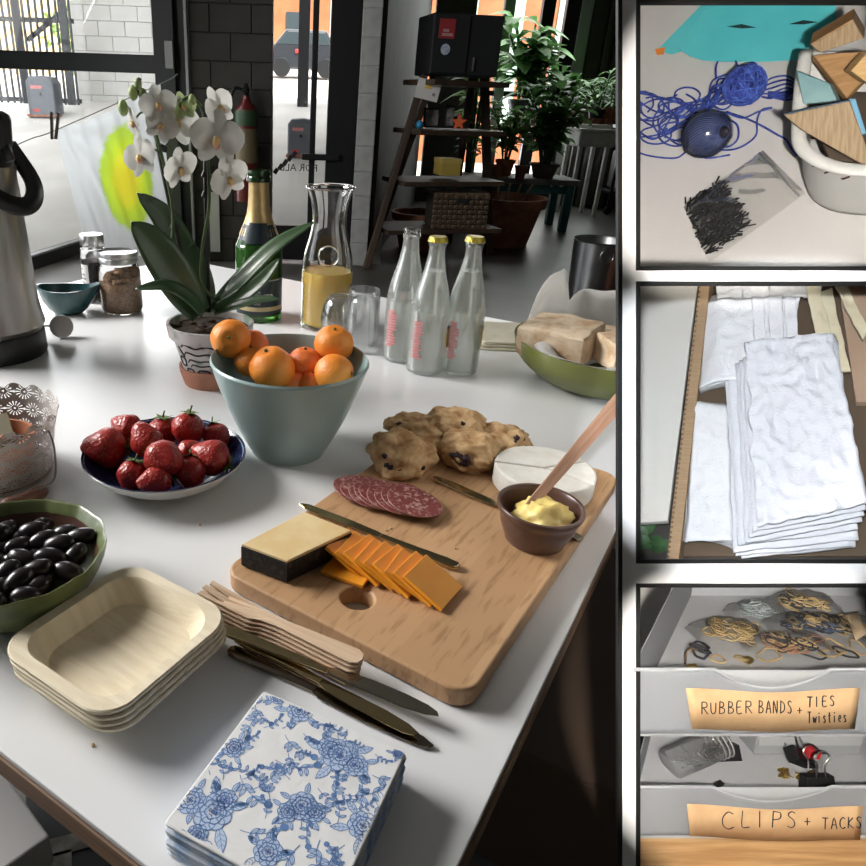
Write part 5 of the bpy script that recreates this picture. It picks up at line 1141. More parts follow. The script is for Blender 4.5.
outl = [(-Lh/2-.02, .004), (-Lh/2+.0, .0055), (-Lh/2+.03, .006), (0, .0075), (Lh/2-.02, .0085), (Lh/2, .006)]
poly = [(x, y) for x, y in outl]+[(x, -y) for x, y in reversed(outl)]
prism('handle', poly, -.002, .002, pm('copper_wood', (.42, .25, .17), (.34, .19, .125), scale=20, stretch=(1, 12, 1), rough=.28, metal=.35), ks, bev=.0012, rot=(.9, 0, 0))

# ---- knives
m_kn = pm('table_steel', (.55, .5, .42), rough=.14, metal=1); m_kng = pm('gilt_steel', (.6, .47, .26), rough=.16, metal=1); m_knd = pm('dark_steel', (.25, .21, .17), rough=.16, metal=1)
def knife(u0, v0, u1, v1, z, label, blade, handle, bl=.52, wb=.0085, group='table knives', flip=1, z1=None):
    """Tip at pixel 0, handle end at pixel 1."""
    p, q = at(u0, v0, z), at(u1, v1, z1 if z1 else z); M_, L_ = between(p, q)
    t = thing('table_knife', label, 'knife', mw=M_, group=group); x0 = -L_/2; xb = x0+L_*bl
    pts = [(x0, -.0005), (x0+.0025, .0035), (x0+.011, .0065), (x0+.03, wb*.9), (x0+.06, wb), (xb-.008, wb*.8), (xb, .004), (xb, -.004), (x0+.03, -.0055), (x0+.01, -.004)]
    prism('blade', [(x, y*flip) for x, y in pts] if flip > 0 else [(x, -y) for x, y in reversed(pts)], -.0007, .0007, blade, t, bev=.0004, seg=1)
    hp_ = [(xb-.002, .0035), (xb+.02, .0042), ((xb+L_/2)/2, .0052), (L_/2-.015, .0068), (L_/2-.003, .006), (L_/2, .003)]
    prism('handle', hp_+[(x, -y) for x, y in reversed(hp_)], -.0022, .0022, handle, t, bev=.0016, seg=3); return t
knife(299, 504, 459, 567, Zb+.004, 'long knife lying between the salami and the cheddar slices', m_kng, m_kng, .55, .0075)
knife(433, 476, 582, 540, Zb+.004, 'knife between the scones and the brie, reaching behind the ramekin', m_kng, m_knd, .5, .009, flip=-1)
knife(434, 746, 229, 649, TZ+.003, 'dark reflecting knife lying flat beside the folded floral napkins', m_knd, m_knd, .55, .0085)
knife(419, 734, 236, 636, TZ+.0075, 'gilt knife in the middle of the cutlery bundle', m_kng, m_kng, .5, .008)
knife(439, 716, 221, 628, TZ+.013, 'bright bronze knife on top of the cutlery bundle', m_kn, m_kng, .48, .0095, flip=-1)

# ---- wooden forks
m_fk = pm('birch_fork', (.6, .43, .29), (.66, .49, .34), scale=16, stretch=(1, 14, 1), rough=.7)
def fork_poly(L_):
    w = .0125; x0 = -L_/2; o = []
    tine = [(x0, w*.92), (x0+.028, w*.86)]
    top = [(x0+.055, w*.75), (x0+.068, .0065), (x0+.085, .0055), (L_/2-.03, .0082), (L_/2-.008, .009), (L_/2-.002, .006), (L_/2, 0)]
    up_ = [(x0, w*.35), (x0+.024, w*.33), (x0+.024, w*.5), (x0-.001, w*.6)][::-1]
    up_ = [(x0-.001, w*.92)]+top
    inner = [(x0, -w*.45), (x0+.024, -w*.42), (x0+.024, -w*.26), (x0-.002, -w*.24), (x0-.002, w*.24), (x0+.024, w*.26), (x0+.024, w*.42), (x0, w*.45)]
    return up_+[(x, -y) for x, y in reversed(up_)][1:]+inner
FKN = ['pale wooden fork lying at the bottom of the fork stack', 'wooden fork second from the bottom of the stack', 'wooden fork third from the bottom of the stack', 'wooden fork third from the top of the stack', 'wooden fork second from the top of the stack', 'pale wooden fork lying on top of the fork stack']
fme = None
for k in range(6):
    z = TZ+.003+.0042*k; dx = (5-k)*.9
    p, q = at(206, 590, TZ+.024), at(363, 660, TZ+.024); sh_ = V(-.0007*(5-k), -.0008*(5-k), 0); p += sh_; q += sh_; p.z = q.z = z; M_, L_ = between(p, q)
    if fme is None:
        o = prism('wooden_fork', fork_poly(L_), -.0009, .0009, m_fk, None, bev=.0004, seg=1); fme = o.data
        for vtx in fme.vertices:
            x_ = vtx.co.x+L_/2
            if x_ < .07: vtx.co.z += .004*math.sin(PI*min(1, x_/.07))*-1+.003*(1-x_/.07)
    else: o = link('wooden_fork', fme)
    o.matrix_world = M_ @ Matrix.Rotation(.004*math.sin(k*1.9), 4, 'Z'); tag(o, FKN[k], 'fork', 'stack of wooden forks')

# ---- floral paper napkins
zn = .032
nT, nR, nL = at(263, 690, TZ+zn), at(407, 752, TZ+zn), at(163, 823, TZ+zn)
nx_ = (nR-nT); Lnx = nx_.length; nx_.normalize(); ny_ = V(-nx_.y, nx_.x, 0); Lny = -(nL-nT).dot(ny_)
nc = nT+nx_*Lnx/2-ny_*Lny/2; nang = math.atan2(nx_.y, nx_.x)
m_np = pm('paper_napkin', (.72, .72, .72), rough=.9, bump=.5, bscale=70); m_npe = pm('napkin_edge', (.55, .6, .68), (.2, .33, .55), scale=60, rough=.9, lo=.45, hi=.6)
NN = 12
for k in range(NN):
    th = zn/NN; o = prism('paper_napkin', rrect(Lnx*(1-.004*(k % 3)), Lny*(1-.004*((k+1) % 3)), .003, 3), .0001, th, m_np if k == NN-1 else m_npe, None, bev=th*.45, seg=2)
    o.location = (nc.x+.0012*math.sin(k*2.1), nc.y+.001*math.sin(k*3.3), TZ+th*k); o.rotation_euler = (0, 0, nang+.012*math.sin(k*1.7))
    tag(o, 'white paper napkin with blue floral print, topmost of the stack' if k == NN-1 else ('folded blue and white paper napkin lying at the bottom of the stack' if k == 0 else 'folded blue and white paper napkin inside the stack'), 'napkin', 'floral paper napkins')
top_n = o; top_n.location = (nc.x, nc.y, TZ+zn-th); top_n.rotation_euler = (0, 0, nang); top_n.data.materials.clear(); top_n.data.materials.append(m_np)
m_b1 = pm('print_blue', (.12, .22, .45), rough=.9); m_b2 = pm('print_pale_blue', (.46, .56, .72), rough=.9); m_b3 = pm('print_deep_blue', (.07, .13, .32), rough=.9)
Mn_inv = Matrix.Rotation(-nang, 3, 'Z')
def nl(u, v): q = Mn_inv @ (at(u, v, TZ+zn)-nc); return V(q.x, q.y, th+.00015)
def inside(p): return abs(p.x) < Lnx/2-.0015 and abs(p.y) < Lny/2-.0015
def flat_poly(pts, mat, dz, acc):
    pts = [p for p in pts]
    if len(pts) < 3 or not all(inside(p) for p in pts): return
    vs, fs = acc.setdefault(mat.name, ([], [])); n0 = len(vs); vs += [(p.x, p.y, p.z+dz) for p in pts]; fs.append(tuple(range(n0, n0+len(pts))))
def flat_line(pts, w, mat, dz, acc):
    for a, b in zip(pts, pts[1:]):
        d = b-a
        if d.length < 1e-7: continue
        n_ = V(-d.y, d.x, 0).normalized()*w/2; flat_poly([a-n_, b-n_, b+n_, a+n_], mat, dz, acc)
acc = {}; random.seed(77)
def leaf_print(p, a, l, big=True):
    d = V(math.cos(a), math.sin(a), 0); n_ = V(-d.y, d.x, 0)
    L_ = [p+d*l*t+n_*l*.2*math.sin(PI*t) for t in (0, .25, .5, .75, 1)]; R__ = [p+d*l*t-n_*l*.2*math.sin(PI*t) for t in (.75, .5, .25)]
    flat_poly(L_+R__, m_b2, .00002, acc); flat_line(L_, .0005, m_b1, .00005, acc); flat_line([L_[-1]]+R__+[L_[0]], .0005, m_b1, .00005, acc); flat_line([p, p+d*l], .00035, m_b1, .00006, acc)
    if big:
        for t in (.3, .5, .7):
            for s_ in (-1, 1): flat_line([p+d*l*t, p+d*l*(t+.13)+n_*s_*l*.14], .0003, m_b1, .00006, acc)
def rose_print(p, r):
    for i in range(9):
        a = 2*PI*i/9; c = p+V(math.cos(a), math.sin(a), 0)*r*.62; flat_poly([c+V(math.cos(t), math.sin(t), 0)*r*.38 for t in [2*PI*k/10 for k in range(10)]], m_b2, .00001*(i+3), acc); flat_line([c+V(math.cos(t), math.sin(t), 0)*r*.38 for t in [a-1.7+3.4*k/8 for k in range(9)]], .0006, m_b1, .00016, acc)
        for q in (.5, .72, .9): flat_line([p+V(math.cos(a+.2), math.sin(a+.2), 0)*r*q*.6, p+V(math.cos(a+.12), math.sin(a+.12), 0)*r*(q*.6+.22)], .0004, m_b1, .00017, acc)
    for ring, nn in ((.58, 6), (.36, 5), (.18, 4)):
        for i in range(nn):
            a = 2*PI*i/nn+ring*5; flat_line([p+V(math.cos(a+t)*r*ring*(1+.16*math.sin(t*3)), math.sin(a+t)*r*ring*(1+.16*math.sin(t*3)), 0) for t in [1.15*k/6 for k in range(7)]], .0009, random.choice([m_b1, m_b3]), .0002, acc)
    flat_poly([p+V(math.cos(t), math.sin(t), 0)*r*.13 for t in [2*PI*k/8 for k in range(8)]], m_b3, .00021, acc)
def sprig(p, a, l, n=4):
    pts = [p+V(math.cos(a+.5*t), math.sin(a+.5*t), 0)*l*t for t in [k/8 for k in range(9)]]; flat_line(pts, .0005, m_b1, .00004, acc)
    for k in range(n):
        q = pts[2+k*6//n]
        for s_ in (-1, 1): leaf_print(q, a+s_*.9, l*.24, False)
    e = pts[-1]; flat_poly([e+V(math.cos(t), math.sin(t), 0)*l*.1 for t in [2*PI*k/8 for k in range(8)]], m_b1, .00005, acc)
for u, v, r in ((300, 711, 10), (278, 698, 6), (340, 755, 13), (330, 748, 9), (355, 765, 9), (234, 748, 8), (213, 812, 13), (190, 800, 10), (225, 800, 8), (302, 806, 10), (288, 812, 7), (315, 812, 7), (363, 826, 10), (268, 852, 9), (197, 835, 7), (398, 754, 4)):
    p = nl(u, v); r_ = r*.00075*1.35
    for k in range(5): leaf_print(p+V(math.cos(k*1.3+u), math.sin(k*1.3+u), 0)*r_*.8, k*1.3+u+random.uniform(-.3, .3), r_*random.uniform(.9, 1.4), r > 8)
    rose_print(p, r_)
for u, v, a, l in ((262, 712, -2.4, .026), (285, 735, -1.2, .028), (318, 742, .6, .02), (275, 760, -.6, .03), (240, 775, -1.3, .03), (250, 790, .3, .026), (270, 800, 1.7, .024), (330, 800, .9, .026), (345, 795, -.2, .03), (372, 775, -.6, .022), (375, 800, -1.3, .022), (320, 840, -2, .026), (345, 845, -2.6, .024), (240, 830, -.4, .028), (210, 775, 1.9, .03), (290, 780, 2.2, .022), (300, 845, -2.4, .03), (335, 850, -1.6, .02), (360, 800, 1.1, .02), (255, 705, -1.4, .022)): sprig(nl(u, v), a-nang, l)
for k in range(34): sprig(V(random.uniform(-.46, .46)*Lnx, random.uniform(-.46, .46)*Lny, th+.00015), random.uniform(0, 6.3), random.uniform(.012, .022), 3)
for nm, (vs, fs) in acc.items(): mesh_obj('floral_print', vs, fs, MATS[nm], top_n, False)['kind'] = 'stuff'
# crumbs and the fridge-cold details
for k, (u, v) in enumerate(((391, 528), (386, 530), (455, 548), (200, 525), (93, 745))): tag(blob('crumb', .0016, m_sc, None, at(u, v, (Zb if k < 3 else TZ)+.001), amp=.3, sub=1, seed=k), 'tiny crumb of scone on the board' if k < 3 else 'tiny crumb on the white table top', 'crumb', 'crumbs')
# ================================================================== leaning display board with three box niches beside the table
DB = .62                                             # distance of the board face along the view
def cp(u, v, d): return at_depth(u, v, d)            # a point seen at photo pixel (u, v), d metres ahead
m_bw = pm('board_white', (.86, .86, .86), rough=.7); m_bk = pm('board_black', (.006, .006, .006), rough=.6)
MC = frame_mat(cp(309, 433, DB), RIGHT, -DOWN, -FWD)
def bl(u, v): return ((u-CX)/FPX*DB, -(v-CY)/FPX*DB)
dbd = thing('display_board', 'white display board with three black framed box niches standing beside the table', 'display board', mw=MC)
OPEN = [(639, 5, 884, 267), (639, 286, 884, 559), (639, 587, 884, 869)]
def brect(name, u0, v0, u1, v1, z0, z1, mat):
    x0, y1 = bl(u0, v0); x1, y0 = bl(u1, v1); return box(name, x1-x0, y1-y0, z1-z0, mat, dbd, ((x0+x1)/2, (y0+y1)/2, (z0+z1)/2), bev=.0003, seg=1)
for a in ((620, -30, 636, 905), (887, -30, 905, 905), (635, -30, 888, 1.5), (635, 270.5, 888, 282), (635, 562.5, 888, 583), (635, 872, 888, 905)): brect('panel', *a, -.0015, .0015, m_bw)
brect('edge_trim', 616.5, -30, 621, 905, -.002, .003, m_bk)
for u0, v0, u1, v1 in OPEN:
    for a in ((u0-4, v0-4, u0, v1+4), (u1, v0-4, u1+4, v1+4), (u0, v0-4, u1, v0), (u0, v1, u1, v1+4)): brect('niche_frame', *a, -.001, .003, m_bk)
# box shells behind the openings, splayed like a window reveal
m_shell = pm('niche_lining', (.62, .6, .57), rough=.8)
def shell(k, d1, back=True):
    u0, v0, u1, v1 = OPEN[k]; g = 3.5; vs = [MC.inverted() @ cp(u, v, d) for d in (DB+.002, d1) for u, v in ((u0-g, v0-g), (u1+g, v0-g), (u1+g, v1+g), (u0-g, v1+g))]
    fs = [(0, 1, 5, 4), (1, 2, 6, 5), (2, 3, 7, 6), (3, 0, 4, 7)]+([(4, 5, 6, 7)] if back else [])
    solidify(mesh_obj('niche_box', vs, fs, m_shell, dbd, False), .002, 1)
shell(0, 1.02); shell(1, .87); shell(2, 1.12)
for u_ in (897, 740):
    p0 = cp(u_, 898, DB+.006); tube('stand_post', [MC.inverted() @ p0, MC.inverted() @ V(p0.x, p0.y, .0)], .006, m_black, dbd, 8)
# added, unseen light stand: three spot heads put in to brighten the niches
def cc(x, y, z): return CAM+RIGHT*x+DOWN*y+FWD*z
ADDED_HEADS = [(cc(.06, .03, -.03), (760, 136), 38, (1, .94, .87)), (cc(-.02, -.05, -.03), (757, 424), 32, (.93, .96, 1)), (cc(.05, .01, -.03), (760, 727), 46, (1, .95, .88))]
stp = V(.10, -.42, 0)
lst = thing('added_light_stand', 'added black light stand with three spot heads brightening the niches', 'light stand', stp)
tube('pole', [V(0, 0, .02), V(0, 0, 1.75)], .014, m_black, lst, 12)
for k in range(3): a_ = 2*PI*k/3; tube('leg', [V(0, 0, .45), V(.42*math.cos(a_), .42*math.sin(a_), .012)], .01, m_black, lst, 8)
for pos, (u, v), pw, col in ADDED_HEADS:
    tg = cp(u, v, .68); d = (tg-pos).normalized(); z = -d; x = (RIGHT-z*RIGHT.dot(z)).normalized(); y = z.cross(x); Mh_ = Matrix.Translation(-stp) @ frame_mat(pos, x, y, z)
    hd = bpy.data.objects.new('added_spot_head', None); COL.objects.link(hd); hd.parent = lst; hd.matrix_local = Mh_; hd.empty_display_size = .02
    lathe_obj('housing', [(0, .07), (.017, .065), (.02, .01), (.02, .002), (.018, .002), (.017, .01), (0, .015)], m_black, hd, 28)
    lathe_obj('lens', [(0, .008), (.017, .009)], pm('added_lens_glow', (1, .96, .9), rough=.4, emit=3), hd, 28, cap0=False, cap1=False)
    e = Mh_.inverted() @ V(0, 0, max(.3, min(1.7, pos.z+.05))); tube('yoke', [V(0, 0, .04), e], .005, m_black, hd, 8)
    l = bpy.data.lights.new('added_spot_light', 'SPOT'); l.energy = pw; l.color = col; l.use_square = True; l.spot_blend = .06; l.shadow_soft_size = .015
    dist = (cp(u, v, DB)-pos).length; half = 150/FPX*DB*1.12; l.spot_size = 2*math.atan(half/dist)*1.02
    o = bpy.data.objects.new('added_spot_light', l); COL.objects.link(o); o.parent = hd; o.location = (0, 0, 0)

class Plane3:
    """Tilted base surface of a niche: X right, Y away, N up off the surface."""
    def __init__(s, u, v, d, el, level=False):
        s.O = cp(u, v, d); r = ray(u, v).normalized(); upv = (-DOWN-r*(-DOWN).dot(r)).normalized(); s.X = r.cross(upv).normalized(); e = math.radians(el)
        if level: s.X = RIGHT; r = FWD; upv = -DOWN
        s.N = -r*math.sin(e)+upv*math.cos(e); s.Y = r*math.cos(e)+upv*math.sin(e); s.M = frame_mat(s.O, s.X, s.Y, s.N); s.I = s.M.inverted()
    def hit(s, u, v, h=0):                           # local point where the sight line meets height h
        d = ray(u, v); t = ((s.O+s.N*h-CAM).dot(s.N))/d.dot(s.N); return s.I @ (CAM+d*t)
    def front(s, u, v, y):                           # local point where it meets the upright plane Y = y
        d = ray(u, v); t = ((s.O+s.Y*y-CAM).dot(s.Y))/d.dot(s.Y); return s.I @ (CAM+d*t)
    def px(s, p, n): return n*depth(s.M @ Vector(p))/FPX
    def thing(s, name, label, cat, p=(0, 0, 0), group=None, rz=0): return thing(name, label, cat, mw=s.M @ Matrix.Translation(p) @ Matrix.Rotation(rz, 4, 'Z'), group=group)
def quad_sheet(name, S, corners, h, mat, parent=None, n=24, amp=.0, seed=0, freq=40, thick=.0012, fold=0, lift=None, mw=None):
    """Cloth-like sheet over four photo pixels (tl, tr, br, bl) at heights h on surface S."""
    hs = h if isinstance(h, (list, tuple)) else [h]*4; c = [S.hit(u, v, hh) for (u, v), hh in zip(corners, hs)]; vs, fs = [], []
    for j in range(n+1):
        for i in range(n+1):
            a, b = i/n, j/n; p = (c[0]*(1-a)+c[1]*a)*(1-b)+(c[3]*(1-a)+c[2]*a)*b
            q = p*freq+V(seed*3.1, seed, 0); w = abs(noise.noise(q))*-1+abs(noise.noise(q*2.1))*-.4
            p = p+V(0, 0, amp*(w+.6)); p += V(noise.noise(q*.7), noise.noise(q*.7+V(9, 0, 0)), 0)*amp*.35
            if lift: p.z += lift(a, b)
            vs.append(p)
    for j in range(n):
        for i in range(n): k = j*(n+1)+i; fs.append((k, k+n+1, k+n+2, k+1))
    o = mesh_obj(name, vs, fs, mat, parent, True, None, None)
    if parent is None: o.matrix_world = S.M
    solidify(o, thick, -1); return o
def poly_px(S, pts, h): return [(q.x, q.y) for q in (S.hit(u, v, h) for u, v in pts)]
def ccw(p):
    a = sum(x0*y1-x1*y0 for (x0, y0), (x1, y1) in zip(p, p[1:]+p[:1])); return p if a > 0 else p[::-1]

# ------------------------------------------------------------------ niche: craft table with twine and wood blocks
S = Plane3(753, 140, .80, 48)
m_ct = pm('craft_table', (.60, .585, .57), (.57, .555, .54), scale=5, rough=.5)
o = prism('craft_table_top', ccw(poly_px(S, ((632, -4), (892, -4), (892, 276), (632, 276)), 0)), -.004, 0, m_ct); o.matrix_world = S.M; tag(o, 'off-white craft table top carrying blue twine and wood blocks', 'table top')
m_teal_p = pm('teal_paper', (.10, .55, .60), (.12, .6, .64), scale=14, rough=.7)
fo = S.thing('teal_folder', 'bright turquoise paper folder with two slits', 'folder')
def flat_part(name, pts, h0, h1, mat, parent, bev=0): return prism(name, ccw(poly_px(S, pts, h1)), h0, h1, mat, parent, bev=bev)
def sl(p, q, w):
    m_ = ((p[0]+q[0])/2, (p[1]+q[1])/2-w); m2 = ((p[0]+q[0])/2, (p[1]+q[1])/2+w*.4); return [p, m_, q, m2]
flat_part('rear_leaf', ((656, 51), (709, -3), (726, -3), (684, 50), (672, 54)), .0006, .0014, m_teal_p, fo)
pts_f = [(714, -3), (696, 22), (678.5, 46), (680, 49.5), (690, 56), (703, 60), (720, 61.3), (770, 61), (806, 59), (811, 40), (836, 30), (836, -3)]
flat_part('front_leaf', pts_f, .0115, .0123, m_teal_p, fo)
m_slit = pm('slit_dark', (.006, .03, .034), rough=.9)
for p, q, w in (((727, 26.5), (756, 27.5), 3), ((789, 24), (818, 22), 3)):
    flat_part('slit', sl(p, q, w), .0123, .0126, m_slit, fo)
flat_part('orange_corner', ((655, 49), (665, 47), (664, 54), (657, 55)), .0014, .002, pm('orange_card', (.75, .22, .04), rough=.7), fo)
m_tw = pm('blue_twine', (.015, .03, .2), (.05, .09, .4), scale=120, rough=.7)
def ball(S, c, r, mat, parent, n, seed, tr):
    random.seed(seed); vs, fs = [], []
    for k in range(n):
        ax = V(random.gauss(0, 1), random.gauss(0, 1), random.gauss(0, 1)).normalized(); e1 = ax.orthogonal().normalized(); e2 = ax.cross(e1); off = ax*random.uniform(-.5, .5)*r; rr = math.sqrt(r*r-off.length_squared)*random.uniform(.98, 1.04)
        tube_geo([c+off+e1*rr*math.cos(t)+e2*rr*math.sin(t) for t in [2*PI*i/22 for i in range(22)]], tr, 4, True, vs, fs)
    return mesh_obj('strands', vs, fs, mat, parent)
def ball_at(u, v, rpx):
    p = S.hit(u, v, 0); r = S.px(p, rpx)
    for _ in range(6): p = S.hit(u, v, r*.92); r = S.px(p, rpx)
    return p, r
p, r = ball_at(744.5, 85.5, 18.5); tb_ = S.thing('twine_ball', 'round ball of dark blue twine lying on the tangle', 'twine ball', p)
blob('core', r*.88, pm('twine_core', (.012, .02, .11), rough=.9), tb_, amp=.04, sub=3); ball(S, V(0, 0, 0), r*.96, m_tw, tb_, 46, 3, r*.05); ball(S, V(0, 0, 0), r, pm('bright_twine', (.08, .16, .55), (.03, .06, .3), scale=200, rough=.7), tb_, 22, 4, r*.04)
p, r = ball_at(706.5, 134, 23); wb_ = S.thing('wrapped_twine_ball', 'blue twine ball wrapped in clear plastic with a dark label', 'twine ball', p)
blob('core', r*.88, pm('grey_blue_core', (.035, .05, .13), rough=.8), wb_, amp=.03, sub=3)
vs, fs = [], []
for k in range(44):
    a = 2*PI*k/44; ax = V(.8, -.5, .45).normalized(); e1 = ax.orthogonal().normalized(); e2 = ax.cross(e1); d = e1*math.cos(a)+e2*math.sin(a)
    tube_geo([ax*r*.9*math.cos(t)+(d*math.cos(.5*t)+ax.cross(d)*math.sin(.5*t))*r*.9*math.sin(t) for t in [.3+.22*i for i in range(11)]], r*.022, 4, False, vs, fs)
mesh_obj('strands', vs, fs, pm('pale_blue_twine', (.07, .1, .24), (.12, .16, .34), scale=90, rough=.6), wb_)
blob('core_hole', r*.22, m_slit if False else pm('hole_dark', (.02, .018, .03), rough=.9), wb_, V(.8, -.5, .45).normalized()*r*.84, scale=(1, 1, 1), sub=2, amp=.05)
blob('plastic_film', r, thin_glass('plastic_film', (.9, .9, .92), gloss=.25, rough=.12), wb_, amp=.05, freq=4, sub=3)
o = blob('dark_label', r*.97, pm('label_dark', (.02, .022, .024), rough=.4), wb_, amp=.0, sub=3)
bm = bmesh.new(); bm.from_mesh(o.data); dl = V(-.62, .62, .35).normalized(); bmesh.ops.delete(bm, geom=[v for v in bm.verts if v.co.normalized().dot(dl) < .72], context='VERTS'); bm.to_mesh(o.data); bm.free()
# loose tangle
random.seed(12); vs, fs = [], []
def strand(pts, hh=.004, n=7, tr=.0011):
    pa = spline3([S.hit(u, v, hh*random.uniform(.3, 1.6)) for u, v in pts], n); tube_geo(pa, tr, 5, False, vs, fs)
for k in range(9):
    y0 = 92+k*5.5; strand([(632, y0+random.uniform(-8, 8)), (655, y0+random.uniform(-10, 10)), (678, 112+random.uniform(-14, 14)), (700, 108+random.uniform(-10, 8)), (722, 100+random.uniform(-12, 10)), (735, 92+random.uniform(-8, 10))])
for k in range(13):
    cx_, cy_ = random.uniform(642, 690), random.uniform(95, 138); rx, ry = random.uniform(9, 20), random.uniform(6, 13); a0 = random.uniform(0, 6); strand([(cx_+rx*math.cos(a0+t), cy_+ry*math.sin(a0+t)) for t in [.8*i for i in range(8)]], .006)
for k in range(10): strand([(706+random.uniform(-6, 6), 105+random.uniform(-6, 8)), (714+random.uniform(-5, 5), 92+random.uniform(-8, 8)), (724+random.uniform(-5, 5), 84+random.uniform(-9, 9)), (738, 82+random.uniform(-10, 10))], .008)
strand([(716, 78), (716, 66), (722, 56), (733, 57), (738, 66), (744, 70)], .012); strand([(746, 70), (750, 63), (756, 64), (757, 71)], .01)
for k in range(5): strand([(762, 85+k*3), (772, 78+5*k), (787, 76+4*k), (796, 84+3*k), (786, 92+2*k), (768, 92+k)], .006)
strand([(632, 150), (650, 156), (676, 158), (690, 150), (706, 158), (730, 155)], .003); strand([(632, 138), (660, 134), (690, 118), (720, 112), (742, 118), (758, 112), (772, 108), (762, 110), (757, 120), (756, 135), (745, 145), (730, 150), (706, 149)], .003)
strand([(726, 112), (745, 118), (762, 126), (776, 134), (786, 140), (792, 150), (797, 156)], .003); strand([(726, 118), (737, 125), (738, 138), (730, 146), (718, 148)], .003)
tw_ = mesh_obj('loose_twine', vs, fs, m_tw); tw_.matrix_world = S.M; tag(tw_, 'tangled loose blue twine spread across the craft table', 'twine')
# zip bag of black twist ties
zb_ = S.thing('zip_bag', 'clear zip bag filled with short black ties', 'bag')
bag = [(683, 205), (763, 149), (806, 192), (709, 262)]
m_bag = thin_glass('bag_film', (.985, .985, .98), gloss=.1, rough=.12, haze=.02)
for hh, am in ((.001, 0), (.011, .006)):
    c = [S.hit(u, v, .003) for u, v in bag]; v2, f2 = [], []; n = 22
    for j in range(n+1):
        for i in range(n+1):
            a, b = i/n, j/n; p = (c[0]*(1-a)+c[1]*a)*(1-b)+(c[3]*(1-a)+c[2]*a)*b; e = (4*a*(1-a)*4*b*(1-b))**.4; p.z = .001+(hh+am*noise.noise(p*70))*e*(1.3-a*.8); v2.append(p)
    for j in range(n):
        for i in range(n): k = j*(n+1)+i; f2.append((k, k+1, k+n+2, k+n+1))
    mesh_obj('film', v2, f2, m_bag, zb_)
p0, p1 = S.hit(759, 153, .006), S.hit(799, 196, .006); tube('zip_strip', [p0, (p0+p1)/2+V(0, 0, .002), p1], .0012, thin_glass('zip_film', (.95, .95, .93), gloss=.3, rough=.1, haze=.25), zb_, 6)
random.seed(21); vs, fs = [], []
for k in range(420):
    a = random.random()**1.1; b = random.uniform(.06, .94); c = [S.hit(u, v, 0) for u, v in bag]; p = (c[0]*(1-a*.42)+c[1]*a*.42)*(1-b)+(c[3]*(1-a*.42)+c[2]*a*.42)*b; p.z = random.uniform(.002, .009)
    d = (c[1]-c[0]).normalized()*random.uniform(.5, 1)+V(random.uniform(-.6, .6), random.uniform(-.6, .6), 0); d = d.normalized()*random.uniform(.007, .012)
    tube_geo([p-d*.3, p+d*.4+V(0, 0, random.uniform(-.001, .001)), p+d], .0009, 4, False, vs, fs)
o = mesh_obj('black_ties', vs, fs, pm('tie_black', (.006, .006, .007), rough=.4), zb_); o['kind'] = 'stuff'
# white tub
hT = .082
rim = [(806, 52), (802, 80), (799.5, 112), (799, 137), (801.5, 146), (807, 153), (817, 160), (829, 165), (843, 168.5), (862, 170.5), (885, 171.5), (893, 171), (893, 52)]
rp = [S.hit(u, v, hT) for u, v in rim]; cen = sum(rp, V(0, 0, 0))/len(rp)
tbn = S.thing('plastic_tub', 'white plastic tub with a thick rim full of wood offcuts', 'tub')
vs, fs = [], []; n = len(rp); m_tub = pm('white_plastic', (.66, .66, .64), (.62, .62, .6), scale=8, rough=.4)
for f, z, in_ in ((1.0, hT, 0), (.955, hT-.012, 0), (.87, hT*.3, 0), (.80, .006, 0), (.77, .0005, 0)):
    for p in rp: q = cen+(p-cen)*f; vs.append(V(q.x+(1-f)*.02, q.y, z))
for i in range(4):
    for k in range(n): k2 = (k+1) % n; fs.append((i*n+k, i*n+k2, (i+1)*n+k2, (i+1)*n+k))
fs.append(tuple(4*n+k for k in range(n))); solidify(mesh_obj('tub_wall', vs, fs, m_tub, tbn), .002, 1)
tube('rim', spline3(rp[:-1], 4), .0065, m_tub, tbn, 10, flat=.6)
for u, v in ((816, 165), (828, 172), (846, 178)): q = S.hit(u, v, hT-.004); box('scuff', .006, .0012, .0012, pm('scuff_ink', (.08, .04, .05), rough=.8), tbn, q, rot=(0, 0, .3), bev=0)
# wood blocks, each a cut offcut with its own tilt
def wblock(label, face, h, tilt, thick, mat, mat2=None, side=None, edge=None, hs=None):
    """face = photo outline of its broad side; tilt leans that side back from upright."""
    c_u = sum(p[0] for p in face)/len(face); c_v = sum(p[1] for p in face)/len(face); o_ = S.M @ S.hit(c_u, c_v, h); r = ray(c_u, c_v).normalized()
    nn = (S.N*math.sin(tilt[0])-S.Y*math.cos(tilt[0])); nn = (nn+S.X*tilt[1]).normalized(); xx = S.X-nn*S.X.dot(nn); xx.normalize(); yy = nn.cross(xx); Mf = frame_mat(o_, xx, yy, nn); I = Mf.inverted()
    pl_ = []
    for u, v in face:
        d = ray(u, v); t = (o_-CAM).dot(nn)/d.dot(nn); q = I @ (CAM+d*t); pl_.append((q.x, q.y))
    t = thing('wood_block', label, 'wood block', mw=Mf, group='wood offcuts in the tub'); prism('timber', ccw(pl_), -thick, 0, mat, t, bev=.0008, seg=1)
    if mat2: # painted edge band along the first outline side
        a, b = Vector((*pl_[0], 0)), Vector((*pl_[1], 0)); d = (b-a).normalized(); n_ = V(-d.y, d.x, 0); cc = Vector((sum(p[0] for p in pl_)/len(pl_), sum(p[1] for p in pl_)/len(pl_), 0)); n_ = n_ if (cc-a).dot(n_) < 0 else -n_
        box('painted_edge', (b-a).length, .0012, thick, mat2, t, bev=.0002, seg=1, mw=frame_mat((a+b)/2+n_*.0006-V(0, 0, thick/2), d, V(0, 0, 1).cross(d), V(0, 0, 1)))
    return t
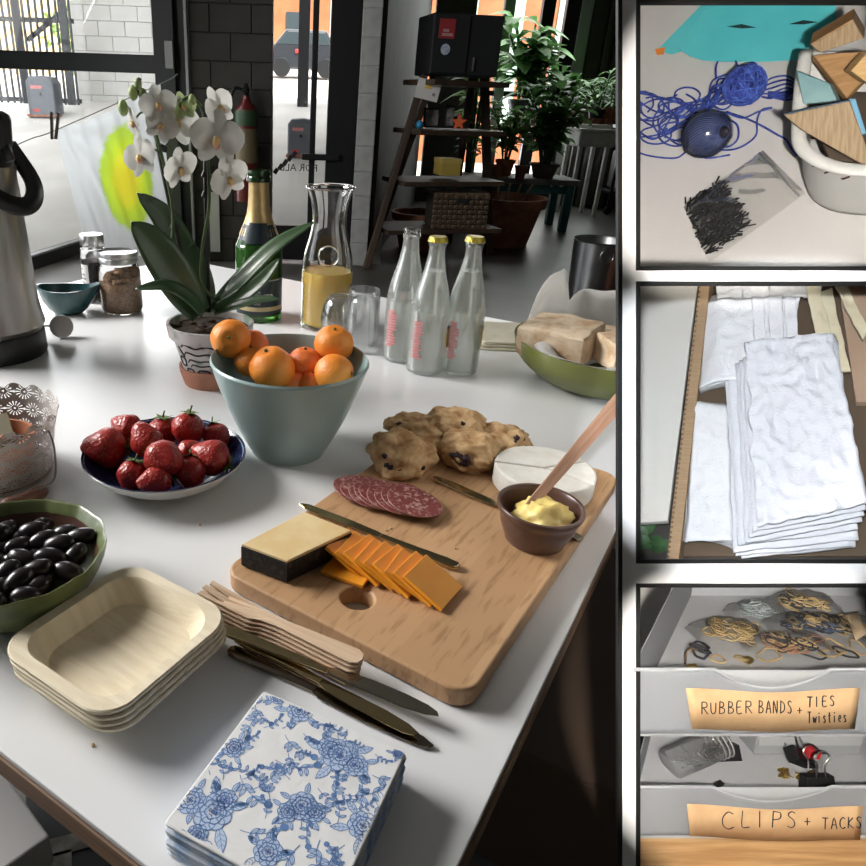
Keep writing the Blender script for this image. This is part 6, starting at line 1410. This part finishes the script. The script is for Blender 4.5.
m_w1 = pm('pine_warm', (.30, .165, .065), (.38, .22, .095), scale=30, stretch=(1, 8, 1), rough=.7); m_w2 = pm('pine_dull', (.26, .18, .10), (.34, .25, .15), scale=40, stretch=(10, 1, 1), rough=.7); m_w3 = pm('pine_pale', (.5, .32, .13), (.58, .39, .18), scale=40, stretch=(1, 10, 1), rough=.7)
m_wt = pm('teal_stain', (.14, .27, .29), (.2, .34, .35), scale=22, rough=.6); m_wn = pm('navy_stain', (.012, .04, .09), (.02, .06, .12), scale=30, rough=.6)
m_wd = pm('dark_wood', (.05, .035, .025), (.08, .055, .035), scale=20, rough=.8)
wblock('plain square-cut block highest in the pile at the back', [(811, 45), (853.5, 20), (864, 38.5), (820, 53)], hT+.03, (.45, -.1), .032, m_w2, m_w1)
wblock('brown triangular offcut lying flat across the tub', [(813, 55), (870, 50), (872, 72), (847, 98)], hT+.012, (1.15, 0), .014, m_w1)
wblock('turquoise stained block propped at the tub edge', [(796, 70), (829, 83), (838, 101), (803, 104)], hT+.012, (.9, -.25), .018, m_wt, None)
wblock('large wedge offcut with navy painted top edge at the front', [(784, 115), (850, 101), (868, 150), (868, 168), (800, 129)], hT+.016, (.75, 0), .014, m_w2, m_wn)
wblock('pale yellow striped block at the outer side of the pile', [(851, 71), (868, 52), (888, 60), (880, 86), (866, 82)], hT+.03, (.7, .2), .02, m_w3)
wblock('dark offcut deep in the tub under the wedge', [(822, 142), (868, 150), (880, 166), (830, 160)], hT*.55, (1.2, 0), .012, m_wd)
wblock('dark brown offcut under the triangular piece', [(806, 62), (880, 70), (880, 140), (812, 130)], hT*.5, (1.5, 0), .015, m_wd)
wblock('narrow light blue edged strip behind the wedge offcut', [(850, 99), (856, 99), (867, 134), (860, 135)], hT+.02, (.7, .2), .006, pm('sky_stain', (.15, .35, .5), rough=.6))

# ------------------------------------------------------------------ niche: box of folded white napkins
S = Plane3(753, 425, .745, 62)
m_side = pm('beige_table', (.58, .57, .53), (.55, .54, .5), scale=6, rough=.5); m_card = pm('cardboard', (.36, .25, .15), (.30, .20, .115), scale=60, stretch=(1, 30, 1), rough=.85)
hB = .035
o = prism('side_table_top', ccw(poly_px(S, ((630, 280), (698, 280), (668, 521), (630, 523)), hB)), hB-.008, hB, m_side, bev=.0008); o.matrix_world = S.M; tag(o, 'beige table top beside the cardboard box of napkins', 'table top')
o = prism('dark_floor', ccw(poly_px(S, ((630, 280), (892, 280), (892, 568), (630, 568)), 0)), -.003, 0, pm('dark_lino', (.03, .026, .022), rough=.7)); o.matrix_world = S.M; tag(o, 'dark floor board under the napkin box', 'floor board')
cbx = S.thing('cardboard_box', 'open cardboard box with a corrugated edge holding napkins', 'box')
prism('side_wall', ccw(poly_px(S, ((699.5, 280), (710.5, 280), (678, 568), (665.5, 568)), hB+.002)), .001, hB+.002, m_card, cbx, bev=.0006)
random.seed(4)
for k in range(58):
    v = 282+k*4.9; t = (v-280)/288; u = 699.5+(665.5-699.5)*t; p = S.hit(u+1.2, v, hB+.0025); box('flute', .0022, .0021, .0016, pm('flute_card', (.2, .13, .075), rough=.9), cbx, p, rot=(0, 0, .1), bev=.0004, seg=1)
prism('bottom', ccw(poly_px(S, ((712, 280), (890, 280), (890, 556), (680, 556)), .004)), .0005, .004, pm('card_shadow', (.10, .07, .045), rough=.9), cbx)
prism('far_lining', ccw(poly_px(S, ((838, 280), (892, 280), (892, 402), (856, 402)), .012)), .004, .012, pm('peach_card', (.42, .30, .21), (.36, .25, .17), scale=9, rough=.85), cbx)
m_lin = pm('white_linen', (.66, .67, .71), rough=.9, bump=.35, bscale=500); m_lin2 = pm('bright_linen', (.70, .71, .73), rough=.9, bump=.35, bscale=500); m_crm = pm('cream_linen', (.62, .55, .38), (.68, .62, .47), scale=20, rough=.9)
def nap(label, c, h, amp, seed, mat, group, n=30, lift=None, th=.0022, freq=70): return tag(quad_sheet('cloth_napkin', S, c, h, mat, None, n, amp, seed, freq, th, lift=lift), label, 'napkin', group)
edge_roll = lambda a, b: -.006*max(0, (abs(a-.5)-.44)/.06)
gA, gB, gC = 'back stack of white napkins', 'front stack of white napkins', 'side stack of white napkins'
for k in range(5):
    s_ = 4-k; nap('white linen napkin, topmost of the back stack' if k == 4 else 'white linen napkin folded inside the back stack', [(703-s_*.5, 299-s_*1.2), (800, 298-s_), (782, 374+s_), (699-s_*1.2, 384+s_*1.8)], .012+.007*k, .005 if k == 4 else .002, k, m_lin2, gA, lift=(lambda a, b: -.012*max(0, (.3-a)/.3)**2))
random.seed(8)
for k, (u, w) in enumerate(((752, 12), (768, 14), (784, 12))): nap('narrow folded napkin strip standing in the back row' if k else 'narrow folded napkin strip nearest the back stack', [(u, 297), (u+w, 297), (u+w+2, 352), (u+3, 352)], .048+.003*(k % 2), .003, 20+k, m_lin2, 'napkin strips in the back row', 12)
for k in range(4): nap('white napkin bundled at the top edge of the box' if k != 1 else 'rumpled white napkin bundle at the top edge of the box', [(716+k*26, 280), (744+k*26, 280), (744+k*26, 297), (716+k*26, 298)], .036, .006, 30+k, m_lin2, 'napkins at the top edge', 14, th=.004)
for k, (c, hh) in enumerate((([(806, 284), (818, 284), (834, 342), (816, 340)], .045), ([(820, 292), (832, 288), (850, 372), (838, 372)], .035), ([(834, 284), (846, 282), (868, 330), (862, 340)], .03))): tag(quad_sheet('cream_cloth', S, c, hh, m_crm, None, 18, .004, 60+k, 60, .003), ['cream cloth folded upright beside the napkin strips', 'long cream cloth draped behind the front stack', 'short cream cloth lying on the peach card'][k], 'cloth', 'cream cloths in the box')
for k in range(4):
    s_ = 3-k; nap('white linen napkin, topmost of the side stack' if k == 3 else 'white linen napkin folded inside the side stack', [(694-s_*4, 401+s_*3), (728, 404+s_), (735, 541+s_*2), (684-s_*2.2, 541-s_*2)], .010+.0085*k, .004, 70+k, m_lin2, gC, lift=edge_roll)
nm_f = ['bottom napkin of the front stack, reaching past the others', 'white napkin low in the front stack', 'white napkin in the lower middle of the front stack', 'white napkin in the middle of the front stack', 'white napkin in the upper middle of the front stack', 'white napkin third from the top of the front stack', 'white napkin second from the top of the front stack', 'large creased white napkin, topmost of the front stack']
FS = [([(734, 372), (840, 345), (856, 548), (742, 558)], .018), ([(728, 369), (840, 343), (852, 546), (736, 555)], .025), ([(725, 366), (838, 341), (858, 540), (733.5, 552)], .032), ([(727, 366), (838, 340), (858, 530), (738, 546)], .039), ([(735, 364), (836, 338), (862, 521), (746, 543)], .046), ([(739, 361), (835, 337), (864, 515), (750, 538)], .053), ([(743, 358), (834, 336), (865, 510), (753, 532)], .060), ([(745, 343), (832, 334), (868, 504), (757, 526)], .068)]
for k, (c, hh) in enumerate(FS): nap(nm_f[k], c, hh, .008 if k == 7 else .004, 90+k*2, m_lin, gB, 44 if k == 7 else 22, th=.003, freq=60 if k == 7 else 55)
ptp = S.thing('leafy_plant', 'dark green leafy plant below the table corner', 'plant', S.hit(650, 545, .002)); random.seed(6); vs, fs = [], []
for k in range(9):
    a = random.uniform(-.5, 3.6); l = random.uniform(.015, .026); d = V(math.cos(a), math.sin(a), .35); q = V(random.uniform(-.012, .008), random.uniform(-.012, .012), .004); ribbon_geo(spline3([q, q+d*l*.5+V(0, 0, .003), q+d*l], 3), [0, .008, .012, .013, .011, .006, 0], V(0, 0, 1), .1, vs, fs, 2)
mesh_obj('foliage', vs, fs, pm('dark_leaf', (.02, .06, .02), (.035, .09, .03), scale=40, rough=.5), ptp); tube('stem', [V(0, 0, 0), V(.002, .002, .01)], .0015, m_stem, ptp, 6)

# ------------------------------------------------------------------ niche: translucent drawers of small supplies
S = Plane3(753, 842, .665, 14, True)
m_shelf = pm('worn_pine', (.40, .22, .09), (.55, .34, .16), scale=9, stretch=(1, 14, 1), rough=.6, bump=.3, bscale=80)
o = prism('pine_shelf', ccw(poly_px(S, ((628, 820), (895, 820), (895, 885), (628, 885)), 0)), -.006, 0, m_shelf, bev=.0006); o.matrix_world = S.M; tag(o, 'worn orange pine shelf under the plastic drawers', 'shelf')
m_dr = thin_glass('milky_plastic', (.93, .94, .96), gloss=.2, rough=.22, haze=.5, hazecol=(.8, .82, .85)); m_dr2 = thin_glass('milky_lip', (.95, .96, .98), gloss=.3, rough=.2, haze=.72, hazecol=(.86, .88, .9))
m_kraft = pm('kraft_paper', (.52, .33, .17), (.58, .38, .2), scale=40, rough=.8); m_mark = pm('marker_ink', (.012, .01, .012), rough=.7)
GL = {'R': [[(0, 0), (0, 1)], [(0, 1), (.6, .95), (.65, .6), (.05, .5)], [(.2, .5), (.8, 0)]], 'U': [[(0, .9), (.05, .2), (.35, 0), (.65, .2), (.7, .9)]], 'B': [[(0, 0), (.05, 1)], [(.05, 1), (.5, .9), (.5, .6), (.05, .52)], [(.05, .52), (.65, .4), (.6, .08), (0, 0)]],
      'E': [[(.6, 1), (0, .95), (0, 0), (.65, .02)], [(0, .5), (.5, .52)]], 'A': [[(0, 0), (.4, 1), (.8, 0)], [(.15, .35), (.65, .35)]], 'N': [[(0, 0), (.05, 1), (.6, 0), (.65, 1)]], 'D': [[(0, 0), (.05, 1)], [(.0, 1), (.6, .75), (.6, .25), (0, 0)]],
      'S': [[(.6, .9), (.3, 1), (.05, .78), (.5, .45), (.55, .15), (.3, 0), (0, .1)]], 'T': [[(-.1, 1), (.75, 1)], [(.35, 1), (.3, 0)]], 'I': [[(.2, 1), (.2, 0)]], 'W': [[(0, .6), (.2, 0), (.45, .5), (.65, 0), (.95, .6)]], 'C': [[(.75, .88), (.4, 1), (.05, .65), (.1, .2), (.45, 0), (.8, .12)]],
      'L': [[(.05, 1), (0, .02), (.6, 0)]], 'P': [[(0, 0), (.08, 1)], [(.08, 1), (.65, .9), (.6, .55), (.08, .48)]], 'K': [[(0, 0), (.05, 1)], [(.7, .95), (.06, .45), (.75, 0)]], '+': [[(.05, .45), (.75, .45)], [(.4, .8), (.4, .1)]],
      'i': [[(.2, .6), (.2, 0)], [(.2, .82), (.22, .9)]], 'e': [[(.05, .32), (.5, .36), (.4, .6), (.1, .5), (.08, .12), (.5, .05)]], 's': [[(.48, .55), (.2, .6), (.1, .42), (.45, .25), (.4, .03), (.05, .03)]], 't': [[(.25, .9), (.22, .1), (.45, .02)], [(0, .62), (.5, .62)]], 'w': [[(0, .55), (.15, 0), (.35, .45), (.55, 0), (.75, .58)]], 'n': [[(0, 0), (.05, .55), (.4, .5), (.45, 0)]]}
def handwriting(yf, jobs, parent, tr):
    vs, fs = [], []
    for s_, u0, v0, adv, hpx, slope in jobs:
        for k, ch in enumerate(s_):
            for st in GL.get(ch, []):
                pa = [S.front(u0+k*adv+x*adv*.82, v0-y*hpx+slope*k, yf) for x, y in st]
                pa = spline3(pa, 3) if len(pa) > 2 else pa; tube_geo(pa, tr, 5, False, vs, fs)
    return mesh_obj('handwriting', vs, fs, m_mark, parent)
def drawer(label, vb, vt, yf, back_d, lab, jobs, scoop, h_wall, tr):
    """vb, vt = photo rows of the front's lower and upper edge at mid-width; yf = upright front plane."""
    A0, A1 = S.front(626, vb-4, yf), S.front(896, vb+4, yf); h0 = S.front(753, vb, yf).z; h1 = S.front(753, vt, yf).z
    t = S.thing('storage_bin', label, 'bin'); x0, x1 = A0.x, A1.x; wd = x1-x0
    # front: curved sheet with a scooped grip
    vs, fs = [], []; nx, nz = 48, 10
    sc = [S.front(u, vt, yf).x for u in scoop]
    def dip(x):
        q = (x-sc[0])/(sc[1]-sc[0]); return math.sin(PI*q)**.8 if 0 < q < 1 else 0
    dph = (h1-h0)*.26
    for j in range(nz+1):
        for i in range(nx+1):
            x = x0+wd*i/nx; b = j/nz; bow = -.006*math.sin(PI*min(1, max(0, (x-x0)/wd)))*0; top = h1-dph*dip(x); vs.append((x, yf+.004*(1-b)+.0008*math.sin(i*.5)*b+bow, h0+(top-h0)*b))
    for j in range(nz):
        for i in range(nx): a = j*(nx+1)+i; fs.append((a, a+1, a+nx+2, a+nx+1))
    fr_ = mesh_obj('front_panel', vs, fs, m_dr, t); solidify(fr_, .0008)
    # rolled lip and thumb scoop
    tube('front_lip', [V(x0+wd*i/60, yf-.0012, h1-dph*dip(x0+wd*i/60)+.0004) for i in range(61)], .0016, m_dr2, t, 6)
    vs, fs = [], []
    for i in range(25):
        q = i/24; x = sc[0]+(sc[1]-sc[0])*q; d = dph*math.sin(PI*q)**.8
        for j in range(4): b = j/3; vs.append((x, yf-.0015-.006*math.sin(PI*q)*(1-b)**.5*b*2, h1-d*(1-b)))
        if i:
            for j in range(3): a = (i-1)*4+j; fs.append((a, a+4, a+5, a+1))
    mesh_obj('thumb_scoop', vs, fs, m_dr2, t)
    yb = yf+back_d if back_d < .3 else S.hit(753, 596, h0).y
    xr_ = S.front(893, 640, yb).x; lxb = S.front(690 if back_d > .3 else 655, 600 if back_d > .3 else 745, yb).x
    lx0 = S.front(634, vt-14, yf).x; hw = h1+h_wall
    for nm, xa_, slant in (('side_wall', lx0, lxb-lx0), ('side_wall', x1, xr_-x1)):
        solidify(mesh_obj(nm, [(xa_, yf, h0), (xa_+slant, yb, h0), (xa_+slant, yb, hw), (xa_, yf, h1)], [(0, 1, 2, 3)], m_dr, t, False), .001)
    solidify(mesh_obj('back_wall', [(lxb, yb, h0), (xr_, yb, h0), (xr_, yb, hw), (lxb, yb, hw)], [(0, 1, 2, 3)], m_dr2, t, False), .001)
    mesh_obj('drawer_bottom', [(lx0, yf, h0+.0008), (x1, yf, h0+.0008), (xr_, yb, h0+.0008), (lxb, yb, h0+.0008)], [(0, 1, 2, 3)], pm('drawer_base', (.42, .42, .43), rough=.5), t, False)
    # kraft label
    vs, fs = [], []; n = 20
    for i in range(n+1):
        q = i/n; u = lab[0][0]+(lab[1][0]-lab[0][0])*q; vt_ = lab[0][1]+(lab[1][1]-lab[0][1])*q+4.5*math.sin(PI*q)**2; vb_ = lab[3][1]+(lab[2][1]-lab[3][1])*q+3*math.sin(PI*q)**2; ub = lab[3][0]+(lab[2][0]-lab[3][0])*q
        vs += [S.front(u, vt_, yf-.0016), S.front(ub, vb_, yf-.0016)]
        if i: a = 2*i; fs.append((a-2, a-1, a+1, a))
    lb_ = mesh_obj('paper_label', vs, fs, m_kraft, t); solidify(lb_, .0003); handwriting(yf-.0021, jobs, lb_, tr)
    return h0, h1, yb, x0, x1
yF = S.hit(753, 840, 0).y
h0, h1, yb, x0, x1 = drawer('translucent drawer labelled clips and tacks standing on the pine shelf', 839, 786, yF, .26, [(687, 804), (863, 806), (860, 840), (690, 836)], [('C', 722, 829, 18, 17, 0), ('LIPS', 742, 827, 15.2, 16, .2), ('+', 804, 826, 10, 10, 0), ('TACKS', 823, 829, 8.4, 11, -.3)], (712, 830), .012, .0005)
yF2 = yF-.004
g0, g1, ybu, _, _ = drawer('translucent drawer labelled rubber bands, ties and twisties above the clips drawer', 737, 669, yF2, .33, [(686, 688), (860, 688), (855, 729), (692, 729)], [('RUBBER', 702, 714, 8.8, 12, -.2), ('BANDS', 759, 713, 7.2, 12.5, .1), ('+', 797, 714, 8, 8, 0), ('TIES', 808, 707, 7.4, 10, -.4), ('Twisties', 808, 723, 5.1, 11, -.15)], (715, 829), .018, .0005)
# --- small supplies in the upper drawer
fz = g0+.0016
m_rb = pm('rubber_tan', (.42, .30, .13), (.5, .37, .18), scale=60, rough=.6); m_rbd = pm('rubber_dark', (.03, .03, .035), rough=.6); m_rbb = pm('rubber_blue', (.06, .09, .16), rough=.6); m_bras = pm('brass', (.6, .42, .14), rough=.3, metal=1)
def ring_pts(c, r, seed, sq=.7):
    random.seed(seed); ph = random.uniform(0, 6); a0 = random.uniform(0, PI); tx, ty = random.uniform(-.5, .5), random.uniform(-.5, .5); out = []
    for k in range(18):
        a = 2*PI*k/18; x = r*math.cos(a)*(1+.15*math.sin(2*a+ph)); y = r*sq*math.sin(a)*(1+.2*math.sin(3*a+ph)); out.append(Vector(c)+V(x*math.cos(a0)-y*math.sin(a0), x*math.sin(a0)+y*math.cos(a0), r*.3+x*tx*.6+y*ty*.6))
    return out
def on_floor(u, v, z=0): return S.hit(u, v, fz+z)
def band_bag(label, u, v, wpx, hpx, mats, n, seed, zb=.0, rr=.009):
    c = on_floor(u, v, zb); w = S.px(c, wpx*1.3)/2; d = w*hpx/wpx*1.25; t = S.thing('bag_of_bands', label, 'bag', c, group='bags of rubber bands')
    random.seed(seed)
    groups = {}
    for k in range(n):
        m_ = mats[k % len(mats)]; a = random.uniform(0, 2*PI); q = math.sqrt(random.random())*.72; vs, fs = groups.setdefault(m_.name, ([], [])); tube_geo(ring_pts(V(w*q*math.cos(a), d*q*math.sin(a), .003+random.uniform(0, .012)), rr*random.uniform(.6, 1.1), seed*50+k), .0009, 5, True, vs, fs)
    for nm, (vs, fs) in groups.items(): o = mesh_obj('rubber_bands', vs, fs, MATS[nm], t); o['kind'] = 'stuff'
    vs, fs = [], []; nn = 18
    for j in range(nn+1):
        for i in range(nn+1):
            a, b = i/nn*2-1, j/nn*2-1; e = max(0, (1-a*a)*(1-b*b))**.45; vs.append((a*w*1.1, b*d*1.1, .001+.024*e+.004*noise.noise(V(a*3+seed, b*3, 0))))
    for j in range(nn):
        for i in range(nn): k = j*(nn+1)+i; fs.append((k, k+1, k+nn+2, k+nn+1))
    mesh_obj('film', vs, fs, m_bag, t)
band_bag('clear bag of tan rubber bands in the near part of the upper drawer', 730, 640, 48, 26, [m_rb], 34, 1)
band_bag('clear bag of mixed bands at the back of the upper drawer', 803, 610, 44, 20, [m_rb, m_rb, m_rbd], 34, 2, .01)
band_bag('clear bag of blue and tan bands in the middle of the upper drawer', 812, 634, 56, 24, [m_rbb, m_rb, m_rbd], 40, 3, .004)
band_bag('flat clear bag of pale cords behind the tan band bag', 757, 618, 40, 15, [pm('cord_grey', (.28, .32, .32), rough=.7)], 22, 4)
band_bag('bag of dark ties near the front of the upper drawer', 788, 652, 58, 14, [m_rbd, m_rb, pm('copper_tie', (.5, .25, .15), rough=.4, metal=.6)], 34, 5, .004)
band_bag('loose looking bag of bands beside the card tag', 853, 636, 34, 24, [m_rb, m_rb, m_rbd], 26, 6)
for k, (u, v, r, mt, lb_) in enumerate(((768, 658, .014, m_rb, 'wide tan rubber band leaning at the drawer front'), (740, 660, .009, m_rb, 'small tan rubber band by the brass clip'), (718, 661, .008, m_rb, 'loose tan rubber band near the black coil'), (812, 656, .012, m_rbd, 'black rubber band near the thumb scoop'), (830, 656, .012, m_rb, 'tan rubber band beside the black one'), (845, 655, .011, m_rbd, 'dark band under the card tag'), (857, 650, .012, m_rb, 'tan band at the outer drawer side'), (835, 648, .01, m_rb, 'tan band lying on the dark ties'))):
    o = tube('rubber_band', ring_pts(on_floor(u, v, .002), r, 200+k), .0011, mt, None, 6, closed=True); o.matrix_world = S.M; tag(o, lb_, 'rubber band', 'loose rubber bands')
c = on_floor(700, 655, .004); co = S.thing('coiled_cord', 'black coiled elastic cord near the drawer corner', 'cord', c)
for k in range(4): tube('coil', ring_pts(V(.004*(k % 2), .002*k, .002*k), .008, 230+k, .9), .0014, m_rbd, co, 6, closed=True)
c = on_floor(685, 664, .0); hk = tube('wire_hook', [c, c+V(0, 0, .014), c+V(.006, .002, .018), c+V(.012, .002, .015)], .0011, pm('hook_brown', (.2, .13, .08), rough=.4, metal=.5), None, 6); hk.matrix_world = S.M; tag(hk, 'small brown wire hook by the drawer corner', 'hook')
for k, (u, v) in enumerate(((748, 660), (692, 667))): o = blob('brass_clip', .005, m_bras, None, (0, 0, 0), scale=(1.2, .8, .9), amp=.4, sub=2, seed=k); o.matrix_world = S.M @ Matrix.Translation(on_floor(u, v, .004)); tag(o, 'shiny brass clip by the thumb scoop' if k == 0 else 'small brass clip behind the drawer front corner', 'clip')
q4_ = [(846, 614), (858, 611), (866, 634), (856, 640)]; o = quad_sheet('card_tag', S, q4_, fz+.018, pm('tan_card', (.55, .42, .27), rough=.8), None, 4, 0, 0, 10, .0008); tag(o, 'tan card tag sticking up in the upper drawer', 'tag')
# --- small supplies in the lower drawer
fz = h0+.0016
def on_low(u, v, z=0): return S.hit(u, v, fz+z)
c = on_low(698, 772, .0); r = .0165
jr = S.thing('glass_jar', 'small clear jar of clips lying on its side in the lower drawer', 'jar', c+V(0, .01, r))
o = lathe_obj('jar_wall', smooth_prof([(0, -.035), (r*.9, -.033), (r, -.02), (r, .02), (r*.92, .026), (r*.92, .034), (r*1.0, .035)], 4), thin_glass('jar_film', (.93, .94, .94), gloss=.35, rough=.08, haze=.08), jr, 32, cap1=False); o.rotation_euler = (.25, 1.25, .45)
for k in range(3): o = tube('thread_ring', [V(r*1.02*math.cos(a), r*1.02*math.sin(a), .024+k*.005) for a in [2*PI*i/28 for i in range(28)]], .0009, thin_glass('jar_ring', (.95, .95, .95), gloss=.4, rough=.1, haze=.3), jr, 6, closed=True); o.rotation_euler = (.25, 1.25, .45)
random.seed(2); vs, fs = [], []
for k in range(26): p = V(random.uniform(-.02, .015), random.uniform(-.008, .008), random.uniform(-.012, -.002)); tube_geo([p, p+V(random.uniform(-.006, .006), random.uniform(-.006, .006), random.uniform(-.002, .005))], .0008, 4, False, vs, fs)
o = mesh_obj('metal_clips', vs, fs, pm('clip_steel', (.4, .4, .42), rough=.3, metal=1), jr); o['kind'] = 'stuff'
def binder(label, u, v, z, s_, rot, wires=True):
    t = S.thing('binder_clip', label, 'binder clip', on_low(u, v, z)); t.matrix_world = t.matrix_world @ Euler(rot).to_matrix().to_4x4()
    prism('body', [(-s_, -s_*.45), (s_, -s_*.45), (s_*.9, s_*.45), (-s_*.9, s_*.45)], -s_*.35, s_*.35, m_bk, t, bev=s_*.08)
    if wires:
        for q in (-1, 1): tube('wire_arm', spline3([V(-s_*.32, s_*.4, q*s_*.3), V(-s_*.24, s_*1.2, q*s_*.4), V(-s_*.5, s_*1.75, q*s_*.45), V(0, s_*2.15, q*s_*.5), V(s_*.5, s_*1.75, q*s_*.45), V(s_*.24, s_*1.2, q*s_*.4), V(s_*.32, s_*.4, q*s_*.3)], 5), s_*.06, pm('wire_steel', (.55, .55, .55), rough=.25, metal=1), t, 6)
binder('black binder clip with tall wire arms at the drawer front', 817, 782, .012, .0165, (1.3, 0, .05)); binder('tilted black binder clip behind the tall wire clip', 800, 757, .012, .018, (.6, .5, .3)); binder('large black binder clip at the back behind the jar', 722, 752, .006, .019, (1.2, 0, .05)); binder('small black binder clip beside the jar mouth', 719, 784, .004, .006, (.3, .2, .6), False)
c = on_low(803, 757, 0); gbx = S.thing('grey_carton', 'flat grey carton at the back of the lower drawer', 'box', c+V(.006, .018, 0)); box('carton', .118, .03, .026, pm('grey_carton', (.30, .31, .31), (.26, .27, .27), scale=10, rough=.7), gbx, (0, 0, .0135), bev=.001); box('flap', .116, .002, .012, pm('grey_flap', (.38, .39, .39), rough=.7), gbx, (0, -.0162, .02), bev=.0004)
o = box('red_eraser', .012, .012, .01, pm('red_rubber', (.5, .03, .04), rough=.5), None, bev=.001, mw=S.M @ Matrix.Translation(on_low(812, 752, .02))); tag(o, 'small red block behind the tilted binder clip', 'block')
random.seed(14)
for k in range(9):
    c = on_low(780+random.uniform(-4, 32), 772+random.uniform(-5, 6), .001); o = lathe_obj('push_tack', [(0, 0), (.003, .0002), (.0032, .001), (.001, .0022), (.0004, .006), (0, .0065)], m_bras, None, 12); o.matrix_world = S.M @ Matrix.Translation(c) @ Euler((random.uniform(0, 2), random.uniform(0, 2), 0)).to_matrix().to_4x4(); tag(o, 'brass tack scattered on the lower drawer floor', 'tack', 'brass tacks in the lower drawer')
for k in range(7):
    u = 690+k*26; p = S.front(u, 828, yF+.01); p.z = fz+.002; o = tube('paper_clip', [p, p+V(.012, 0, 0), p+V(.013, .003, 0), p+V(.002, .004, 0), p+V(.001, .0015, 0), p+V(.010, .0015, 0)], .0006, MATS['wire_steel'], None, 5); o.matrix_world = S.M; tag(o, 'steel paper clip lying behind the lower drawer front', 'paper clip', 'paper clips in the lower drawer')
